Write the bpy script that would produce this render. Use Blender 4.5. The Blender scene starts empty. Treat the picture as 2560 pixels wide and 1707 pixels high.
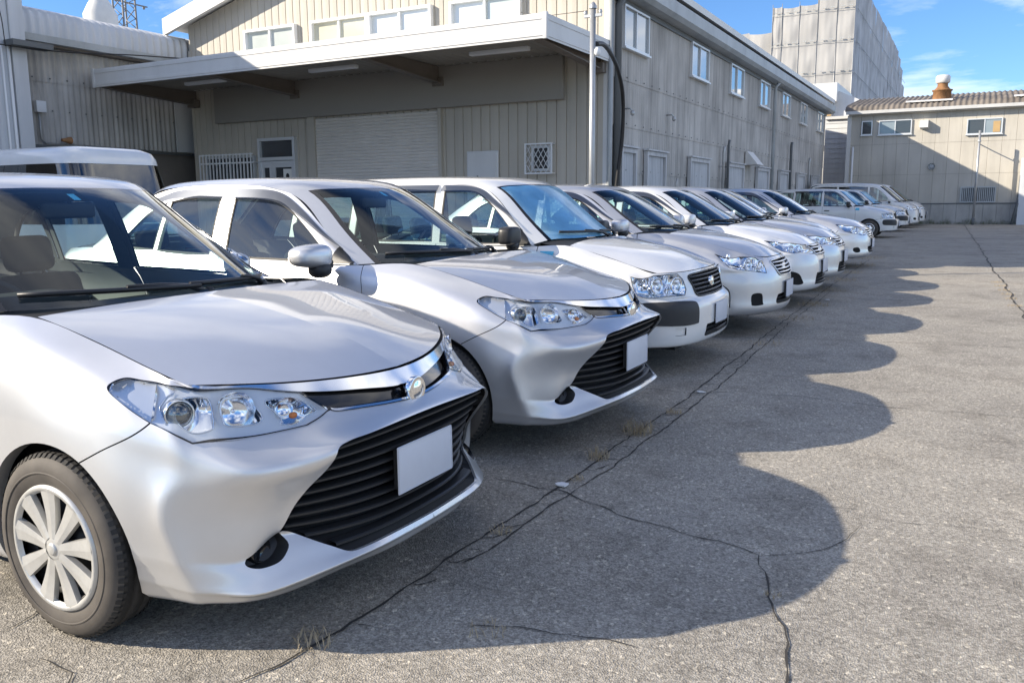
import bpy, bmesh, math, random
import numpy as np
from mathutils import Vector, Matrix
from mathutils.geometry import delaunay_2d_cdt, tessellate_polygon

R = math.radians
random.seed(7)
rng = np.random.default_rng(7)
scene = bpy.context.scene
COL = scene.collection

# ------------------------------------------------------------------ camera
SLOPE = 0.0075                      # the yard rises very gently towards the back
cam_data = bpy.data.cameras.new("camera")
cam = bpy.data.objects.new("camera", cam_data)
COL.objects.link(cam)
scene.camera = cam
_yaw, _pitch, _roll = R(28.654), R(9.264), R(-0.391)
_fw = Vector((-math.sin(_yaw) * math.cos(_pitch), math.cos(_yaw) * math.cos(_pitch), -math.sin(_pitch)))
_rt = Vector((math.cos(_yaw), math.sin(_yaw), 0))
_up = _rt.cross(_fw)
_r2 = _rt * math.cos(_roll) + _up * math.sin(_roll)
_u2 = -_rt * math.sin(_roll) + _up * math.cos(_roll)
cam.matrix_world = Matrix(((_r2.x, _u2.x, -_fw.x, 1.6624), (_r2.y, _u2.y, -_fw.y, -2.3583),
                           (_r2.z, _u2.z, -_fw.z, 1.3502), (0, 0, 0, 1)))
cam_data.sensor_width = 36.0
cam_data.lens = 36.0 * 2107.9 / 2560.0
cam_data.clip_start = 0.05
cam_data.clip_end = 3000

# ------------------------------------------------------------------ light
SUN_A, SUN_B = 1.76, 1.20           # shadow offset in x and y for one metre of height
_sd = Vector((SUN_A, SUN_B, -1.0)).normalized()
sun_elev = math.asin(-_sd.z)
sun_az = math.atan2(-_sd.y, -_sd.x)
sun_data = bpy.data.lights.new("sun", 'SUN')
sun_data.energy = 3.9
sun_data.angle = R(0.53)
sun_data.color = (1.0, 0.89, 0.73)
sun = bpy.data.objects.new("sun", sun_data)
COL.objects.link(sun)
sun.rotation_euler = _sd.to_track_quat('-Z', 'Y').to_euler()
sun.location = (-20, -15, 15)

world = bpy.data.worlds.new("World")
scene.world = world
world.use_nodes = True
wn, wl = world.node_tree.nodes, world.node_tree.links
wn.clear()
w_out = wn.new("ShaderNodeOutputWorld")
w_bg = wn.new("ShaderNodeBackground")
w_bg.inputs['Strength'].default_value = 0.062
sky = wn.new("ShaderNodeTexSky")
sky.sky_type = 'NISHITA'
sky.sun_disc = False
sky.sun_elevation = sun_elev
sky.sun_rotation = math.pi / 2 - sun_az
sky.altitude = 300
sky.air_density = 1.0
sky.dust_density = 0.1
sky.ozone_density = 1.2
tc = wn.new("ShaderNodeTexCoord")
sep = wn.new("ShaderNodeSeparateXYZ")
wl.new(tc.outputs['Generated'], sep.inputs[0])
def wmath(op, a, b=None):
    n = wn.new("ShaderNodeMath"); n.operation = op
    for i, v in enumerate((a, b)):
        if v is None: continue
        if isinstance(v, (int, float)): n.inputs[i].default_value = v
        else: wl.new(v, n.inputs[i])
    return n.outputs[0]
zc = wmath('ADD', wmath('MAXIMUM', sep.outputs['Z'], 0.0), 0.22)
comb = wn.new("ShaderNodeCombineXYZ")
wl.new(wmath('DIVIDE', sep.outputs['X'], zc), comb.inputs[0])
wl.new(wmath('DIVIDE', sep.outputs['Y'], zc), comb.inputs[1])
wmap = wn.new("ShaderNodeMapping")
wmap.inputs['Location'].default_value = (0.4, 5.2, 0)
wmap.inputs['Rotation'].default_value = (0, 0, R(25))
wmap.inputs['Scale'].default_value = (1.0, 1.3, 1)
wl.new(comb.outputs[0], wmap.inputs['Vector'])
wnoise = wn.new("ShaderNodeTexNoise")
wnoise.inputs['Scale'].default_value = 0.9
wnoise.inputs['Detail'].default_value = 9
wnoise.inputs['Roughness'].default_value = 0.58
wnoise.inputs['Distortion'].default_value = 0.35
wl.new(wmap.outputs[0], wnoise.inputs['Vector'])
wramp = wn.new("ShaderNodeValToRGB")
wramp.color_ramp.elements[0].position = 0.455
wramp.color_ramp.elements[0].color = (0, 0, 0, 1)
wramp.color_ramp.elements[1].position = 0.66
wramp.color_ramp.elements[1].color = (1, 1, 1, 1)
wl.new(wnoise.outputs['Fac'], wramp.inputs[0])
wmix = wn.new("ShaderNodeMix"); wmix.data_type = 'RGBA'
wl.new(wmath('MULTIPLY', wramp.outputs[0], 0.85), wmix.inputs['Factor'])
wtint = wn.new("ShaderNodeMix"); wtint.data_type = 'RGBA'; wtint.blend_type = 'MULTIPLY'
wtint.inputs['Factor'].default_value = 1.0
wl.new(sky.outputs[0], wtint.inputs['A'])
wtint.inputs['B'].default_value = (0.68, 1.02, 1.52, 1)      # white balance of the camera
wl.new(wtint.outputs['Result'], wmix.inputs['A'])
wmix.inputs['B'].default_value = (15.5, 14.9, 14.0, 1)
wl.new(wmix.outputs['Result'], w_bg.inputs['Color'])
wl.new(w_bg.outputs[0], w_out.inputs[0])

scene.view_settings.view_transform = 'Standard'
scene.view_settings.look = 'None'
scene.view_settings.exposure = 1.08
scene.view_settings.gamma = 1.0
scene.view_settings.use_curve_mapping = False
scene.cycles.max_bounces = 10
scene.cycles.transparent_max_bounces = 24
scene.cycles.transmission_bounces = 6
scene.cycles.caustics_reflective = False
scene.cycles.caustics_refractive = False
scene.cycles.use_denoising = True

# ------------------------------------------------------------------ materials
MATS = {}
def new_mat(name):
    m = bpy.data.materials.new(name); m.use_nodes = True
    MATS[name] = m
    return m, m.node_tree.nodes, m.node_tree.links, m.node_tree.nodes["Principled BSDF"]

def pmat(name, color, rough=0.5, metal=0.0, coat=0.0, spec=0.5, coat_rough=0.03, emis=None, bump=None, var=None, sheen=0):
    """principled material; bump=(scale, strength, distance), var=(scale, amount) colour variation in object space"""
    m, n, l, b = new_mat(name)
    b.inputs['Base Color'].default_value = (*color, 1)
    b.inputs['Roughness'].default_value = rough
    b.inputs['Metallic'].default_value = metal
    b.inputs['Coat Weight'].default_value = coat
    b.inputs['Coat Roughness'].default_value = coat_rough
    b.inputs['Specular IOR Level'].default_value = spec
    if emis:
        b.inputs['Emission Color'].default_value = (*emis[0], 1)
        b.inputs['Emission Strength'].default_value = emis[1]
    if var or bump:
        t = n.new("ShaderNodeTexCoord")
    if var:
        nz = n.new("ShaderNodeTexNoise"); nz.inputs['Scale'].default_value = var[0]
        nz.inputs['Detail'].default_value = 6; nz.inputs['Roughness'].default_value = .62
        l.new(t.outputs['Object'], nz.inputs['Vector'])
        mr = n.new("ShaderNodeMapRange")
        mr.inputs['From Min'].default_value = .3; mr.inputs['From Max'].default_value = .7
        mr.inputs['To Min'].default_value = 1 - var[1]; mr.inputs['To Max'].default_value = 1 + var[1] * .5
        l.new(nz.outputs['Fac'], mr.inputs['Value'])
        vm = n.new("ShaderNodeVectorMath"); vm.operation = 'SCALE'
        vm.inputs[0].default_value = color
        l.new(mr.outputs[0], vm.inputs['Scale'])
        l.new(vm.outputs[0], b.inputs['Base Color'])
    if bump:
        nb = n.new("ShaderNodeTexNoise"); nb.inputs['Scale'].default_value = bump[0]
        nb.inputs['Detail'].default_value = 3
        l.new(t.outputs['Object'], nb.inputs['Vector'])
        bp = n.new("ShaderNodeBump"); bp.inputs['Strength'].default_value = bump[1]
        bp.inputs['Distance'].default_value = bump[2]
        l.new(nb.outputs['Fac'], bp.inputs['Height'])
        l.new(bp.outputs[0], b.inputs['Normal'])
    return m

def paint(name, color, metal, rough, dirt=.10):
    m, n, l, b = new_mat(name)
    t = n.new("ShaderNodeTexCoord")
    nz = n.new("ShaderNodeTexNoise"); nz.inputs['Scale'].default_value = 2.3
    nz.inputs['Detail'].default_value = 7; nz.inputs['Roughness'].default_value = .65
    l.new(t.outputs['Object'], nz.inputs['Vector'])
    mr = n.new("ShaderNodeMapRange")
    mr.inputs['From Min'].default_value = .35; mr.inputs['From Max'].default_value = .75
    mr.inputs['To Min'].default_value = 1; mr.inputs['To Max'].default_value = 1 - dirt
    l.new(nz.outputs['Fac'], mr.inputs['Value'])
    vm = n.new("ShaderNodeVectorMath"); vm.operation = 'SCALE'
    vm.inputs[0].default_value = color
    l.new(mr.outputs[0], vm.inputs['Scale'])
    l.new(vm.outputs[0], b.inputs['Base Color'])
    b.inputs['Metallic'].default_value = metal
    b.inputs['Roughness'].default_value = rough
    b.inputs['Coat Weight'].default_value = 1.0
    b.inputs['Coat IOR'].default_value = 1.5
    mr2 = n.new("ShaderNodeMapRange")
    mr2.inputs['From Min'].default_value = .4; mr2.inputs['From Max'].default_value = .8
    mr2.inputs['To Min'].default_value = .015; mr2.inputs['To Max'].default_value = .10
    l.new(nz.outputs['Fac'], mr2.inputs['Value'])
    l.new(mr2.outputs[0], b.inputs['Coat Roughness'])
    # metal flake sparkle, far below a pixel except close by
    if metal > .2:
        vo = n.new("ShaderNodeTexVoronoi"); vo.inputs['Scale'].default_value = 900
        l.new(t.outputs['Object'], vo.inputs['Vector'])
        bp = n.new("ShaderNodeBump"); bp.inputs['Strength'].default_value = .03; bp.inputs['Distance'].default_value = .0005
        l.new(vo.outputs['Distance'], bp.inputs['Height'])
        l.new(bp.outputs[0], b.inputs['Normal'])
    return m

def glass(name, tint, refl=1.0, rough=0.0, base_reflect=.045):
    """thin sheet of glass: tinted see-through plus a Fresnel mirror layer"""
    m = bpy.data.materials.new(name); m.use_nodes = True; MATS[name] = m
    n, l = m.node_tree.nodes, m.node_tree.links
    n.clear()
    o = n.new("ShaderNodeOutputMaterial"); mx = n.new("ShaderNodeMixShader")
    tr = n.new("ShaderNodeBsdfTransparent"); tr.inputs[0].default_value = (*tint, 1)
    gl = n.new("ShaderNodeBsdfGlossy"); gl.inputs['Roughness'].default_value = rough
    gl.inputs['Color'].default_value = (.95, .98, 1, 1)
    ge = n.new("ShaderNodeNewGeometry")
    dt = n.new("ShaderNodeVectorMath"); dt.operation = 'DOT_PRODUCT'
    l.new(ge.outputs['Normal'], dt.inputs[0]); l.new(ge.outputs['Incoming'], dt.inputs[1])
    def mm(op, a_, b_=None):
        k = n.new("ShaderNodeMath"); k.operation = op; k.use_clamp = op == 'SUBTRACT'
        for i, v in enumerate((a_, b_)):
            if v is None: continue
            if isinstance(v, (int, float)): k.inputs[i].default_value = v
            else: l.new(v, k.inputs[i])
        return k.outputs[0]
    f5 = mm('POWER', mm('SUBTRACT', 1.0, mm('ABSOLUTE', dt.outputs['Value'])), 5.0)
    mu = n.new("ShaderNodeMath"); mu.operation = 'MULTIPLY_ADD'; mu.use_clamp = True
    l.new(f5, mu.inputs[0]); mu.inputs[1].default_value = .9*refl; mu.inputs[2].default_value = base_reflect+.03
    l.new(mu.outputs[0], mx.inputs[0]); l.new(tr.outputs[0], mx.inputs[1]); l.new(gl.outputs[0], mx.inputs[2])
    l.new(mx.outputs[0], o.inputs[0])
    return m

paint("silver_paint", (.73, .735, .745), .74, .42)
paint("grey_silver_paint", (.65, .66, .68), .74, .42)
paint("white_paint", (.80, .80, .785), .0, .35)
paint("pearl_paint", (.79, .80, .805), .15, .32)
pmat("black_plastic", (.022, .023, .025), .42, bump=(420, .12, .001))
pmat("textured_black", (.030, .031, .033), .55, bump=(600, .3, .001))
pmat("gloss_black", (.008, .008, .009), .12, coat=.6)
pmat("rubber_seal", (.012, .012, .013), .6)
pmat("panel_gap_dark", (.012, .012, .013), .8)
pmat("grille_void", (.006, .006, .007), .75)
pmat("chrome", (.86, .87, .88), .06, metal=1.0)
pmat("satin_silver", (.70, .71, .73), .22, metal=1.0)
pmat("bright_trim", (.74, .76, .79), .10, metal=1.0)
pmat("lamp_bezel", (.80, .815, .83), .25, metal=.25, coat=.6)
pmat("lamp_reflector", (.93, .94, .96), .12, metal=1.0)
pmat("lamp_wing", (.86, .875, .89), .24, metal=.55, coat=.7)
pmat("amber_lamp", (.75, .22, .03), .25)
pmat("red_lamp", (.45, .02, .02), .15, coat=1)
pmat("plate_paint", (.60, .63, .70), .45, var=(9, .05))
pmat("hubcap_paint", (.58, .575, .55), .36, metal=.45, var=(14, .14))
pmat("brake_dark", (.03, .03, .032), .5, metal=.3)
pmat("seat_cloth", (.016, .017, .019), .9, bump=(300, .4, .002))
pmat("interior_dark", (.018, .019, .021), .75, bump=(350, .2, .001))
pmat("interior_grey", (.11, .115, .12), .8)
pmat("sticker_blue", (.10, .52, .75), .4, var=(30, .12))
pmat("sticker_paper", (.62, .72, .70), .5)
glass("windscreen_glass", (.82, .92, .93), 1.7, base_reflect=.03)
def dewy():
    """wind screen covered with fine dew: part mirror, part milky"""
    m = bpy.data.materials.new("dewy_glass"); m.use_nodes = True; MATS["dewy_glass"] = m
    n, l = m.node_tree.nodes, m.node_tree.links; n.clear()
    o = n.new("ShaderNodeOutputMaterial"); a = n.new("ShaderNodeMixShader"); b = n.new("ShaderNodeMixShader")
    tr = n.new("ShaderNodeBsdfTransparent"); tr.inputs[0].default_value = (.6, .78, .85, 1)
    gl = n.new("ShaderNodeBsdfGlossy"); gl.inputs['Roughness'].default_value = .16; gl.inputs['Color'].default_value = (.80, .92, 1, 1)
    df = n.new("ShaderNodeBsdfDiffuse"); df.inputs[0].default_value = (.22, .52, .74, 1)  # sky's blue reflection put into the diffuse colour of the dew
    t = n.new("ShaderNodeTexCoord"); nz = n.new("ShaderNodeTexNoise"); nz.inputs['Scale'].default_value = 6; nz.inputs['Detail'].default_value = 8
    l.new(t.outputs['Object'], nz.inputs['Vector'])
    mr = n.new("ShaderNodeMapRange"); mr.inputs['From Min'].default_value = .35; mr.inputs['From Max'].default_value = .65; mr.inputs['To Min'].default_value = .72; mr.inputs['To Max'].default_value = .95
    l.new(nz.outputs['Fac'], mr.inputs['Value'])
    a.inputs[0].default_value = .45; l.new(df.outputs[0], a.inputs[1]); l.new(gl.outputs[0], a.inputs[2])
    l.new(mr.outputs[0], b.inputs[0]); l.new(tr.outputs[0], b.inputs[1]); l.new(a.outputs[0], b.inputs[2]); l.new(b.outputs[0], o.inputs[0])
dewy()
glass("side_glass", (.78, .90, .86), 1.1, base_reflect=.09)
glass("dark_glass", (.10, .13, .18), 1.2, base_reflect=.10)
glass("visor_smoke", (.30, .31, .33), 1.1, base_reflect=.06)
glass("lamp_lens", (.93, .95, .97), 1.0, base_reflect=.03)
glass("projector_glass", (.55, .60, .60), 1.5, base_reflect=.15)

def tyre_mat():
    m, n, l, b = new_mat("tyre_rubber")
    t = n.new("ShaderNodeTexCoord")
    nz = n.new("ShaderNodeTexNoise"); nz.inputs['Scale'].default_value = 9; nz.inputs['Detail'].default_value = 6
    l.new(t.outputs['Object'], nz.inputs['Vector'])
    cr = n.new("ShaderNodeValToRGB")
    cr.color_ramp.elements[0].position = .35; cr.color_ramp.elements[0].color = (.060, .052, .045, 1)
    cr.color_ramp.elements[1].position = .7; cr.color_ramp.elements[1].color = (.105, .092, .078, 1)
    l.new(nz.outputs['Fac'], cr.inputs[0]); l.new(cr.outputs[0], b.inputs['Base Color'])
    b.inputs['Roughness'].default_value = .72
    return m
tyre_mat()
pmat("tread_rubber", (.028, .027, .026), .8, var=(22, .35))
# ------------------------------------------------------------------ object helpers
def link(o, parent=None):
    COL.objects.link(o)
    if parent is not None: o.parent = parent
    return o

def tag(o, label=None, cat=None, group=None, kind=None):
    if label: o['label'] = label
    if cat: o['category'] = cat
    if group: o['group'] = group
    if kind: o['kind'] = kind
    return o

def empty(name, loc=(0, 0, 0), rot=(0, 0, 0), parent=None):
    o = bpy.data.objects.new(name, None)
    o.empty_display_size = .2
    o.location = loc; o.rotation_euler = rot
    return link(o, parent)

def mesh_obj(name, V, F, mat, parent=None, normals=None, smooth=True):
    me = bpy.data.meshes.new(name)
    me.from_pydata([tuple(map(float, v)) for v in V], [], [tuple(map(int, f)) for f in F])
    if mat:
        for mm in (mat if isinstance(mat, (list, tuple)) else [mat]):
            me.materials.append(MATS[mm])
    me.update()
    if smooth and len(me.polygons):
        me.polygons.foreach_set("use_smooth", np.ones(len(me.polygons), dtype=bool))
    if normals is not None:
        me.normals_split_custom_set_from_vertices([tuple(map(float, n)) for n in normals])
    o = bpy.data.objects.new(name, me)
    return link(o, parent)

class MB:
    """collects boxes, tubes, lathes ... and links them as one mesh"""
    def __init__(self): self.V = []; self.F = []; self.M = []; self.S = []
    def add(self, V, F, m=0, smooth=False):
        k = len(self.V)
        self.V += [tuple(map(float, v)) for v in V]
        self.F += [tuple(i + k for i in f) for f in F]
        self.M += [m] * len(F); self.S += [smooth] * len(F)
        return self
    def box(self, a, b, m=0, rot=None, about=None):
        x0, y0, z0 = a; x1, y1, z1 = b
        V = [Vector(p) for p in ((x0,y0,z0),(x1,y0,z0),(x1,y1,z0),(x0,y1,z0),(x0,y0,z1),(x1,y0,z1),(x1,y1,z1),(x0,y1,z1))]
        if rot is not None:
            c = Vector(about) if about is not None else (V[0] + V[6]) / 2
            V = [c + rot @ (v - c) for v in V]
        return self.add(V, [(0,3,2,1),(4,5,6,7),(0,1,5,4),(1,2,6,5),(2,3,7,6),(3,0,4,7)], m)
    def rbox(self, a, b, r, m=0, seg=3, M=None):
        """rounded box (vertical edges in its own local z kept simple): bevelled with bmesh"""
        bm = bmesh.new()
        bmesh.ops.create_cube(bm, size=1)
        for v in bm.verts:
            v.co = Vector(((a[0]+b[0])/2 + v.co.x*(b[0]-a[0]), (a[1]+b[1])/2 + v.co.y*(b[1]-a[1]), (a[2]+b[2])/2 + v.co.z*(b[2]-a[2])))
        bmesh.ops.bevel(bm, geom=bm.edges[:], offset=r, segments=seg, profile=.5, affect='EDGES', clamp_overlap=True)
        bm.verts.ensure_lookup_table(); bm.verts.index_update()
        V = [(M @ v.co) if M is not None else v.co.copy() for v in bm.verts]
        F = [tuple(v.index for v in f.verts) for f in bm.faces]
        bm.free()
        return self.add(V, F, m, True)
    def tube(self, pts, r, n=8, m=0, cap=True, closed=False):
        pts = [Vector(p) for p in pts]
        rr = r if isinstance(r, (list, tuple)) else [r] * len(pts)
        V = []; F = []
        prev = None
        for i, p in enumerate(pts):
            if closed: d = pts[(i+1) % len(pts)] - pts[i-1]
            else: d = pts[min(i+1, len(pts)-1)] - pts[max(i-1, 0)]
            d.normalize()
            if prev is None:
                a = d.orthogonal().normalized()
            else:
                a = (prev - d * prev.dot(d)).normalized()
            prev = a
            b = d.cross(a)
            for k in range(n):
                t = 2 * math.pi * k / n
                V.append(p + (a * math.cos(t) + b * math.sin(t)) * rr[i])
        L = len(pts)
        for i in range(L if closed else L - 1):
            j = (i + 1) % L
            for k in range(n):
                F.append((i*n+k, i*n+(k+1) % n, j*n+(k+1) % n, j*n+k))
        self.add(V, F, m, True)
        if cap and not closed:
            k0 = len(self.V) - len(V)
            self.F.append(tuple(k0 + i for i in reversed(range(n)))); self.M.append(m); self.S.append(False)
            self.F.append(tuple(k0 + (L-1)*n + i for i in range(n))); self.M.append(m); self.S.append(False)
        return self
    def lathe(self, prof, n=32, axis='Y', c=(0, 0, 0), m=0, a0=0, a1=2*math.pi, smooth=True):
        """prof = [(radius, along axis)]"""
        full = abs(a1 - a0 - 2*math.pi) < 1e-6
        N = n if full else n + 1
        V = []; F = []
        for (r, h) in prof:
            for k in range(N):
                t = a0 + (a1 - a0) * k / n
                x, y = r*math.cos(t), r*math.sin(t)
                if axis == 'Y': p = (c[0]+x, c[1]+h, c[2]+y)
                elif axis == 'Z': p = (c[0]+x, c[1]+y, c[2]+h)
                else: p = (c[0]+h, c[1]+x, c[2]+y)
                V.append(p)
        for i in range(len(prof)-1):
            for k in range(n):
                k2 = (k+1) % N
                F.append((i*N+k, i*N+k2, (i+1)*N+k2, (i+1)*N+k))
        return self.add(V, F, m, smooth)
    def prism(self, poly, fn0, fn1, m=0):
        """poly 2D points; fn0/fn1 map them to the two 3D faces"""
        n = len(poly)
        V = [fn0(p) for p in poly] + [fn1(p) for p in poly]
        F = [tuple(range(n)), tuple(reversed(range(n, 2*n)))]
        F += [((i+1) % n, i, n+i, n+(i+1) % n) for i in range(n)]
        return self.add(V, F, m)
    def build(self, name, mats, parent=None, fix=True):
        me = bpy.data.meshes.new(name)
        me.from_pydata(self.V, [], self.F)
        for mm in (mats if isinstance(mats, (list, tuple)) else [mats]):
            me.materials.append(MATS[mm])
        me.polygons.foreach_set("material_index", self.M)
        me.polygons.foreach_set("use_smooth", self.S)
        if fix:
            bm = bmesh.new(); bm.from_mesh(me)
            bmesh.ops.recalc_face_normals(bm, faces=bm.faces)
            bm.to_mesh(me); bm.free()
        me.update()
        return link(bpy.data.objects.new(name, me), parent)

def children(o): return [c for c in COL.objects if c.parent == o]

def copy_tree(o, parent=None, kids=None):
    if kids is None:
        kids = {}
        for c in COL.objects:
            if c.parent is not None: kids.setdefault(c.parent.name, []).append(c)
    c = o.copy(); COL.objects.link(c)
    if parent is not None:
        c.parent = parent
        c.matrix_parent_inverse = o.matrix_parent_inverse.copy()
    for ch in kids.get(o.name, []): copy_tree(ch, c, kids)
    return c

# ------------------------------------------------------------------ smooth surfaces cut into panels
def spl_w(t, q):
    """weights of a natural cubic spline with knots t at queries q"""
    t = np.asarray(t, float); q = np.asarray(q, float)
    n = len(t); h = np.diff(t)
    A = np.zeros((n, n)); B = np.zeros((n, n)); A[0, 0] = A[-1, -1] = 1
    for i in range(1, n-1):
        A[i, i-1] = h[i-1]/6; A[i, i] = (h[i-1]+h[i])/3; A[i, i+1] = h[i]/6
        B[i, i-1] = 1/h[i-1]; B[i, i] = -1/h[i-1]-1/h[i]; B[i, i+1] = 1/h[i]
    M = np.linalg.solve(A, B)
    k = np.clip(np.searchsorted(t, q) - 1, 0, n-2)
    a = (t[k+1]-q)/h[k]; b = 1-a
    W = ((a**3-a)*h[k]**2/6)[:, None]*M[k] + ((b**3-b)*h[k]**2/6)[:, None]*M[k+1]
    r = np.arange(len(q))
    W[r, k] += a; W[r, k+1] += b
    return W

class Surf:
    """half body skin through a grid of points (x, s, z), s = distance from the centre plane"""
    def __init__(self, nodes, mir0=False, mir1=False, disp=None, tension=0):
        N = np.asarray(nodes, float)
        du = np.linalg.norm(np.diff(N, axis=0), axis=2).mean(1)
        dv = np.linalg.norm(np.diff(N, axis=1), axis=2).mean(0)
        tu = np.concatenate([[0], np.cumsum(np.maximum(du, 1e-3))]); tv = np.concatenate([[0], np.cumsum(np.maximum(dv, 1e-3))])
        self.u1, self.v1 = tu[-1], tv[-1]
        self.tu0, self.tv0 = tu.copy(), tv.copy()
        mir = np.array([1, -1, 1])
        if mir0:
            N = np.concatenate([N[2:0:-1]*mir, N]); tu = np.concatenate([-tu[2:0:-1], tu])
        if mir1:
            N = np.concatenate([N, N[-2:-4:-1]*mir]); tu = np.concatenate([tu, 2*tu[-1]-tu[-2:-4:-1]])
        self.N, self.tu, self.tv, self.disp = N, tu, tv, disp
        uu = np.linspace(0, self.u1, 420); vv = np.linspace(0, self.v1, 110)
        self.U, self.Vv = np.meshgrid(uu, vv, indexing='ij')
        self.G = self.at(self.U.ravel(), self.Vv.ravel()).reshape(420, 110, 3)
        self.sgn = 1.0
    def at(self, u, v):
        u = np.asarray(u, float); v = np.asarray(v, float)
        P = np.einsum('ni,ijk,nj->nk', spl_w(self.tu, u), self.N, spl_w(self.tv, v), optimize=True)
        if self.disp is not None: P = self.disp(u, v, P)
        return P
    def normal(self, u, v, e=.0025):
        u = np.asarray(u, float); v = np.asarray(v, float)
        a = self.at(np.clip(u+e, 0, None), v) - self.at(u-e, v)
        b = self.at(u, v+e) - self.at(u, v-e)
        n = np.cross(a, b)
        n /= np.maximum(np.linalg.norm(n, axis=1), 1e-12)[:, None]
        return n * self.sgn
    def orient(self, u, v, ref):
        n = self.normal(np.array([u]), np.array([v]))[0]
        if np.dot(n, ref) < 0: self.sgn = -self.sgn
        return self
    def inv(self, pts, w=(1, 1, 1), ur=None):
        """nearest surface parameters for 3D points; w weights x, s, z"""
        out = []
        w = np.asarray(w, float)
        for p in np.asarray(pts, float):
            d = (((self.G - p)*w)**2).sum(2)
            if ur is not None:
                d = np.where((self.U >= ur[0]) & (self.U <= ur[1]), d, 1e9)
            i = np.unravel_index(np.argmin(d), d.shape)
            u, v = self.U[i], self.Vv[i]
            su, sv = self.u1/419, self.v1/109
            for _ in range(3):
                g = np.linspace(-1, 1, 9)
                uu, vv = np.meshgrid(np.clip(u+g*su, 0, self.u1), np.clip(v+g*sv, 0, self.v1), indexing='ij')
                Q = self.at(uu.ravel(), vv.ravel())
                k = np.argmin((((Q-p)*w)**2).sum(1))
                u, v = uu.ravel()[k], vv.ravel()[k]
                su /= 4; sv /= 4
            out.append((u, v))
        return np.array(out)

def crom(P, n=6, closed=False):
    """Catmull-Rom through points, n samples per span"""
    P = np.asarray(P, float)
    if len(P) < 3 and not closed:
        return np.array([P[0] + (P[-1]-P[0])*k/n for k in range(n+1)])
    L = len(P); out = []
    for i in range(L if closed else L-1):
        p1, p2 = P[i], P[(i+1) % L]
        p0 = P[i-1] if (closed or i > 0) else 2*p1-p2
        p3 = P[(i+2) % L] if (closed or i < L-2) else 2*p2-p1
        for k in range(n):
            t = k/n
            out.append(.5*((2*p1)+(-p0+p2)*t+(2*p0-5*p1+4*p2-p3)*t*t+(-p0+3*p1-3*p2+p3)*t**3))
    if not closed: out.append(P[-1])
    return np.array(out)

def chain(*segs, n=6):
    """closed polygon from open segments; each segment is smooth inside, corners where segments meet"""
    out = []
    for s in segs:
        c = crom(s, n) if len(s) > 2 else np.array([np.asarray(s[0]) + (np.asarray(s[-1])-np.asarray(s[0]))*k/n for k in range(n+1)])
        out.append(c[:-1] if len(out) or True else c)
    return np.concatenate(out)

def ribbon(P, w):
    """closed polygon of width w around a 2D polyline"""
    P = np.asarray(P, float)
    d = np.gradient(P, axis=0); d /= np.maximum(np.linalg.norm(d, axis=1), 1e-9)[:, None]
    nrm = np.stack([-d[:, 1], d[:, 0]], 1)*w/2
    return np.concatenate([P+nrm, (P-nrm)[::-1]])

def inside(poly, pts):
    x, y = pts[:, 0], pts[:, 1]
    c = np.zeros(len(pts), bool)
    n = len(poly); j = n-1
    for i in range(n):
        xi, yi = poly[i]; xj, yj = poly[j]
        if yi != yj:
            c ^= ((yi > y) != (yj > y)) & (x < (xj-xi)*(y-yi)/(yj-yi)+xi)
        j = i
    return c

def dist_poly(poly, pts):
    d = np.full(len(pts), 1e9)
    a = np.asarray(poly); b = np.roll(a, -1, 0)
    for p, q in zip(a, b):
        e = q-p; L = max((e*e).sum(), 1e-12)
        t = np.clip(((pts-p)@e)/L, 0, 1)
        d = np.minimum(d, np.linalg.norm(pts-(p+t[:, None]*e), axis=1))
    return d

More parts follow.
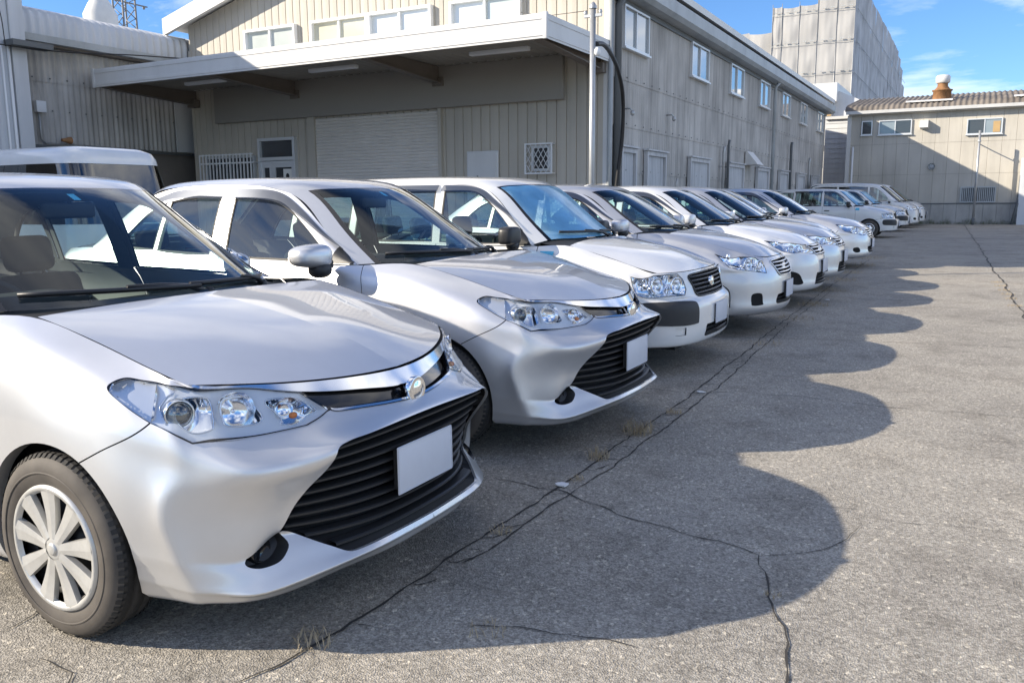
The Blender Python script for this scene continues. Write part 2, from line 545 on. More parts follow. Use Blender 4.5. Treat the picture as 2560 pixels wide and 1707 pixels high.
def cut(surf, regions, du, dv, u0=None, u1=None, v0=None, v1=None, extra=None):
    """triangulate the skin and sort triangles into regions (last polygon that contains one wins).
    regions: [(name, polygon in uv)]; returns {name: (uv, tris)}"""
    u0 = 0 if u0 is None else u0; u1 = surf.u1 if u1 is None else u1
    v0 = 0 if v0 is None else v0; v1 = surf.v1 if v1 is None else v1
    nu = max(2, int(round((u1-u0)/du))); nv = max(2, int(round((v1-v0)/dv)))
    gu = np.linspace(u0, u1, nu+1); gv = np.linspace(v0, v1, nv+1)
    uu, vv = np.meshgrid(gu, gv, indexing='ij')
    pts = np.stack([uu.ravel(), vv.ravel()], 1)
    keep = np.ones(len(pts), bool)
    edge_pts = []; edges = []
    for name, poly in regions:
        poly = np.asarray(poly, float)
        # clamp to the domain
        poly = np.stack([np.clip(poly[:, 0], u0, u1), np.clip(poly[:, 1], v0, v1)], 1)
        ok = [0]
        for i in range(1, len(poly)):
            if np.linalg.norm(poly[i]-poly[ok[-1]]) > 2e-4: ok.append(i)
        poly = poly[ok]
        d = dist_poly(poly, pts)
        inner = (pts[:, 0] > u0+1e-9) & (pts[:, 0] < u1-1e-9) & (pts[:, 1] > v0+1e-9) & (pts[:, 1] < v1-1e-9)
        keep &= ~((d < .3*min(du, dv)) & inner)
        k = len(edge_pts)
        edge_pts += list(poly)
        edges += [(k+i, k+(i+1) % len(poly)) for i in range(len(poly))]
    base = pts[keep]
    if extra is not None: base = np.concatenate([base, np.asarray(extra)])
    nb = len(edge_pts)
    allp = [Vector((float(p[0]), float(p[1]))) for p in edge_pts] + [Vector((float(p[0]), float(p[1]))) for p in base]
    V, E, F, _, _, _ = delaunay_2d_cdt(allp, edges, [], 0, 1e-6, False)
    uv = np.array([(v.x, v.y) for v in V]); T = np.array([f for f in F if len(f) == 3], int)
    c = uv[T].mean(1)
    lab = np.zeros(len(T), int)
    for k, (name, poly) in enumerate(regions):
        lab[inside(np.asarray(poly), c)] = k+1
    names = ['body'] + [r[0] for r in regions]
    out = {}
    for k in range(len(names)):
        sel = T[lab == k]
        if len(sel) == 0: continue
        if names[k] in out:
            out[names[k]].append(sel)
        else: out[names[k]] = [sel]
    res = {}
    for nme, lst in out.items():
        t = np.concatenate(lst)
        used, invx = np.unique(t, return_inverse=True)
        res[nme] = (uv[used], invx.reshape(-1, 3))
    return res

def skin(surf, uv, off=0.0):
    P = surf.at(uv[:, 0], uv[:, 1]); N = surf.normal(uv[:, 0], uv[:, 1])
    if np.ndim(off) or off: P = P + N*(off[:, None] if np.ndim(off) else off)
    return P, N

def wind(P, T, N):
    if len(T) == 0: return T
    n = np.cross(P[T[:, 1]]-P[T[:, 0]], P[T[:, 2]]-P[T[:, 0]])
    bad = (n*N[T].mean(1)).sum(1) < 0
    T = T.copy(); T[bad] = T[bad][:, ::-1]
    return T

def halves(name, P, T, N, mat, parent, both='split'):
    """make the left half and its mirror image: 'split' = two objects, 'join' = one object across the centre"""
    T = wind(P, T, N)
    fl = np.array([1, -1, 1])
    if both == 'join':
        n = len(P)
        V = np.concatenate([P, P*fl]); NN = np.concatenate([N, N*fl]); TT = np.concatenate([T, T[:, ::-1]+n])
        return [mesh_obj(name, V, TT, mat, parent, NN)]
    a = mesh_obj(name, P*fl, T[:, ::-1], mat, parent, N*fl)
    b = mesh_obj(name, P, T, mat, parent, N)
    return [a, b]

def loop_strip(P0, P1):
    """quads between two closed loops"""
    n = len(P0)
    V = np.concatenate([P0, P1])
    F = [(i, (i+1) % n, n+(i+1) % n, n+i) for i in range(n)]
    return V, F

def superell(c, h, e=2.6, nu=20, nv=12, cutx=None):
    V = []; F = []
    for i in range(nv+1):
        ph = -math.pi/2 + math.pi*i/nv
        for k in range(nu):
            t = 2*math.pi*k/nu
            def p(v): return math.copysign(abs(v)**(2/e), v)
            x = p(math.cos(ph))*p(math.cos(t)); y = p(math.cos(ph))*p(math.sin(t)); z = p(math.sin(ph))
            X = c[0]+h[0]*x
            if cutx is not None: X = max(X, cutx)
            V.append((X, c[1]+h[1]*y, c[2]+h[2]*z))
    for i in range(nv):
        for k in range(nu):
            F.append((i*nu+k, i*nu+(k+1) % nu, (i+1)*nu+(k+1) % nu, (i+1)*nu+k))
    return V, F


def islands(T):
    """triangle index groups that hang together"""
    n = T.max()+1; lab = np.arange(n)
    while True:
        m = lab[T].min(1); new = lab.copy()
        for k in range(3): np.minimum.at(new, T[:, k], m)
        new = new[new]
        if (new == lab).all(): break
        lab = new
    f = lab[T[:, 0]]
    ids, cnt = np.unique(f, return_counts=True)
    return [T[f == i] for i in ids[np.argsort(-cnt)]]

def recolour(root, old, new):
    """give a copied car its own paint"""
    kids = {}
    for c in COL.objects:
        if c.parent is not None: kids.setdefault(c.parent.name, []).append(c)
    st = list(kids.get(root.name, []))
    while st:
        o = st.pop(); st += kids.get(o.name, [])
        if o.type == 'MESH' and any(s.material == MATS[old] for s in o.material_slots):
            for s in o.material_slots:
                if s.material == MATS[old]: s.link = 'OBJECT'; s.material = MATS[new]
# ------------------------------------------------------------------ setting: materials
def asphalt():
    m, n, l, b = new_mat("asphalt")
    t = n.new("ShaderNodeTexCoord")
    def noise(sc, det, ro=.6):
        z = n.new("ShaderNodeTexNoise"); z.inputs['Scale'].default_value = sc; z.inputs['Detail'].default_value = det
        z.inputs['Roughness'].default_value = ro; l.new(t.outputs['Object'], z.inputs['Vector']); return z.outputs['Fac']
    def ramp(src, stops):
        r = n.new("ShaderNodeValToRGB")
        while len(r.color_ramp.elements) < len(stops): r.color_ramp.elements.new(.5)
        for e, (p, c) in zip(r.color_ramp.elements, stops): e.position = p; e.color = (*c, 1)
        l.new(src, r.inputs[0]); return r.outputs[0]
    def mix(f, a, bb, mode='MIX'):
        x = n.new("ShaderNodeMix"); x.data_type = 'RGBA'; x.blend_type = mode
        if isinstance(f, float): x.inputs['Factor'].default_value = f
        else: l.new(f, x.inputs['Factor'])
        l.new(a, x.inputs['A']); l.new(bb, x.inputs['B']); return x.outputs['Result']
    vo = n.new("ShaderNodeTexVoronoi"); vo.inputs['Scale'].default_value = 165; l.new(t.outputs['Object'], vo.inputs['Vector'])
    vo2 = n.new("ShaderNodeTexVoronoi"); vo2.inputs['Scale'].default_value = 75; l.new(t.outputs['Object'], vo2.inputs['Vector'])
    sv = n.new("ShaderNodeSeparateXYZ"); l.new(vo.outputs['Color'], sv.inputs[0])
    sv2 = n.new("ShaderNodeSeparateXYZ"); l.new(vo2.outputs['Color'], sv2.inputs[0])
    stone = ramp(sv.outputs[0], [(0.0, (.240, .222, .190)), (.35, (.342, .318, .274)), (.7, (.405, .377, .326)), (1.0, (.51, .476, .415))])
    big = ramp(sv2.outputs[1], [(0.0, (.72, .72, .72)), (.6, (1, 1, 1)), (.95, (1, 1, 1)), (.99, (1.55, 1.52, 1.45))])
    col = mix(1.0, stone, big, 'MULTIPLY')
    patch = ramp(noise(.45, 5), [(.30, (.76, .76, .77)), (.5, (1.0, 1.0, 1.0)), (.70, (1.14, 1.12, 1.09))])
    col = mix(1.0, col, patch, 'MULTIPLY')
    stain = ramp(noise(2.4, 7, .7), [(.34, (.66, .65, .64)), (.52, (1, 1, 1))])
    col = mix(.7, col, mix(1.0, col, stain, 'MULTIPLY'))
    l.new(col, b.inputs['Base Color'])
    b.inputs['Roughness'].default_value = .9
    b.inputs['Specular IOR Level'].default_value = .25
    bp = n.new("ShaderNodeBump"); bp.inputs['Strength'].default_value = .7; bp.inputs['Distance'].default_value = .004
    l.new(vo.outputs['Distance'], bp.inputs['Height'])
    bp2 = n.new("ShaderNodeBump"); bp2.inputs['Strength'].default_value = .4; bp2.inputs['Distance'].default_value = .010
    l.new(noise(16, 5), bp2.inputs['Height']); l.new(bp.outputs[0], bp2.inputs['Normal'])
    l.new(bp2.outputs[0], b.inputs['Normal'])
asphalt()

def stained(name, color, streak=.5, rough=.75, scale=(5, 5, .45), spots=.2, low=.25, rust=0):
    """wall sheet with vertical run-down streaks and blotches"""
    m, n, l, b = new_mat(name)
    t = n.new("ShaderNodeNewGeometry")
    mp = n.new("ShaderNodeMapping"); mp.inputs['Scale'].default_value = scale; l.new(t.outputs['Position'], mp.inputs[0])
    a = n.new("ShaderNodeTexNoise"); a.inputs['Scale'].default_value = 1.0; a.inputs['Detail'].default_value = 7; a.inputs['Roughness'].default_value = .65
    l.new(mp.outputs[0], a.inputs['Vector'])
    c = n.new("ShaderNodeTexNoise"); c.inputs['Scale'].default_value = .7; c.inputs['Detail'].default_value = 5
    l.new(t.outputs['Position'], c.inputs['Vector'])
    r = n.new("ShaderNodeMapRange"); r.inputs['From Min'].default_value = .42; r.inputs['From Max'].default_value = .72
    r.inputs['To Min'].default_value = 1; r.inputs['To Max'].default_value = 1-streak
    l.new(a.outputs['Fac'], r.inputs['Value'])
    r2 = n.new("ShaderNodeMapRange"); r2.inputs['From Min'].default_value = .35; r2.inputs['From Max'].default_value = .7
    r2.inputs['To Min'].default_value = 1-spots; r2.inputs['To Max'].default_value = 1+spots*.3
    l.new(c.outputs['Fac'], r2.inputs['Value'])
    mu = n.new("ShaderNodeMath"); mu.operation = 'MULTIPLY'; l.new(r.outputs[0], mu.inputs[0]); l.new(r2.outputs[0], mu.inputs[1])
    vm = n.new("ShaderNodeVectorMath"); vm.operation = 'SCALE'; vm.inputs[0].default_value = color; l.new(mu.outputs[0], vm.inputs['Scale'])
    l.new(vm.outputs[0], b.inputs['Base Color'])
    b.inputs['Roughness'].default_value = rough
    return m
stained("cream_siding", (.53, .49, .415), .10, .6, (3, 3, .3), .08)
stained("slate_sheet", (.58, .555, .515), .36, .85, (4.5, 4.5, .35), .28)
stained("slate_sheet_dark", (.52, .48, .43), .55, .85, (4.5, 4.5, .35), .30)
stained("back_sheet", (.55, .52, .455), .16, .75, (3, 3, .3), .10)
stained("pale_panel", (.66, .68, .70), .12, .6, (3, 3, .3), .08)
stained("white_steel", (.68, .68, .665), .10, .45, (2, 2, .6), .05)
stained("gutter_grey", (.46, .49, .50), .25, .5, (2, 2, 1), .12)
stained("shutter_grey", (.72, .68, .62), .10, .55, (1, 1, 1), .06)
stained("sign_board", (.32, .30, .265), .03, .6, (1, 1, 1), .03)
stained("roof_sheet", (.23, .20, .17), .45, .85, (2, 2, 2), .3)
stained("bright_roof", (.78, .775, .74), .12, .5, (1, 1, 1), .08)
stained("wall_door", (.60, .61, .62), .28, .6, (8, 8, .5), .12)
stained("rusty_steel", (.45, .23, .10), .45, .8, (6, 6, 3), .35)
stained("sheet_cover", (.42, .415, .405), .05, .8, (1.2, 1.2, .35), .10)
stained("shade_blue_mesh", (.56, .58, .61), .30, .85, (1.6, .9, .22), .25)  # blue tone of the shaded side put into the netting colour
stained("concrete_base", (.50, .49, .46), .25, .9, (2, 2, .8), .18)
pmat("galvanised", (.46, .47, .47), .42, metal=.55, var=(6, .15))
pmat("dark_pipe", (.12, .13, .135), .5)
pmat("black_hose", (.012, .012, .013), .45)
pmat("white_frame", (.80, .81, .81), .4)
pmat("alu_frame", (.70, .72, .73), .35, metal=.3)
pmat("curtain_pane", (.55, .60, .58), .12, coat=.6, var=(1.2, .10))
pmat("cream_pane", (.66, .64, .50), .12, coat=.6, var=(1.2, .10))
pmat("pale_pane", (.70, .74, .74), .12, coat=.6, var=(1.2, .10))
pmat("dark_pane", (.055, .06, .065), .06, coat=.8)
pmat("blue_pane", (.26, .31, .34), .06, coat=1, var=(1.0, .15))
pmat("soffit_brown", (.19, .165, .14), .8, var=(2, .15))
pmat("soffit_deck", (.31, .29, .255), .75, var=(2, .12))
pmat("paper_white", (.78, .77, .72), .7)
pmat("ink_black", (.02, .02, .02), .7)
pmat("orange_sheet", (.50, .34, .16), .6, var=(3, .1))
pmat("pylon_steel", (.22, .22, .22), .6)
pmat("dry_grass", (.46, .37, .24), .9, var=(20, .3))
pmat("green_weed", (.085, .115, .035), .8, var=(12, .3))
pmat("crack_dark", (.045, .042, .038), .95)
pmat("joint_fill", (.235, .222, .20), .95, var=(38, .55), bump=(120, .8, .006))
pmat("litter_white", (.78, .78, .78), .6)

def gz(y): return SLOPE*min(max(y, -30), 45)

# ------------------------------------------------------------------ ground
def build_ground():
    ys = [-400, -30, 45, 700]
    xs = [-500, 500]
    m = MB()
    V = [(x, y, gz(y)) for y in ys for x in xs]
    m.add(V, [(2*i, 2*i+1, 2*i+3, 2*i+2) for i in range(3)])
    tag(m.build("ground", "asphalt"), "worn grey asphalt of the car park with a coarse grain", kind="structure")
build_ground()

def crack(pts, w, name, label, mat="crack_dark", jag=.018, lift=.004, step=.05):
    """irregular dark ribbon lying on the asphalt"""
    P = np.array(pts, float)
    L = np.concatenate([[0], np.cumsum(np.linalg.norm(np.diff(P, axis=0), axis=1))])
    n = max(3, int(L[-1]/step))
    t = np.linspace(0, L[-1], n)
    Q = np.stack([np.interp(t, L, P[:, 0]), np.interp(t, L, P[:, 1])], 1)
    k = np.convolve(rng.normal(0, 1, n+8), np.ones(3)/3, 'same')[4:4+n]
    d = np.gradient(Q, axis=0); d /= np.maximum(np.linalg.norm(d, axis=1), 1e-9)[:, None]
    nr = np.stack([-d[:, 1], d[:, 0]], 1)
    Q = Q+nr*(k*jag)[:, None]
    ww = w*(.35+rng.random(n)*1.1)
    ww[0] = ww[-1] = w*.1
    a = Q+nr*ww[:, None]/2; b = Q-nr*ww[:, None]/2
    V = [(x, y, gz(y)+lift) for x, y in a]+[(x, y, gz(y)+lift) for x, y in b]
    o = mesh_obj(name, V, [(i, i+1, n+i+1, n+i) for i in range(n-1)], mat, None, None, False)
    tag(o, label, kind="structure")
    return o
CR = [
 ([(-.34,1.13),(-.06,1.09),(.05,1.11),(.19,1.02),(.3,1.02),(.42,.95),(.66,.89),(.8,.87),(.95,.84),(1.03,.81),(1.03,.72),(1.08,.64),(1.13,.45),(1.16,.38),(1.22,.26),(1.25,.14),(1.26,.04),(1.27,-.04),(1.29,-.3),(1.33,-.7)], .013),
 ([(1.03,.79),(1.15,.88),(1.25,.96),(1.29,1.12),(1.34,1.33)], .007), ([(.6,1.25),(.77,1.37),(.95,1.46),(1.1,1.46),(1.32,1.48)], .006),
 ([(.30,-.19),(.4,-.17),(.5,-.13),(.62,-.08),(.72,-.06),(.79,-.06),(.85,-.06)], .010),
 ([(-.38,3.34),(0,3.33),(.3,3.55),(.72,3.56),(1.18,3.5),(1.51,3.53),(2.0,3.59),(3.2,3.7)], .012), ([(1.0,-.07),(1.07,-.07),(1.17,-.09)], .006),
 ([(1.38,1.39),(1.71,1.46),(1.92,1.49),(2.6,1.55)], .006), ([(-1.01,-.93),(-1.04,-.79),(-1.1,-.5)], .010), ([(-.76,-.94),(-.56,-.98),(-.4,-1.2)], .008),
 ([(-.1,-.9),(-.1,-.76),(-.09,-.63),(-.07,-.54)], .010), ([(-1.01,5.64),(.37,6.06),(2.08,6.36),(4,6.6)], .014), ([(0.4,9.5),(1.4,9.9),(2.2,9.6)], .012), ([(1.2,13.6),(2.0,13.75),(3.2,13.6)], .014)]
for i, (p, w) in enumerate(CR): crack(p, w*.5, "asphalt_crack", "thin dark crack running across the asphalt")
crack([(-.07,-.7),(-.03,-.3),(-.03,.2),(-.02,.6),(0,1.07),(0,1.62),(.0,2.47),(.0,3.28),(-.04,4.49),(-.12,7),(-.2,10.5),(-.27,17)], .010, "asphalt_joint", "rough joint in the asphalt under the car noses", jag=.012)
crack([(.04,.2),(.06,.43),(.08,1.06),(.11,1.55),(.11,2.35),(.1,3.45),(.06,4.62),(-.04,7),(-.10,10.5)], .008, "asphalt_joint", "rough joint in the asphalt under the car noses", jag=.012)
_ya = -.35
while _ya < 9.0:
    _xa = np.interp(_ya, [-.7,.6,2.5,4.5,7,10.5], [-.05,-.02,0,-.04,-.12,-.2]); _xb = np.interp(_ya+.06, [.2,.43,1.06,2.35,3.45,4.62,7,10.5], [.04,.06,.08,.11,.1,.06,-.04,-.10])
    crack([(_xa, _ya), ((_xa+_xb)/2, _ya+random.uniform(-.02, .08)), (_xb, _ya+random.uniform(0, .14))], .006, "asphalt_crack", "short crack between the two asphalt joints", jag=.008, step=.02)
    _ya += random.uniform(.10, .45)
crack([(2.30,6),(2.2,8.73),(2.12,11.67),(1.97,16.33),(1.7,25),(1.33,36.2),(1.2,41)], .022, "asphalt_joint", "long joint in the asphalt towards the back wall", jag=.03, step=.15)

def tuft(x, y, r, n, h, mat, name, label, cat, grp):
    V = []; F = []
    for _ in range(n):
        a = random.uniform(0, 6.283); d = r*math.sqrt(random.random())
        bx, by = x+d*math.cos(a), y+d*math.sin(a)
        z = gz(by)
        ang = random.uniform(0, 6.283); ln = h*random.uniform(.4, 1.1); lean = random.uniform(.2, 1.1)
        w = random.uniform(.0008, .0018)
        ox, oy = math.cos(ang), math.sin(ang)
        k = len(V)
        V += [(bx-oy*w, by+ox*w, z), (bx+oy*w, by-ox*w, z),
              (bx+ox*lean*ln*.45-oy*w, by+oy*lean*ln*.45+ox*w, z+ln*.55), (bx+ox*lean*ln*.45+oy*w, by+oy*lean*ln*.45-ox*w, z+ln*.55),
              (bx+ox*lean*ln, by+oy*lean*ln, z+ln*random.uniform(.55, .95))]
        F += [(k, k+1, k+3, k+2), (k+2, k+3, k+4)]
    o = mesh_obj(name, V, F, mat, None, None, False)
    tag(o, label, cat, grp)
    return o
for x, y, r, n, h, lb in ((0.0, 2.21, .085, 150, .11, "dry straw tuft in the joint, in front of the second sedan"), (-.01, 1.65, .06, 90, .08, "smaller dry straw tuft in the joint, between the two nearest sedans"),
                          (-.07, -.51, .07, 60, .06, "flat dry straw tuft under the bumper of the nearest sedan"), (.38, -.2, .07, 35, .035, "sparse dry weed on the crack at the edge of the nearest shadow"),
                          (1.13, .48, .03, 24, .03, "tiny dry weed on the crack inside the nearest shadow"),
                          (.03, 1.28, .04, 40, .035, "low dry weed beside the white scrap where crack and joint meet"), (.05, 2.75, .05, 60, .04, "low dry weed on the joint, beyond the two larger straw tufts"), (.02, .55, .05, 45, .03, "low dry weed on the joint in the nearest shadow")):
    tuft(x, y, r, n, h, "dry_grass", "dry_weed", lb, "weed", "dry weeds in the asphalt joints")
for i, (x, y, r, n, h) in enumerate(((.0, 5.6, .16, 70, .05), (-.05, 7.4, .22, 90, .06), (-.06, 8.7, .20, 110, .07), (-.14, 10.5, .25, 110, .06), (-.2, 12.1, .26, 150, .09), (-.24, 13.6, .22, 120, .08), (-.26, 15.3, .30, 170, .10), (-.28, 17.4, .34, 190, .12))):
    tuft(x, y, r, n, h, "dry_grass", "dry_weed", "dry weed along the joint beside the noses of the farther cars", "weed", "dry weeds in the asphalt joints")
for i, (x, y) in enumerate(((2.13, 10.4), (2.11, 10.9), (2.08, 11.5), (2.05, 12.1), (2.02, 12.7), (2.15, 9.6))):
    tuft(x, y, .09, 60, .04, "dry_grass", "dry_weed", "dry weed on the long joint in the open sunlit asphalt", "weed", "dry weeds in the asphalt joints")
for (x, y, s, lb) in ((.04, 3.38, .035, "white scrap of litter on the joint in front of the white wagon"), (.0, 1.17, .045, "white scrap of litter where the crack meets the joint"), (.02, 9.3, .04, "white scrap of litter on the joint near the farther cars")):
    P = [(x+s*random.uniform(.6, 1.1)*math.cos(a), y+s*.6*random.uniform(.6, 1.1)*math.sin(a)) for a in np.linspace(0, 6.283, 8)[:-1]]
    m = MB(); m.prism(P, lambda p: (p[0], p[1], gz(p[1])+.006), lambda p: (p[0], p[1], gz(p[1])+.011+.004*random.random()))
    tag(m.build("litter", "litter_white"), lb, "litter", "litter on the asphalt")

# ------------------------------------------------------------------ building helpers
class LB(MB):
    """builder in a wall's own frame: a along the wall, b out of it, c up"""
    def __init__(self, o, e, n):
        super().__init__(); self.o = Vector(o); self.e = Vector(e); self.n = Vector(n)
    def build(self, name, mats, parent=None, fix=True):
        self.V = [tuple(self.o+self.e*v[0]+self.n*v[1]+Vector((0, 0, v[2]))) for v in self.V]
        return super().build(name, mats, parent, fix)

def wall_window(parent, o, e, n, w, h, panes, frame="white_frame", fw=.05, depth=.07, name="window", sill=True, mull=True):
    """o = lower corner on the wall; panes = list of pane materials"""
    m = LB(o, e, n)
    m.box((0, 0, 0), (fw, depth, h)); m.box((w-fw, 0, 0), (w, depth, h))
    m.box((fw, 0, h-fw), (w-fw, depth, h)); m.box((fw, 0, 0), (w-fw, depth, fw))
    k = len(panes)
    for i in range(1, k):
        x = w*i/k; m.box((x-fw*.45, .012, fw), (x+fw*.45, depth*.75, h-fw))
    if sill: m.box((-.03, 0, -.035), (w+.03, depth+.035, -.001))
    f = m.build(name, frame, parent)
    for i, pm in enumerate(panes):
        p = LB(o, e, n)
        x0 = fw if i == 0 else w*i/k+fw*.45; x1 = w-fw if i == k-1 else w*(i+1)/k-fw*.45
        q = .014+.014*(i % 2)
        p.box((x0, q-.004, fw), (x1, q, h-fw))
        p.build("pane", pm, f)
    return f

def wave_mesh(name, w, h, pitch, amp, mat, axis_e, axis_n, round_=True, per=6):
    """corrugated sheet, width along e, waves out along n, height up; origin at its lower corner"""
    n = max(2, int(round(w/pitch*per)))
    V = []; e = Vector(axis_e); nn = Vector(axis_n)
    for i in range(n+1):
        a = w*i/n
        ph = 2*math.pi*a/pitch
        d = amp*math.sin(ph) if round_ else amp*(1 if (ph % (2*math.pi)) < math.pi else -1)
        p = e*a+nn*(d+amp)
        V += [tuple(p), tuple(p+Vector((0, 0, h)))]
    me = bpy.data.meshes.new(name)
    me.from_pydata(V, [], [(2*i, 2*i+2, 2*i+3, 2*i+1) for i in range(n)])
    me.materials.append(MATS[mat]); me.update()
    me.polygons.foreach_set("use_smooth", [True]*len(me.polygons))
    return me

def put(name, me, parent, loc):
    o = bpy.data.objects.new(name, me); o.location = loc
    return link(o, parent)

X, Y_ = (1, 0, 0), (0, 1, 0)
NX, NY = (-1, 0, 0), (0, -1, 0)

# WS / BS scale the buildings about the camera position, moving them farther off
WS, WPOS = 1.056, (-.093, .132, -.0756)
BS, BPOS = 1.127, (-.211, .300, -.1715)
# ------------------------------------------------------------------ warehouse with the canopy
def warehouse():
    YW, XR, XL = 13.04, -4.64, -15.85
    t = empty("warehouse", WPOS); t.scale = (WS,)*3
    tag(t, "long warehouse with cream gable front, white canopy and stained grey side wall", "building")
    # gable cladding: narrow upright boards
    pw = .2145; nP = int(round((XR-XL)/pw)); pw = (XR-XL)/nP
    ridge = (XL+XR)/2
    def roof_z(x): return 7.20-abs(x-ridge)*.2625
    V = []
    prof = [(0, .012), (.006, 0), (.012, -.012), (pw*.5, -.016), (pw-.012, -.012), (pw-.006, 0), (pw, .012)]
    H1 = 5.10
    me = bpy.data.meshes.new("siding_board")
    vv = [(a, b, 0) for a, b in prof]+[(a, b, H1) for a, b in prof]
    q = len(prof)
    me.from_pydata(vv, [], [(i, i+1, q+i+1, q+i) for i in range(q-1)]); me.materials.append(MATS["cream_siding"]); me.update()
    for i in range(nP):
        x = XL+i*pw
        put("siding_board", me, t, (x, YW, .02))
        z0, z1 = roof_z(x), roof_z(x+pw)
        vv = [(a, b, .02+H1) for a, b in prof]+[(a, b, z0+(z1-z0)*a/pw) for a, b in prof]
        m2 = bpy.data.meshes.new("gable_board")
        m2.from_pydata(vv, [], [(j, j+1, q+j+1, q+j) for j in range(q-1)]); m2.materials.append(MATS["cream_siding"]); m2.update()
        put("gable_board", m2, t, (x, YW, 0))
    core = MB(); core.box((XL+.03, YW+.03, 0), (XR-.06, 38.45, 5.18))
    core.prism([(XL+.03, 5.18), (XR-.06, 5.18), (ridge, 7.12)], lambda p: (p[0], YW+.03, p[1]), lambda p: (p[0], 38.45, p[1]))
    core.build("inner_wall", "soffit_brown", t)
    # roof and white verge
    for sg in (-1, 1):
        xe = XL-.42 if sg < 0 else XR+.36
        m = MB()
        ze = roof_z(xe)
        m.prism([(xe, ze+.05), (ridge, 7.25), (ridge, 7.40), (xe, ze+.20)], lambda p: (p[0], YW-.32, p[1]), lambda p: (p[0], 38.9, p[1]))
        m.build("roof", "bright_roof", t)
        m = MB()
        m.prism([(xe-sg*0, ze-.12), (ridge, 7.10), (ridge, 7.45), (xe, ze+.27)], lambda p: (p[0], YW-.42, p[1]), lambda p: (p[0], YW-.325, p[1]))
        m.build("verge_board", "white_steel", t)
    m = MB(); m.box((XL-.44, YW-.42, roof_z(XL-.42)-.30), (XL-.30, YW+.15, roof_z(XL-.42)-.125)); m.build("eave_end", "white_steel", t)
    # right-hand eave: deep pale gutter along the side wall
    m = MB()
    m.prism([(XR-.02, 5.20), (XR+.34, 5.22), (XR+.42, 5.30), (XR+.42, 5.55), (XR+.30, 5.58), (XR-.02, 5.36)], lambda p: (p[0], YW-.40, p[1]), lambda p: (p[0], 38.8, p[1]))
    m.build("gutter", "gutter_grey", t)
    m = MB(); m.box((XR-.0, YW-.05, 5.10), (XR+.10, 38.5, 5.20)); m.build("eave_board", "dark_pipe", t)
    # corner trims
    for x0, x1 in ((XR-.085, XR+.03), (XL-.03, XL+.07)):
        m = MB(); m.box((x0, YW-.03, 0), (x1, YW+.09, 5.15)); m.build("corner_trim", "white_steel" if x0 > -10 else "cream_siding", t)
    # sign board, blank
    m = MB(); m.rbox((-14.95, YW-.16, 3.34), (-5.52, YW-.045, 4.17), .012); m.build("sign_board", "sign_board", t)
    # upper windows
    for x0, x1, pn in ((-13.88, -12.29, ["curtain_pane", "curtain_pane"]), (-11.83, -10.21, ["cream_pane", "cream_pane"]), (-10.20, -8.56, ["pale_pane", "pale_pane"]), (-8.11, -6.46, ["pale_pane", "curtain_pane"])):
        wall_window(t, (x0, YW-.012, 4.50), X, NY, x1-x0, .93, pn, depth=.11, fw=.055)
    # roller shutter
    s = MB(); x0, x1 = -11.84, -8.45
    prof = []
    nz = 46
    for k in range(nz):
        z = .14+k*(3.30-.14)/nz; dz = (3.30-.14)/nz
        prof += [(z, .0), (z+dz*.12, .012), (z+dz*.5, .018), (z+dz*.88, .012)]
    V = [(x0, YW-.03-b, z) for z, b in prof]+[(x1, YW-.03-b, z) for z, b in prof]; n = len(prof)
    s.add(V, [(i, i+1, n+i+1, n+i) for i in range(n-1)], 0, False)
    sh = s.build("roller_shutter", "shutter_grey", t)
    for xa, xb in ((-12.04, -11.84), (-8.45, -8.37)):
        m = MB(); m.box((xa, YW-.10, .13), (xb, YW-.013, 3.36)); m.build("shutter_rail", "cream_siding", sh)
    # entrance door
    dx0, dx1 = -13.62, -12.45
    m = MB()
    m.box((dx0, YW-.12, .14), (dx0+.07, YW-.013, 2.93)); m.box((dx1-.07, YW-.12, .14), (dx1, YW-.013, 2.93))
    m.box((dx0+.07, YW-.12, 2.86), (dx1-.07, YW-.013, 2.93)); m.box((dx0+.07, YW-.12, 2.40), (dx1-.07, YW-.013, 2.48))
    d = m.build("door", "alu_frame", t)
    m = MB(); m.box((dx0+.07, YW-.05, 2.48), (dx1-.07, YW-.04, 2.86)); m.build("transom_pane", "dark_pane", d)
    for (a, b, p0, p1) in ((dx0+.07, dx0+.42, dx0+.16, dx0+.33), (dx0+.425, dx1-.07, dx0+.52, dx1-.14)):
        m = MB()
        m.box((a, YW-.09, .16), (p0, YW-.05, 2.39)); m.box((p1, YW-.09, .16), (b, YW-.05, 2.39)); m.box((p0, YW-.09, 2.24), (p1, YW-.05, 2.39)); m.box((p0, YW-.09, .16), (p1, YW-.05, 1.0))
        m.build("door_leaf", "alu_frame", d)
        m = MB(); m.box((p0, YW-.07, 1.0), (p1, YW-.06, 2.24)); m.build("door_pane", "dark_pane", d)
    m = MB(); m.box((-12.86, YW-.081, 1.72), (-12.60, YW-.0715, 2.20)); po = m.build("notice", "paper_white", d)
    m = MB()
    P = [(-12.73+.055*math.cos(a), 2.02+.08*math.sin(a)) for a in np.linspace(0, 6.283, 17)[:-1]]
    m.prism(P, lambda p: (p[0], YW-.0815, p[1]), lambda p: (p[0], YW-.083, p[1])); m.box((-12.765, YW-.083, 1.86), (-12.70, YW-.0815, 1.945)); m.box((-12.82, YW-.083, 1.76), (-12.64, YW-.0815, 1.775))
    m.build("notice_print", "ink_black", d)
    # barred window
    bw0, bw1 = -15.46, -13.78
    wf = wall_window(t, (bw0, YW-.012, 1.55), X, NY, bw1-bw0, 1.0, ["dark_pane", "dark_pane"], "alu_frame", depth=.08)
    m = MB()
    for zz in (1.62, 2.36, 2.56): m.box((bw0-.08, YW-.20, zz), (bw1+.06, YW-.17, zz+.035))
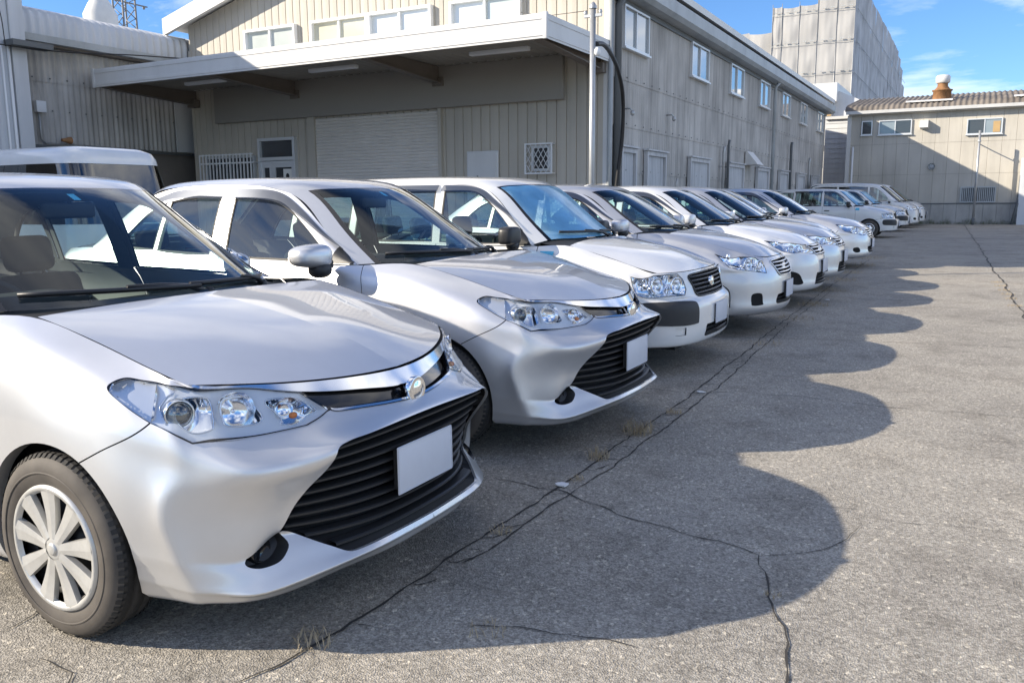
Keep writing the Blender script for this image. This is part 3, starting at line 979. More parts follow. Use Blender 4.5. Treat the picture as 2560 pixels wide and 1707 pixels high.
    for xx in (bw0-.08, bw1+.03): m.box((xx, YW-.17, 2.37), (xx+.03, YW-.012, 2.40))
    br = m.build("bar_frame", "white_frame", t)
    bm_ = None
    for k in range(16):
        xx = bw0-.04+k*(bw1-bw0+.06)/15
        if bm_ is None:
            m = MB(); m.box((-.013, -.013, 0), (.013, .013, 1.0)); o = m.build("window_bar", "white_frame", br); bm_ = o.data
        else: o = link(bpy.data.objects.new("window_bar", bm_), br)
        o.location = (xx, YW-.215, 1.60)
    # white steel door and latticed window right of the shutter
    m = MB(); m.rbox((-7.76, YW-.075, .16), (-7.01, YW-.013, 2.43), .012)
    wd = m.build("side_door", "white_steel", t)
    m = MB(); m.box((-7.72, YW-.090, .2), (-7.05, YW-.0755, 2.39)); m.build("door_leaf", "white_steel", wd)
    m = MB(); m.rbox((-7.50, YW-.115, 1.86), (-7.47, YW-.091, 1.93), .006); m.build("door_knob", "dark_pipe", wd)
    lx0, lx1, lz0, lz1 = -6.35, -5.74, 1.93, 2.53
    lw_ = wall_window(t, (lx0+.10, YW-.012, lz0+.06), X, NY, lx1-lx0-.2, lz1-lz0-.1, ["dark_pane"], "alu_frame", depth=.05, sill=False)
    m = MB()
    for a, b in (((lx0, lz0), (lx1, lz0+.028)), ((lx0, lz1-.028), (lx1, lz1)), ((lx0, lz0+.028), (lx0+.028, lz1-.028)), ((lx1-.028, lz0+.028), (lx1, lz1-.028))):
        m.box((a[0], YW-.17, a[1]), (b[0], YW-.145, b[1]))
    for xx in (lx0+.002, lx1-.024):
        for zz in (lz0+.002, lz1-.024): m.box((xx, YW-.145, zz), (xx+.02, YW-.013, zz+.02))
    lf = m.build("lattice_frame", "white_frame", t)
    m = MB()
    n = 5
    W_, H_ = lx1-lx0-.056, lz1-lz0-.056
    st = W_/n
    for k in range(-n, n*2+1):
        for sg in (1, -1):
            pts = []
            for tt in np.linspace(0, 1, 40):
                z = H_*tt
                x = (k*st+sg*z*.62)
                if 0 <= x <= W_: pts.append((lx0+.028+x, YW-(.155 if sg > 0 else .162), lz0+.028+z))
            if len(pts) > 1: m.tube([pts[0], pts[-1]], .0075, 4)
    m.build("lattice", "white_frame", lf)
    # canopy
    cx0, cx1, cy, cz0, cz1 = -15.83, -4.61, 10.30, 3.97, 4.36
    m = MB()
    rib = [(cz0, .0), (cz0+.035, .0), (cz0+.04, .012), (cz0+.10, .012), (cz0+.105, 0), (cz1-.10, 0), (cz1-.095, .012), (cz1-.03, .012), (cz1-.025, 0), (cz1, 0), (cz1, -.20)]
    n = len(rib)
    V = [(cx0, cy-b, z) for z, b in rib]+[(cx1, cy-b, z) for z, b in rib]
    m.add(V, [(i, i+1, n+i+1, n+i) for i in range(n-1)])
    for xx, sg in ((cx1, 1), (cx0, -1)):
        V = [(xx+sg*b, cy, z) for z, b in rib]+[(xx+sg*b, YW-.02, z) for z, b in rib]
        m.add(V, [(i, i+1, n+i+1, n+i) for i in range(n-1)])
    can = m.build("canopy_fascia", "white_steel", t)
    for xx in (cx1, cx0):
        m = MB(); m.rbox((xx-.035, cy-.022, cz0-.012), (xx+.035, cy+.05, cz1+.012), .006); m.build("fascia_corner", "white_steel", can)
    m = MB(); m.box((cx0+.02, cy+.02, cz1-.09), (cx1-.02, YW-.02, cz1-.05)); m.build("canopy_top", "white_steel", can)
    m = MB(); V = []; nseg = int((cx1-cx0-.1)/.2)*6
    for i in range(nseg+1):
        xx = cx0+.05+(cx1-cx0-.1)*i/nseg
        z = cz1-.17+.03*math.sin(2*math.pi*(xx-cx0)/.2)
        V += [(xx, cy+.05, z), (xx, YW-.03, z)]
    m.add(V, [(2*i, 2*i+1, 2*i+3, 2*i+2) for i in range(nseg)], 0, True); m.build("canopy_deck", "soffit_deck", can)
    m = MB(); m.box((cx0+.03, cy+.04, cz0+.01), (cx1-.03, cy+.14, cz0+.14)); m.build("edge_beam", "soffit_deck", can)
    for bx in (-15.70, -12.31, -8.37, -4.80):
        m = MB()
        P = [(cy+.15, cz0+.02), (YW-.03, cz0-.13), (YW-.03, cz0+.20), (cy+.15, cz0+.20)]
        m.prism(P, lambda p: (bx-.012, p[0], p[1]), lambda p: (bx+.012, p[0], p[1]))
        for za, zb in ((0, .018), ):
            m.prism([(cy+.15, cz0+.0), (YW-.03, cz0-.15), (YW-.03, cz0-.131), (cy+.15, cz0+.019)], lambda p: (bx-.085, p[0], p[1]), lambda p: (bx+.085, p[0], p[1]))
        m.box((bx-.13, YW-.20, cz0-.20), (bx+.13, YW-.03, cz0-.02))
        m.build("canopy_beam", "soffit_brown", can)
    for lx in (-10.4, -6.6, -14.0):
        m = MB(); m.rbox((lx, cy+.9, cz0+.02), (lx+1.2, cy+1.02, cz0+.09), .012); m.build("strip_light", "white_frame", can)
    m = MB(); m.box((cx0+.1, YW-.12, cz0+.20), (cx1-.1, YW-.03, cz0+.26)); m.build("wall_angle", "white_steel", can)
    # ---- side wall: tall stained sheets
    PW = .94
    y0 = YW+.10; nC = int((38.40-y0)/PW); PW = (38.40-y0)/nC
    tiers = [(.05, 1.95, "slate_sheet", 0.0), (1.95, 2.84, "slate_sheet", .012), (2.84, 3.72, "slate_sheet", .024), (3.72, 5.12, "slate_sheet", .036)]
    for (z0, z1, mt, off) in tiers:
        me = wave_mesh("wall_sheet", PW-.008, z1-z0+.03, .13, .014, mt, Y_, X)
        for i in range(nC):
            put("wall_sheet", me, t, (XR+.005+off, y0+i*PW+.004, z0))
    for zz in (2.0, 2.90, 3.78):
        m = MB()
        for i in range(nC*2):
            m.lathe([(.016, 0), (.014, .012), (0, .016)], 6, 'X', c=(XR+.075, y0+i*PW/2+.2, zz))
        o = m.build("sheet_bolts", "dark_pipe", t); o['kind'] = 'stuff'
    for (ya, yb) in ((13.55, 14.95), (17.96, 19.43), (21.61, 23.08), (25.21, 26.60), (28.66, 30.06), (32.12, 33.52), (36.05, 37.55)):
        wall_window(t, (XR+.06, ya, 4.33), Y_, X, yb-ya, .78, ["blue_pane", "blue_pane"], "alu_frame", depth=.07, fw=.038)
    dmesh = None
    for k, (ya, yb) in enumerate(((13.45, 14.30), (14.92, 16.18), (18.0, 19.68), (21.62, 23.40), (25.2, 26.86), (28.68, 30.2), (32.09, 33.6), (35.39, 36.9))):
        m = LB((XR+.06, ya, 0), Y_, X)
        m.box((0, 0, .18), (.07, .085, 2.43)); m.box((yb-ya-.07, 0, .18), (yb-ya, .085, 2.43)); m.box((.07, 0, 2.34), (yb-ya-.07, .085, 2.43))
        d = m.build("wall_hatch", "wall_door", t)
        me = wave_mesh("hatch_sheet", yb-ya-.16, 2.15, .10, .012, "wall_door", Y_, X)
        put("hatch_sheet", me, d, (XR+.075, ya+.08, .19))
        m = LB((XR+.06, ya, 0), Y_, X); m.box((-.04, 0, 2.435), (yb-ya+.04, .13, 2.47)); m.build("hatch_hood", "wall_door", d)
    def pipe(y, z0, z1, r, mat, name, bend=False):
        m = MB(); x = XR+.12+r
        m.tube([(x, y, z0), (x, y, z1-.15), (x+(.02 if not bend else .12), y, z1)], r, 10)
        for zz in np.arange(z0+.8, z1-.2, 1.3): m.box((XR+.05, y-.03, zz), (x, y+.03, zz+.03))
        m.build(name, mat, t)
    pipe(27.12, .3, 5.22, .055, "gutter_grey", "downpipe", True)
    pipe(20.95, .2, 2.85, .035, "galvanised", "wall_pipe"); pipe(21.45, .2, 3.05, .035, "dark_pipe", "wall_pipe")
    pipe(30.3, .3, 3.5, .05, "dark_pipe", "wall_pipe"); pipe(34.2, .3, 3.1, .05, "galvanised", "wall_pipe"); pipe(16.9, .2, 1.9, .02, "galvanised", "wall_pipe")
    m = MB(); m.tube([(XR+.10, YW+.22, .1), (XR+.10, YW+.22, 5.0), (XR+.25, YW+.22, 5.25)], .075, 12); m.build("corner_downpipe", "dark_pipe", t)
    m = MB(); m.tube([(XR+.05, YW-.02, .1), (XR+.05, YW-.02, 5.1)], .05, 12); m.build("corner_downpipe", "gutter_grey", t)
    m = MB(); m.prism([(0, 2.46), (.38, 2.46), (.05, 2.86), (0, 2.86)], lambda p: (XR+.07+p[0], 23.75, p[1]), lambda p: (XR+.07+p[0], 24.55, p[1])); m.build("vent_hood", "white_steel", t)
    for yy, zz in ((13.75, 3.18), (16.35, 3.28)):
        m = MB(); m.tube([(XR+.06, yy, zz), (XR+.18, yy, zz), (XR+.22, yy, zz-.05)], .018, 8)
        V, F = superell((XR+.23, yy, zz-.09), (.045, .045, .055), 2, 12, 8); m.add(V, F, 0, True); m.build("wall_lamp", "galvanised", t)
    # power inlet hose hanging from the service pole to the wall
    return t
warehouse()

def service_pole():
    x, y = -3.56, 9.78
    t = empty("service_pole", WPOS); t.scale = (WS,)*3
    tag(t, "slim galvanised service pole in front of the canopy corner, with cross arm on top", "pole")
    m = MB(); m.tube([(x, y, gz(y)-.02), (x, y, 4.22)], .043, 14); m.build("post", "galvanised", t)
    m = MB(); m.lathe([(.055, 0), (.055, .04), (.02, .09), (0, .1)], 14, 'Z', c=(x, y, 4.2)); m.build("cap", "galvanised", t)
    m = MB(); m.box((x-.14, y-.02, 4.08), (x+.14, y+.02, 4.12))
    for dx in (-.12, .12): m.lathe([(.022, 0), (.03, .03), (.018, .06), (0, .065)], 10, 'Z', c=(x+dx, y, 4.12))
    m.build("cross_arm", "galvanised", t)
    m = MB(); V, F = superell((x+.075, y, 3.58), (.05, .05, .065), 2, 14, 8); m.add(V, F, 0, True); m.tube([(x, y, 3.62), (x+.08, y, 3.62)], .012, 6); m.build("bell", "white_frame", t)
    h = MB()
    pts = [(x+.04, y+.02, 3.70), (x-.02, y+.5, 3.76), (x-.25, y+1.4, 3.74), (x-.45, y+2.2, 3.60), (x-.58, y+2.75, 3.25), (x-.66, y+2.95, 2.6), (x-.76, y+2.98, 1.8), (x-.84, y+2.98, 1.0), (x-.88, y+2.98, gz(y+3))]
    h.tube([tuple(p) for p in crom(pts, 6)], .036, 10)
    o = h.build("supply_hose", "black_hose"); o.location = WPOS; o.scale = (WS,)*3; tag(o, "thick black supply hose hanging from the service pole down the warehouse corner", "hose")
    w = MB(); w.tube([(x-.1, y, 4.18), (x-1.6, y+1.6, 4.55), (x-2.9, 12.98, 5.05)], .006, 4)
    o = w.build("overhead_wire", "black_hose"); o.location = WPOS; o.scale = (WS,)*3
    tag(o, "thin wire from the service pole up to the gable wall", "wire")
YW_ = 13.04
service_pole()

# ------------------------------------------------------------------ building at the left edge
def left_building():
    XW = -16.32
    t = empty("corrugated_shed", WPOS); t.scale = (WS,)*3; tag(t, "old corrugated grey shed at the left with a pale overhanging roof edge", "building")
    y0, y1 = -14.0, 30.0
    m = MB(); m.box((XW-14, y0, -.3), (XW-.03, y1, 4.7)); m.build("inner_wall", "soffit_brown", t)
    PW = .80
    vis = (8.6, 16.2)
    nC = int((vis[1]-vis[0])/PW)
    for z0, z1, off, mt in ((-.2, 1.1, -.10, "slate_sheet_dark"), (1.1, 2.68, -.10, "slate_sheet_dark"), (2.68, 4.02, .0, "slate_sheet"), (4.02, 4.85, .015, "slate_sheet")):
        me = wave_mesh("wall_sheet", PW-.008, z1-z0+.03, .13, .016, mt, Y_, X)
        for i in range(nC): put("wall_sheet", me, t, (XW+off, vis[0]+i*PW, z0))
        for a, b in ((y0, vis[0]), (vis[0]+nC*PW, y1)):
            m = MB(); m.box((XW+off-.01, a, z0), (XW+off+.02, b, z1)); m.build("wall_sheeting", mt, t)
    m = MB()
    for i in range(nC*2): m.lathe([(.018, 0), (.015, .014), (0, .018)], 6, 'X', c=(XW+.045, vis[0]+i*PW/2+.15, 3.42))
    for i in range(nC*2): m.lathe([(.018, 0), (.015, .014), (0, .018)], 6, 'X', c=(XW+.055, vis[0]+i*PW/2+.15, 4.10))
    m.build("sheet_bolts", "dark_pipe", t)['kind'] = 'stuff'
    m = MB(); m.box((XW+.05, 12.80, 2.70), (XW+.075, 13.40, 4.55)); m.build("patch_panel", "white_steel", t)
    # bent-down roof edge of ribbed sheet, gutter below, bright roof above
    m = MB(); V = []
    ny = int((y1-y0)/.20)*6
    prof = [(.33, 4.86), (.34, 5.04), (.335, 5.24), (.30, 5.40), (.05, 5.50)]
    for i in range(ny+1):
        y = y0+(y1-y0)*i/ny
        d = .024*math.sin(2*math.pi*(y-y0)/.20)
        V += [(XW+x+d, y, z+d*.6) for x, z in prof]
    q = len(prof); m.add(V, [(i*q+j, i*q+j+1, (i+1)*q+j+1, (i+1)*q+j) for i in range(ny) for j in range(q-1)], 0, True)
    m.build("roof_edge", "pale_panel", t)
    m = MB(); m.prism([(XW+.05, 5.50), (XW-.35, 5.62), (XW-7, 6.9), (XW-7, 6.8), (XW-.35, 5.5), (XW+.05, 5.40)], lambda p: (p[0], y0, p[1]), lambda p: (p[0], y1, p[1])); m.build("roof", "bright_roof", t)
    m = MB(); m.prism([(XW+.28, 4.78), (XW+.44, 4.78), (XW+.46, 4.92), (XW+.43, 4.92), (XW+.41, 4.81), (XW+.31, 4.81), (XW+.28, 4.90)], lambda p: (p[0], y0, p[1]), lambda p: (p[0], y1, p[1])); m.build("gutter", "gutter_grey", t)
    m = MB(); m.box((XW+.0, y0, 4.74), (XW+.28, y1, 4.78)); m.build("eave_board", "soffit_brown", t)
    # meter box, conduit, rusty lamp
    m = MB(); m.rbox((XW+.05, 9.12, 3.36), (XW+.17, 9.34, 3.60), .01); m.build("meter_box", "white_frame", t)
    m = MB(); m.tube([(XW+.10, 9.20, 3.36), (XW+.10, 9.20, 2.80), (XW+.10, 9.30, 2.72), (XW+.10, 13.2, 2.66)], .022, 8); m.build("conduit", "galvanised", t)
    m = MB(); m.lathe([(.03, 0), (.05, .10), (.075, .18), (.08, .22)], 14, 'Y', c=(XW+.20, 9.60, 2.80)); m.build("rusty_lamp", "rusty_steel", t)
    m = MB(); V, F = superell((XW+.20, 9.83, 2.80), (.07, .05, .07), 2, 14, 8); m.add(V, F, 0, True); m.build("lamp_glass", "white_frame", t)
    m = MB(); m.box((XW+.02, 8.7, 2.62), (XW+.10, 16.2, 2.68)); m.build("ledge", "dark_pipe", t)
    # pale extension nearer the camera
    e = empty("panel_extension", WPOS); e.scale = (WS,)*3; tag(e, "pale blue-grey panel building at the left edge with white conduits", "building")
    ex = -15.75; ey = 8.72
    m = MB(); m.box((ex-10, -14, -.3), (ex-.02, ey-.02, 6.6)); m.build("inner_wall", "soffit_brown", e)
    me = wave_mesh("wall_panel", .44, 2.2, .11, .006, "pale_panel", Y_, X)
    for z in (-.2, 2.0, 4.2):
        for i in range(22): put("wall_panel", me, e, (ex, ey-.30-.45*(i+1), z))
    m = MB(); m.box((ex-.02, ey-.30, -.2), (ex+.05, ey, 6.6)); m.build("corner_trim", "pale_panel", e)
    m = MB(); m.box((ex-10, -14, 6.6), (ex+.1, ey+.05, 6.72)); m.build("roof_edge", "bright_roof", e)
    for dy, r in ((.38, .03), (.52, .022), (.80, .022), (.98, .016)):
        m = MB(); m.tube([(ex+.05, ey-dy, 0), (ex+.05, ey-dy, 4.55)], r, 8); m.build("conduit", "white_frame", e)
    m = MB(); m.box((ex+.03, ey-.45, 4.55), (ex+.35, ey+.4, 4.66)); m.build("bracket", "dark_pipe", e)
    w = MB()
    pts = [(ex+.25, 5.5, 4.55), (ex+.25, 7.6, 4.52), (ex+.3, 9.2, 4.55), (ex+.42, 11.0, 4.72), (-15.86, 12.9, 4.95)]
    w.tube([tuple(p) for p in crom(pts, 6)], .014, 6)
    o = w.build("overhead_cable", "black_hose"); o.location = WPOS; o.scale = (WS,)*3
    tag(o, "black cable sagging along the shed at the left", "cable")
    for k, dd in enumerate((0, .12)):
        w = MB(); pts = [(ex+.2, 7.2+dd, 6.2), (ex+.22, 7.75+dd, 5.9), (ex+.24, 8.0+dd, 5.2), (ex+.25, 8.05+dd, 4.5)]
        w.tube([tuple(p) for p in crom(pts, 6)], .010, 6)
        w.build("drop_cable", "black_hose", e)
left_building()

def far_left():
    t = empty("roof_tank"); tag(t, "white domed tank rising behind the roof of the old shed", "tank")
    m = MB(); c = (-40, 28.5, 0)
    m.lathe([(.85, 9.5), (.85, 11.4), (.60, 11.9), (.36, 12.3), (.33, 13.4), (0, 13.4)], 28, 'Z', c=c); m.build("tank_shell", "bright_roof", t)
    p = empty("lattice_pylon"); tag(p, "dark lattice pylon far behind the old shed", "pylon")
    cx, cy = -40, 30.0
    for dx, dy in ((-.36, -.36), (.36, -.36), (.36, .36), (-.36, .36)):
        m = MB(); m.tube([(cx+dx*1.3, cy+dy*1.3, 5), (cx+dx, cy+dy, 16)], .055, 5); m.build("leg", "pylon_steel", p)
    m = MB()
    for k in range(16):
        z = 8.5+k*.5; s = 1 if k % 2 else -1
        for (a, b) in (((-.38, -.38), (.38, -.38)), ((.38, -.38), (.38, .38)), ((.38, .38), (-.38, .38)), ((-.38, .38), (-.38, -.38))):
            aa, bb = (a, b) if s > 0 else (b, a)
            m.tube([(cx+aa[0], cy+aa[1], z), (cx+bb[0], cy+bb[1], z+.5)], .025, 4)
    m.build("bracing", "pylon_steel", p)['kind'] = 'stuff'
    for z, l in ((12.35, 1.5), (13.6, 1.2)):
        m = MB(); m.tube([(cx, cy-l, z), (cx, cy+l, z)], .04, 5)
        for s in (-1, 1): m.lathe([(.05, 0), (.08, -.06), (.05, -.16), (0, -.18)], 8, 'Z', c=(cx, cy+s*l*.85, z))
        m.build("cross_arm", "pylon_steel", p)
far_left()

# ------------------------------------------------------------------ building closing the yard
def back_building():
    Yb = 36.3; zb = .42
    t = empty("back_shed", BPOS); t.scale = (BS,)*3; tag(t, "cream panelled shed closing the far end of the car park", "building")
    xl, xr = -3.30, 16.0
    m = MB(); m.box((xl+.03, Yb+.04, 0), (xr, Yb+9, 4.9)); m.build("inner_wall", "soffit_brown", t)
    pw = .469
    nC = int((9.4-xl)/pw)
    tiers = [(zb-.1, 1.22, .03, "concrete_base"), (1.26, 2.42, .0, "back_sheet"), (2.42, 3.66, .008, "back_sheet"), (3.66, 4.92, .016, "back_sheet")]
    for z0, z1, off, mt in tiers:
        me = bpy.data.meshes.new("wall_panel")
        h = z1-z0-.006; g = .009
        prof = [(0, .014), (g, .0), (pw-g, 0), (pw, .014)]
        vv = [(a, b, 0) for a, b in prof]+[(a, b, h) for a, b in prof]
        me.from_pydata(vv, [], [(i, i+1, 5+i, 4+i) for i in range(3)]); me.materials.append(MATS[mt]); me.update()
        for i in range(nC): put("wall_panel", me, t, (xl+i*pw, Yb-off, z0))
        m = MB(); m.box((xl+nC*pw, Yb-off, z0), (xr, Yb-off+.03, z1-.006)); m.build("wall_panelling", mt, t)
    m = MB(); m.box((xl, Yb-.05, 1.215), (xr, Yb+.02, 1.262)); m.build("drip_rail", "dark_pipe", t)
    # roof of ribbed sheets and white gutter
    prof = [(-.30, 5.00), (-.10, 5.20), (.35, 5.32), (4.5, 6.0)]
    m = MB(); V = []
    nx = int((xr-xl+.3)/.20)*6
    for i in range(nx+1):
        x = xl-.15+(xr-xl+.3)*i/nx
        d = .025*math.sin(2*math.pi*(x-xl)/.20)
        V += [(x, Yb+y, z+d) for y, z in prof]
    q = len(prof); m.add(V, [(i*q+j, (i+1)*q+j, (i+1)*q+j+1, i*q+j+1) for i in range(nx) for j in range(q-1)], 0, True)
    rf = m.build("roof", "roof_sheet", t)
    for xa in (-1.2, 2.6, 6.5):
        m = MB(); m.prism([(-.02, 5.285), (.33, 5.365), (.33, 5.385), (-.02, 5.305)], lambda p: (xa, Yb+p[0], p[1]), lambda p: (xa+1.7, Yb+p[0], p[1])); m.build("roof_light", "bright_roof", rf)
    m = MB(); m.prism([(-.36, 4.90), (-.24, 4.90), (-.24, 5.02), (-.38, 5.02)], lambda p: (xl-.1, Yb+p[0], p[1]), lambda p: (xr, Yb+p[0], p[1])); m.build("gutter", "white_steel", t)
    m = MB(); m.box((xl, Yb-.24, 4.86), (xr, Yb+.02, 4.90)); m.build("eave_board", "back_sheet", t)
    m = MB(); m.box((xl-.06, Yb-.05, zb-.1), (xl+.10, Yb+.1, 4.88)); m.build("corner_trim", "white_steel", t)
    m = MB(); m.tube([(xl+.22, Yb-.10, zb), (xl+.22, Yb-.10, 3.6)], .04, 8); m.build("downpipe", "white_frame", t)
    for x0, x1, z0, z1, pn in ((-2.80, -2.38, 4.06, 4.63, ["dark_pane"]), (-2.14, -.90, 4.04, 4.62, ["blue_pane", "dark_pane"]), (1.07, 2.30, 3.92, 4.52, ["dark_pane", "blue_pane"]), (4.4, 5.6, 3.92, 4.52, ["blue_pane", "dark_pane"])):
        wall_window(t, (x0, Yb-.018, z0), X, NY, x1-x0, z1-z0, pn, "alu_frame", fw=.04, depth=.06)
    m = MB(); m.box((1.98, Yb-.062, 3.98), (2.22, Yb-.05, 4.40)); m.build("window_box", "orange_sheet", t)
    # vent hood
    m = MB(); m.prism([(0, 4.56), (.30, 4.50), (.30, 4.26), (0, 4.22)], lambda p: (-.60, Yb-.02-p[0], p[1]), lambda p: (-.30, Yb-.02-p[0], p[1])); m.build("vent_hood", "white_frame", t)
    # louvred opening with upright bars
    m = MB(); x0, x1, z0, z1 = 1.02, 2.26, 1.27, 1.90
    for a, b in (((x0, z0), (x1, z0+.05)), ((x0, z1-.05), (x1, z1)), ((x0, z0+.05), (x0+.05, z1-.05)), ((x1-.05, z0+.05), (x1, z1-.05))): m.box((a[0], Yb-.10, a[1]), (b[0], Yb-.02, b[1]))
    lv = m.build("louvre", "gutter_grey", t)
    m = MB(); m.box((x0+.05, Yb-.03, z0+.05), (x1-.05, Yb-.025, z1-.05)); m.build("louvre_back", "dark_pipe", lv)
    bar = None
    for k in range(17):
        if bar is None:
            m = MB(); m.box((-.014, -.012, 0), (.014, .012, z1-z0-.1)); o = m.build("louvre_bar", "gutter_grey", lv); bar = o.data
        else: o = link(bpy.data.objects.new("louvre_bar", bar), lv)
        o.location = (x0+.09+k*(x1-x0-.18)/16, Yb-.065, z0+.05)
    m = MB(); m.lathe([(.13, 0), (.13, .05), (.10, .07), (.08, .03), (0, .03)], 20, 'Y', c=(-.08, Yb-.09, 2.72)); m.build("round_vent", "gutter_grey", t)
    # chimney: rusty base, neck and white cowl
    c = empty("roof_chimney", BPOS); c.scale = (BS,)*3; tag(c, "rusty roof ventilator with a white drum cowl on the back shed", "chimney")
    cc = (.06, Yb+1.3, 0)
    m = MB(); m.lathe([(.36, 5.35), (.34, 5.78), (.39, 5.80), (.39, 5.84), (.30, 5.86)], 20, 'Z', c=cc); m.build("base", "rusty_steel", c)
    m = MB(); m.lathe([(.30, 5.86), (.20, 5.98), (.19, 6.16)], 20, 'Z', c=cc); m.build("neck", "rusty_steel", c)
    m = MB(); m.lathe([(.22, 6.10), (.27, 6.13), (.275, 6.36), (.22, 6.42), (.0, 6.45)], 24, 'Z', c=cc); m.build("cowl", "white_steel", c)
    # pole with a bracket in front of the wall
    p = empty("yard_pole", BPOS); p.scale = (BS,)*3; tag(p, "grey yard pole with a bracket in front of the back shed", "pole")
    px, py = 1.55, Yb-.9
    m = MB(); m.tube([(px, py, zb), (px, py, 4.0)], .045, 10); m.build("post", "galvanised", p)
    m = MB(); m.tube([(px, py, zb), (px, py, zb+.25)], .06, 10); m.build("foot", "dark_pipe", p)
    m = MB(); m.tube([(px, py, 3.55), (px-.02, py+.5, 3.55), (px, Yb-.03, 3.55)], .02, 6); m.lathe([(.05, -.05), (.07, 0), (.05, .06), (0, .07)], 10, 'Z', c=(px, py, 3.6)); m.build("bracket", "galvanised", p)
    l = MB(); l.tube([(2.86, Yb-.6, zb), (3.02, Yb-.5, 1.3), (3.06, Yb-.45, 2.3)], .055, 8)
    o = l.build("leaning_pipe", "dark_pipe"); o.location = BPOS; o.scale = (BS,)*3
    tag(o, "dark pipe leaning against the back shed at the right edge", "pipe")
    b = MB(); b.box((3.02, Yb-.55, zb), (4.3, Yb-.12, 2.95))
    b.build("lean_to", "pale_panel", t)
    for i in range(26):
        x = -.6+i*.17+random.uniform(-.05, .05)
        tuft(x*BS-.2, 41.05-random.random()*.18, .14, 70, random.uniform(.15, .42), "green_weed", "green_weed", "green weed growing along the foot of the back shed", "weed", "green weeds along the back wall")
    # blue-grey lean-to between warehouse and shed
    g = empty("link_building", BPOS); g.scale = (BS,)*3; tag(g, "blue-grey low building between the warehouse and the back shed", "building")
    m = MB(); m.box((-4.62, 38.95, 0), (xl-.02, 44, 5.0)); m.build("inner_wall", "soffit_brown", g)
    me = bpy.data.meshes.new("weather_board")
    me.from_pydata([(0, -.02, 0), (1.34, -.02, 0), (1.34, 0, .22), (0, 0, .22)], [], [(0, 1, 2, 3)]); me.materials.append(MATS["pale_panel"]); me.update()
    for k in range(22): put("weather_board", me, g, (-4.64, 38.93, .2+k*.22))
    m = MB(); m.box((-4.66, 38.80, 5.0), (xl+.02, 44, 5.12)); m.build("roof_edge", "white_steel", g)
    # white flat-roofed block behind
    w = empty("flat_roofed_block", BPOS); w.scale = (BS,)*3; tag(w, "small white flat-roofed block behind the end of the warehouse roof", "building")
    m = MB(); m.box((-9.0, 41.0, 4), (-4.7, 46, 6.0)); m.build("wall", "pale_panel", w)
    m = MB(); m.box((-9.1, 40.8, 6.0), (-4.5, 46.2, 6.85)); m.build("parapet", "white_steel", w)
    m = MB(); m.box((-5.6, 40.95, 5.35), (-4.72, 40.99, 5.95)); m.build("orange_panel", "orange_sheet", w)
    m = MB(); m.prism([(-4.68, 4.0), (-2.9, 4.0), (-2.9, 5.75), (-4.68, 6.6)], lambda p: (p[0], 41.3, p[1]), lambda p: (p[0], 46, p[1])); m.build("side_block", "pale_panel", w)
back_building()

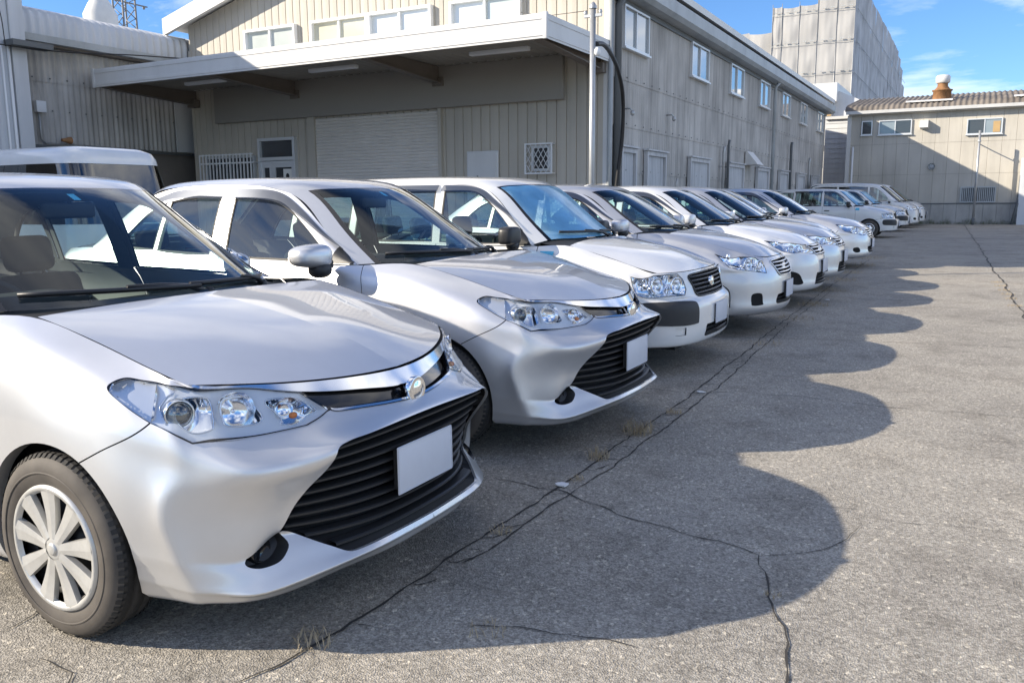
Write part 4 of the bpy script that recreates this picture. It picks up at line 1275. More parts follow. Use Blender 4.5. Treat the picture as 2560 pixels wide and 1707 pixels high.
# ------------------------------------------------------------------ building wrapped in scaffold sheets
def sheeted_building():
    t = empty("sheeted_building", BPOS); t.scale = (BS,)*3; tag(t, "tall building wrapped in pale scaffold sheets beyond the warehouse", "building")
    XC = -5.06
    def cloth(name, o, e, n, w, h, mat, seed, top=None):
        r = np.random.default_rng(seed)
        nx, nz = 14, 44
        V = []
        ph = r.uniform(0, 6.28, 6)
        for j in range(nz+1):
            for i in range(nx+1):
                a, c = i/nx, j/nz
                sag = -.06*math.sin(math.pi*a)*(1 if j == nz else .4)
                tie = abs(math.sin(math.pi*c*h/1.9+ph[0]))
                d = .035*math.sin(math.pi*a)*(.35+.65*tie)+.008*math.sin(9*a+14*c+ph[1])+.004*math.sin(21*a-8*c+ph[2])+.008*math.sin(40*c+5*a+ph[3])
                d += .03*math.sin(math.pi*a)*math.sin(2*math.pi*(c*h/1.9-.35*abs(a-.5))+ph[4])
                p = Vector(o)+Vector(e)*(a*w)+Vector(n)*d+Vector((0, 0, c*h+sag))
                V.append(tuple(p))
        F = [(j*(nx+1)+i, j*(nx+1)+i+1, (j+1)*(nx+1)+i+1, (j+1)*(nx+1)+i) for j in range(nz) for i in range(nx)]
        return mesh_obj(name, V, F, mat, t)
    # front faces
    for k, (x0, x1, z1, y) in enumerate(((-18.0, -16.0, 11.3, 50.6), (-16.0, -13.9, 11.3, 50.6), (-13.9, -12.5, 11.25, 50.6), (-12.5, -11.0, 11.28, 50.6), (-11.0, -9.6, 11.2, 50.6))):
        cloth("cover_sheet", (x0, y, 0), X, NY, x1-x0, z1, "sheet_cover", 10+k)
    for k, (x0, x1, z1) in enumerate(((-9.55, -9.02, 12.45), (-9.02, -8.05, 12.36), (-8.05, -7.05, 12.40), (-7.05, -6.02, 12.60), (-6.02, XC, 13.9))):
        cloth("cover_sheet", (x0, 50.0, 0), X, NY, x1-x0, z1, "sheet_cover", 20+k)
    # side face of netting, the shade's blue put into its colour
    ys = np.linspace(50.0, 85.5, 15); zt = [13.8]*11+[13.6, 13.3, 12.4, 11.0]
    for k in range(14):
        cloth("netting_sheet", (XC, ys[k], 0), Y_, X, ys[k+1]-ys[k], (zt[k]+zt[k+1])/2, "shade_blue_mesh", 40+k)
    m = MB(); m.box((-9.4, 50.25, 0), (XC-.25, 85, 12.2)); m.box((-17.9, 50.85, 0), (-9.5, 85, 11.0)); m.build("inner_building", "concrete_base", t)
    m = MB()
    for x in (-9.55, -9.02, -8.05, -7.05, -6.02, XC): m.tube([(x, 49.97, 0), (x, 49.97, 12.6)], .018, 5)
    m.build("scaffold_posts", "galvanised", t)['kind'] = 'stuff'
    m = MB()
    for z in np.arange(5.2, 12.2, 1.72):
        for x0, x1 in ((-9.55, -9.02), (-9.02, -8.05), (-8.05, -7.05), (-7.05, -6.02), (-6.02, XC)):
            for f in (.30, .42, .72, .84): m.box((x0+(x1-x0)*f-.035, 49.86, z), (x0+(x1-x0)*f+.035, 49.90, z+.05))
        m.tube([(-9.55, 49.90, z-.12), (XC, 49.90, z-.12)], .012, 4)
        m.tube([(XC+.10, 50.0, z-.12), (XC+.10, 85.0, z-.12)], .014, 4)
    m.build("sheet_ties", "gutter_grey", t)['kind'] = 'stuff'
sheeted_building()
# ------------------------------------------------------------------ cars
def smooth01(t):
    t = np.clip(t, 0, 1); return t*t*(3-2*t)

def side_uv(S, xz, ur):
    return S.inv([(x, 0, z) for x, z in xz], (1, 0, 1), ur)

def front_uv(S, sz, ur):
    return S.inv([(0, s, z) for s, z in sz], (0, 1, 1), ur)

def vline(S, xz, ur, over=.03):
    """seam running over the whole height of the skin"""
    q = side_uv(S, xz, ur)
    q = crom(q, 5)
    a = q[0] + [0, -over - q[0][1]]; b = q[-1] + [0, S.v1 + over - q[-1][1]]
    return np.concatenate([[a], q, [b]])

def circle_pts(cx, cz, r, a0, a1, n, front_squash=1.0):
    t = np.linspace(a0, a1, n)
    return [(cx + r*math.cos(a)*(front_squash if math.cos(a) > 0 else 1), cz + r*math.sin(a)) for a in t]

def make_wheel(root, name, x, y, z, R_, rimR, width, style, out):
    """tyre lying in the xz plane; out = +1 for the left side"""
    mb = MB()
    w2 = width/2
    sw = [(rimR-.006, w2-.012), (rimR+.004, w2-.004), (rimR+.03, w2+.001), (R_-.055, w2+.003), (R_-.03, w2-.002), (R_-.013, w2-.014), (R_-.004, w2-.026)]
    tread = [(R_-.004, w2-.026)]
    grooves = [-.5, -.17, .17, .5]
    ys = []
    for g in grooves:
        ys += [(-(g*width*.8)+.006, 0), (-(g*width*.8)+.004, 1), (-(g*width*.8)-.004, 1), (-(g*width*.8)-.006, 0)]
    ys = sorted(ys, key=lambda a: -a[0])
    mb.lathe([(r, h) for r, h in sw], 64, 'Y', m=0)
    mb.lathe([(r, -h) for r, h in reversed(sw)], 64, 'Y', m=0)
    mid = [(R_-.004, w2-.026)] + [(R_-.007 if d else R_, h) for h, d in ys if abs(h) < w2-.03] + [(R_-.004, -(w2-.026))]
    mb.lathe(mid, 64, 'Y', m=1)
    # shoulder blocks cut across the tread
    nb = 72
    for k in range(nb):
        t = 2*math.pi*k/nb; dt = 2*math.pi/nb*.30
        for sgn in (1, -1):
            V = []
            for (rr, h) in ((R_+.0015, w2-.034), (R_-.001, w2-.022), (R_-.012, w2-.011)):
                for a in (t-dt, t+dt):
                    V.append((rr*math.cos(a), sgn*h, rr*math.sin(a)))
            mb.add(V, [(0, 1, 3, 2), (2, 3, 5, 4)], 1)
    # raised ring on the side wall
    mb.lathe([(R_-.062, w2+.0035), (R_-.060, w2+.0050), (R_-.057, w2+.0050), (R_-.055, w2+.0035)], 64, 'Y', m=0)
    wh = mb.build(name, ["tyre_rubber", "tread_rubber"], root)
    wh.location = (x, y, z)
    if out < 0: wh.rotation_euler = (0, 0, math.pi)
    # dark drum and brake behind the cover
    d = MB()
    d.lathe([(rimR-.004, -w2+.02), (rimR-.004, w2-.03), (rimR-.03, w2-.05)], 40, 'Y')
    d.lathe([(rimR-.02, w2-.065), (.09, w2-.07), (.085, w2-.045), (0, w2-.045)], 40, 'Y')
    d.build("wheel_drum", "brake_dark", wh)
    if style == 'hubcap':
        h = MB()
        # outer ring and middle
        h.lathe([(rimR+.004, w2-.008), (rimR-.001, w2+.003), (rimR-.014, w2+.004), (rimR-.022, w2-.010)], 64, 'Y')
        h.lathe([(.058, w2-.012), (.050, w2-.001), (.030, w2+.003), (0, w2+.004)], 40, 'Y')
        h.lathe([(.021, w2+.003), (.019, w2+.0075), (.012, w2+.009), (0, w2+.0095)], 24, 'Y')
        h.build("hubcap", "hubcap_paint", wh)
        ns = 9
        me = None
        for k in range(ns):
            t0 = 2*math.pi*(k+.25)/ns
            if me is None:
                s = MB()
                rr = np.linspace(.035, rimR-.008, 8)
                V = []
                for r in rr:
                    f = (r-.035)/(rimR-.043)
                    hw = .0165 + .0195*f**1.3
                    hh = w2 + .002 - .010*math.sin(math.pi*f)*.35
                    V += [(r, hh-.016, -hw-.002), (r, hh, -hw), (r, hh+.0026, 0.004), (r, hh, hw), (r, hh-.016, hw+.002)]
                F = []
                for i in range(7):
                    for j in range(4):
                        F.append((i*5+j, i*5+j+1, (i+1)*5+j+1, (i+1)*5+j))
                s.add(V, F, 0, False)
                o = s.build("spoke", "hubcap_paint", wh); me = o.data
            else:
                o = link(bpy.data.objects.new("spoke", me), wh)
            o.rotation_euler = (0, -t0, 0)
    else:
        h = MB()
        h.lathe([(rimR+.002, w2-.008), (rimR-.002, w2+.002), (rimR-.02, w2-.002), (rimR-.04, w2-.03), (.09, w2-.022), (.06, w2-.006), (.03, w2), (0, w2+.001)], 48, 'Y')
        h.build("wheel_disc", "satin_silver", wh)
        for k in range(8):
            t = 2*math.pi*k/8
            e = MB(); e.lathe([(.017, w2-.0265), (.0, w2-.026)], 12, 'Y', c=((rimR-.075)*math.cos(t), .004, (rimR-.075)*math.sin(t)))
            e.build("vent_hole", "grille_void", wh)
    return wh

def make_mirror(root, sp, side):
    """door mirror; side = -1 right, +1 left"""
    (cx, cy, cz), (hx, hy, hz), mat = sp['c'], sp['h'], sp['mat']
    sh = MB()
    V, F = superell((0, 0, 0), (hx, hy, hz), sp.get('e', 2.8), 24, 14, -hx*.55)
    out = []
    for v in V:
        x, y, z = v
        f = (y/hy+1)/2                         # 0 at the door, 1 outside
        z *= 1 - .22*f*sp.get('taper', 1); x += -.045*f*sp.get('sweep', 1)
        out.append((x+cx, side*(y+cy), z+cz))
    sh.add(out, F, 0, True)
    m = sh.build("door_mirror", mat, root)
    g = MB()
    V, F = superell((0, 0, 0), (.004, hy*.86, hz*.82), 3.2, 20, 8)
    g.add([(x+cx-hx*.56-.045*((y/hy+1)/2)*sp.get('sweep', 1), side*(y+cy), z*(1-.2*(y/hy+1)/2)+cz) for x, y, z in V], F, 0, True)
    g.build("mirror_glass", "chrome", m)
    b = MB()
    V, F = superell((cx+.01, side*(cy-hy*.35), cz-hz*1.05), (hx*.72, hy*.55, hz*.62), 2.4, 18, 8)
    b.add(V, F, 0, True)
    b.rbox((cx-.03, min(side*(cy-hy*1.25), side*(cy-hy*.4)), cz-hz*1.0), (cx+.03, max(side*(cy-hy*1.25), side*(cy-hy*.4)), cz-hz*.35), .012)
    b.build("mirror_foot", "black_plastic", m)
    return m

def make_interior(root, x0, roof, rhd=True, belt=.98, wide=.62, rows=(-1.0, -1.85), seatz=.30, mirror=None, wheel_tilt=25):
    """x0 = x of the wind-screen foot; seats, dash board, steering wheel, rear-view mirror"""
    d = MB()
    prof = [(x0+.02, belt-.02), (x0-.12, belt-.005), (x0-.36, belt-.015), (x0-.50, belt-.05), (x0-.56, belt-.13), (x0-.52, belt-.42), (x0-.3, belt-.6)]
    n = len(prof)
    V = [(x, -wide-.06, z) for x, z in prof] + [(x, wide+.06, z) for x, z in prof]
    d.add(V, [(i, i+1, n+i+1, n+i) for i in range(n-1)], 0, True)
    # hood over the meters on the driver's side
    sd = -1 if rhd else 1
    d.rbox((x0-.56, sd*.36-.17, belt-.09), (x0-.30, sd*.36+.17, belt+.035), .03)
    d.build("dashboard", "interior_dark", root)
    s = MB()
    c = Vector((x0-.70, sd*.36, belt-.10))
    rot = Matrix.Rotation(R(-wheel_tilt), 3, 'Y')
    ring = [c + rot @ Vector((0, .185*math.cos(t), .185*math.sin(t))) for t in np.linspace(0, 2*math.pi, 36, endpoint=False)]
    s.tube(ring, .015, 8, closed=True)
    for a in (R(200), R(-20), R(270)):
        s.tube([c, c + rot @ Vector((-.0, .175*math.cos(a), .175*math.sin(a)))], .016, 6)
    V, F = superell((0, 0, 0), (.03, .07, .06), 2.6, 14, 8)
    s.add([c + rot @ Vector(v) for v in V], F, 0, True)
    s.build("steering_wheel", "interior_dark", root)
    fl = MB()
    fl.box((x0-2.75, -wide-.1, seatz-.1), (x0-.2, wide+.1, seatz-.06))
    fl.build("cabin_floor", "interior_dark", root)
    for k, dx in enumerate(rows):
        if k == 0: spots = [(-.36, .25), (.36, .25)]
        else: spots = [(0, .62)]
        for (cy, hw) in spots:
            q = MB()
            q.rbox((x0+dx-.50, cy-hw, seatz), (x0+dx+.05, cy+hw, seatz+.20), .06)
            M = Matrix.Translation((x0+dx-.42, cy, seatz+.12)) @ Matrix.Rotation(R(-16), 4, 'Y')
            q.rbox((-.09, -hw, 0), (.07, hw, .60), .06, M=M)
            st = q.build("seat", "seat_cloth", root)
            for hy in ((0,) if k == 0 else (-.36, .36)):
                hr = MB()
                M2 = Matrix.Translation((x0+dx-.60, cy+hy, seatz+.80)) @ Matrix.Rotation(R(-12), 4, 'Y')
                hr.rbox((-.05, -.13, -.09), (.05, .13, .10), .045, M=M2)
                hr.tube([M2 @ Vector((0, -.06, -.07)), M2 @ Vector((.01, -.06, -.18))], .007, 6)
                hr.tube([M2 @ Vector((0, .06, -.07)), M2 @ Vector((.01, .06, -.18))], .007, 6)
                hr.build("headrest", "seat_cloth", st)
    if mirror is not None:
        mx, mz = mirror
        r = MB()
        r.rbox((mx-.018, -.125, mz-.035), (mx+.018, .125, mz+.035), .016)
        r.tube([(mx, 0, mz+.02), (mx+.05, 0, mz+.085)], .009, 6)
        o = r.build("rear_view_mirror", "interior_dark", root)

def plate(root, x, z, w=.33, h=.165, tilt=0):
    m = MB()
    m.rbox((x-.004, -w/2, z-h/2), (x+.002, w/2, z+h/2), .0025, seg=2)
    o = m.build("number_plate", "plate_paint", root)
    b = MB(); b.box((x-.03, -w*.45, z-h*.42), (x-.0045, w*.45, z+h*.42))
    b.build("plate_holder", "black_plastic", o)
    rim = MB()
    for zz in (z-h/2+.004, z+h/2-.004):
        rim.box((x+.0022, -w/2+.004, zz-.002), (x+.0036, w/2-.004, zz+.002))
    for yy in (-w/2+.004, w/2-.004):
        rim.box((x+.0022, yy-.002, z-h/2+.0065), (x+.0036, yy+.002, z+h/2-.0065))
    rim.build("plate_edge", "plate_paint", o)
    return o

def emblem(root, x, z, ry, rz, mat="chrome", tilt=0):
    m = MB()
    n = 40
    V = []; F = []
    lv = [(1.0, -.010), (1.0, .004), (.93, .010), (.86, .007), (.6, .012), (.3, .016), (0.02, .017)]
    for f, h in lv:
        for k in range(n):
            t = 2*math.pi*k/n
            V.append((x+h+math.sin(tilt)*f*rz*math.sin(t), ry*f*math.cos(t), z+rz*f*math.sin(t)))
    for i in range(len(lv)-1):
        for k in range(n): F.append((i*n+k, i*n+(k+1) % n, (i+1)*n+(k+1) % n, (i+1)*n+k))
    m.add(V, F, 0, True)
    m.add([V[(len(lv)-1)*n+k] for k in range(n)], [tuple(range(n))], 0, True)
    return m.build("emblem", mat, root)

def gap_strip(root, surf, lines, w=.005, depth=.006):
    pass

def lamp_unit(root, S, uvpoly, res, name="headlamp", depth=.055, lens="lamp_lens", inner="lamp_bezel", lens_off=.003):
    """clear cover flush with the skin and a dished, bright housing behind it; returns the two housings"""
    uv, T = res
    P, N = skin(S, uv, lens_off)
    d = dist_poly(uvpoly, uv)
    f = np.minimum(1, d/.028)
    off = -.004 - depth*smooth01(f)
    Pi = S.at(uv[:, 0], uv[:, 1]); Ni = N
    Pi = Pi + Ni*off[:, None]
    out = []
    Tw = wind(P, T, N)
    for fl, rev in ((np.array([1, -1, 1]), True), (np.array([1, 1, 1]), False)):
        t = Tw[:, ::-1] if rev else Tw
        h = mesh_obj(name, Pi*fl, t, inner, root)
        mesh_obj("lens", P*fl, t, lens, h, N*fl)
        out.append(h)
    return out

def rim_ring(root, parent_objs, S, poly, mat, inn=.006, out=.004, off=.004, name="lamp_rim"):
    """thin raised frame that follows a cut line"""
    c = poly.mean(0)
    d = poly - c
    L = np.linalg.norm(d, axis=1)[:, None]
    a = c + d*(1 - inn/np.maximum(L, .03)); b = c + d*(1 + out/np.maximum(L, .03))
    Pa, Na = skin(S, a, off); Pm, Nm = skin(S, poly, off+.001); Pb, Nb = skin(S, b, 0.0005)
    n = len(poly)
    V = np.concatenate([Pa, Pm, Pb]); N = np.concatenate([Na, Nm, Nb])
    T = []
    for k in (0, 1):
        for i in range(n):
            j = (i+1) % n
            T += [(k*n+i, k*n+j, (k+1)*n+j), (k*n+i, (k+1)*n+j, (k+1)*n+i)]
    T = wind(V, np.array(T), N)
    fl = np.array([1, -1, 1])
    mesh_obj(name, V*fl, T[:, ::-1], mat, parent_objs[0], N*fl)
    mesh_obj(name, V, T, mat, parent_objs[1], N)

def skirt(S, poly, direction, depth, off=0.0):
    """wall going inwards from a cut edge"""
    poly = np.stack([np.clip(poly[:, 0], 0, S.u1), np.clip(poly[:, 1], 0, S.v1)], 1)
    P, N = skin(S, poly, off)
    dv = np.asarray(direction, float)
    Q = P + (dv*depth if dv.ndim == 1 else dv*depth)
    return P, Q

def skirt_obj(root, name, S, poly, direction, depth, mat, join=True):
    P, Q = skirt(S, poly, direction, depth)
    V, F = loop_strip(P, Q)
    fl = np.array([1, -1, 1])
    n = len(V)
    if join:
        return mesh_obj(name, np.concatenate([V, V*fl]), F + [tuple(i+n for i in reversed(f)) for f in F], mat, root)
    return [mesh_obj(name, V*fl, F, mat, root), mesh_obj(name, V, F, mat, root)]

def dish(S, uv, T, off):
    P, N = skin(S, uv, 0.0)
    return P, N

def wiper(root, S, a, b, pivot):
    """blade from a to b (uv on the cabin skin), arm from the pivot point"""
    m = MB()
    t = np.linspace(0, 1, 9)[:, None]
    q = np.asarray(a)*(1-t)+np.asarray(b)*t
    sg = np.sign(q[:, 1]); sg[sg == 0] = 1
    P, N = skin(S, np.stack([q[:, 0], np.abs(q[:, 1])], 1), .016)
    P = P*np.stack([np.ones_like(sg), sg, np.ones_like(sg)], 1)
    m.tube([tuple(p) for p in P], .009, 6)
    P2, _ = skin(S, np.stack([q[:, 0], np.abs(q[:, 1])], 1), .006)
    P2 = P2*np.stack([np.ones_like(sg), sg, np.ones_like(sg)], 1)
    m.tube([tuple(p) for p in P2], .004, 5)
    mid = Vector(P[4])
    pv = Vector(pivot)
    m.tube([pv, pv.lerp(mid, .25)+Vector((0, 0, .022)), pv.lerp(mid, .6)+Vector((0, 0, .022)), mid+Vector((.004, 0, .012))], [.014, .012, .009, .006], 6)
    m.lathe([(.020, -.02), (.020, .012), (.012, .022), (0, .022)], 14, 'Z', c=tuple(pv))
    return m.build("wiper", "black_plastic", root)
# ---- sedan with wide lower grille (two of them, nearest the camera)
def sharpen(nodes, idx, f0, f1, axis=1):
    """extra rows close to row idx, so that the spline turns there in a short radius"""
    N = np.asarray(nodes, float)
    if axis == 0: N = N.transpose(1, 0, 2)
    a = N[:, idx]*(1-f0)+N[:, idx-1]*f0; b = N[:, idx]*(1-f1)+N[:, idx+1]*f1
    N = np.concatenate([N[:, :idx], a[:, None], N[:, idx:idx+1], b[:, None], N[:, idx+1:]], 1)
    if axis == 0: N = N.transpose(1, 0, 2)
    return N

def A_wrap():
    c = []
    # each column: points from the under edge to the top edge (x, s, z)
    c.append([(-.08,0,.185),(.03,0,.222),(.058,0,.262),(.030,0,.33),(.020,0,.45),(.030,0,.56),(.050,0,.655),(-.008,0,.697),(-.070,0,.788)])
    c.append([(-.09,.2,.183),(.02,.2,.220),(.050,.2,.261),(.020,.2,.33),(.008,.2,.45),(.018,.2,.56),(.044,.2,.650),(-.030,.2,.697),(-.096,.2,.793)])
    c.append([(-.16,.38,.168),(-.065,.385,.192),(.018,.395,.256),(-.075,.43,.335),(-.070,.45,.45),(-.012,.452,.56),(.018,.430,.638),(-.095,.435,.686),(-.184,.437,.807)])
    c.append([(-.20,.53,.160),(-.115,.545,.182),(-.070,.56,.225),(-.160,.545,.350),(-.130,.535,.44),(-.082,.54,.53),(-.062,.545,.606),(-.165,.55,.679),(-.252,.55,.818)])
    c.append([(-.26,.63,.158),(-.185,.655,.180),(-.150,.665,.212),(-.190,.645,.305),(-.185,.648,.43),(-.160,.655,.53),(-.150,.660,.600),(-.235,.660,.679),(-.325,.64,.826)])
    c.append([(-.37,.69,.160),(-.305,.735,.183),(-.292,.755,.228),(-.318,.778,.32),(-.345,.795,.43),(-.338,.785,.53),(-.312,.755,.610),(-.340,.745,.705),(-.420,.676,.846)])
    c.append([(-.50,.72,.165),(-.498,.775,.186),(-.490,.797,.245),(-.486,.813,.33),(-.487,.823,.44),(-.490,.823,.56),(-.490,.810,.665),(-.500,.785,.760),(-.530,.680,.878)])
    c.append([(-.66,.74,.168),(-.66,.81,.190),(-.66,.828,.25),(-.655,.838,.34),(-.655,.843,.46),(-.655,.841,.60),(-.655,.828,.72),(-.66,.790,.83),(-.67,.684,.918)])
    for x, top, r7, r6 in ((-.80,(.687,.952),(.800,.872),(.838,.755)),(-1.05,(.698,1.000),(.803,.925),(.840,.81)),(-1.33,(.752,.990),(.808,.930),(.842,.83)),
                   (-1.90,(.776,1.000),(.815,.940),(.845,.84)),(-2.50,(.778,1.012),(.816,.950),(.845,.85)),(-3.05,(.765,1.032),(.806,.965),(.842,.86)),(-3.395,(.748,1.045),(.795,.978),(.840,.87)),(-3.80,(.715,1.045),(.765,.985),(.820,.87))):
        c.append([(x,.74,.17),(x,.815,.195),(x,.832,.26),(x,.842,.36),(x,.848,.50),(x,.847,.66),(x,*r6),(x,*r7),(x,*top)])
    c.append([(-4.12,.64,.20),(-4.14,.72,.225),(-4.15,.75,.28),(-4.15,.765,.38),(-4.15,.775,.50),(-4.15,.77,.64),(-4.13,.755,.82),(-4.11,.715,.96),(-4.09,.66,1.03)])
    c.append([(-4.28,.42,.22),(-4.32,.52,.24),(-4.35,.54,.29),(-4.36,.55,.38),(-4.36,.55,.50),(-4.34,.55,.64),(-4.31,.545,.82),(-4.29,.53,.95),(-4.26,.50,1.02)])
    c.append([(-4.30,.22,.22),(-4.36,.26,.24),(-4.40,.27,.29),(-4.41,.27,.38),(-4.41,.27,.50),(-4.38,.27,.64),(-4.35,.27,.82),(-4.33,.26,.95),(-4.31,.25,1.02)])
    c.append([(-4.30,0,.22),(-4.37,0,.24),(-4.41,0,.29),(-4.42,0,.38),(-4.42,0,.50),(-4.39,0,.64),(-4.36,0,.82),(-4.34,0,.95),(-4.32,0,1.02)])
    return sharpen(sharpen(sharpen(c, 3, .16, .10), 2, .22, .12), 5, .22, .22, axis=0)

def A_hood():
    rows = []
    front = [(-.070,0,.788),(-.096,.2,.793),(-.184,.437,.807),(-.252,.55,.818),(-.350,.672,.829)]
    edge = [(-.350,.672,.829),(-.53,.680,.878),(-.67,.684,.918),(-.80,.687,.952),(-.92,.690,.980),(-1.02,.692,1.000)]
    cz = [(-.070,.788),(-.27,.868),(-.47,.922),(-.66,.960),(-.85,.990),(-1.03,1.010)]
    rows.append(front)
    for i in range(1, 6):
        ex, es, ez = edge[i]; cx, czz = cz[i]
        r = []
        for j, f in enumerate((0, .30, .62, .82, 1)):
            g = f**2.2
            x = cx+(ex-cx)*f**1.6
            z = czz+(ez-czz)*g + (.001 if j in (2, 3) else 0)*(1 if i < 5 else .3)
            r.append((x, es*f, z))
        rows.append(r)
    return rows

def A_cabin():
    return [
     [(-1.085,0,.995),(-1.11,.25,.995),(-1.19,.47,.994),(-1.335,.635,.992),(-1.405,.722,.990)],
     [(-1.46,0,1.243),(-1.48,.235,1.240),(-1.54,.42,1.230),(-1.640,.573,1.212),(-1.705,.655,1.196)],
     [(-1.795,0,1.433),(-1.81,.205,1.432),(-1.855,.38,1.427),(-1.935,.510,1.416),(-1.99,.590,1.390)],
     [(-1.87,0,1.461),(-1.885,.205,1.460),(-1.925,.385,1.454),(-1.995,.520,1.440),(-2.06,.600,1.414)],
     [(-2.10,0,1.498),(-2.11,.21,1.496),(-2.14,.395,1.489),(-2.19,.530,1.473),(-2.23,.612,1.443)],
     [(-2.55,0,1.512),(-2.55,.21,1.510),(-2.55,.395,1.503),(-2.55,.530,1.487),(-2.55,.612,1.456)],
     [(-3.00,0,1.503),(-3.00,.21,1.501),(-3.00,.39,1.494),(-2.98,.520,1.478),(-2.96,.600,1.447)],
     [(-3.33,0,1.466),(-3.33,.21,1.464),(-3.32,.38,1.456),(-3.28,.510,1.437),(-3.25,.585,1.407)],
     [(-3.42,0,1.440),(-3.42,.21,1.438),(-3.40,.38,1.428),(-3.35,.510,1.405),(-3.33,.582,1.370)],
     [(-3.72,0,1.275),(-3.71,.23,1.271),(-3.67,.42,1.258),(-3.60,.555,1.232),(-3.56,.622,1.200)],
     [(-4.00,0,1.085),(-3.99,.25,1.082),(-3.95,.46,1.073),(-3.88,.600,1.062),(-3.83,.672,1.050)]]

def gh_nodes(belt, top, bulge=.012):
    rows = []
    for (b, t) in zip(belt, top):
        b = np.array(b); t = np.array(t)
        r = []
        for f in (0, .35, .7, 1):
            p = b*(1-f)+t*f
            p[1] += bulge*math.sin(math.pi*f)
            r.append(tuple(p))
        rows.append(r)
    return rows

def A_gh():
    belt = [(-1.36,.757,.990),(-1.62,.766,.994),(-1.95,.776,1.000),(-2.30,.778,1.008),(-2.65,.777,1.016),(-3.0,.766,1.030),(-3.35,.750,1.042),(-3.75,.720,1.046)]
    top = [(-1.415,.720,.997),(-1.705,.656,1.195),(-2.00,.592,1.394),(-2.25,.613,1.445),(-2.60,.612,1.456),(-2.95,.600,1.446),(-3.31,.583,1.378),(-3.80,.666,1.065)]
    return gh_nodes(belt, top)

def body_islands(root, W, r, mat):
    uv, T = r
    for k, t in enumerate(islands(T)):
        if k and len(t) < 4: continue
        used, iv = np.unique(t, return_inverse=True)
        P, N = skin(W, uv[used])
        halves("quarter_panel" if k == 0 else "body_filler", P, iv.reshape(-1, 3), N, mat, root)

def deck_panel(root, pts, mat):
    """boot lid / rear deck as a small grid"""
    S = Surf(pts); S.orient(S.u1/2, S.v1/2, (0, 0, 1))
    r = cut(S, [], .12, .10)
    uv, T = r['body']; P, N = skin(S, uv)
    halves("boot_lid", P, T, N, mat, root, 'join')

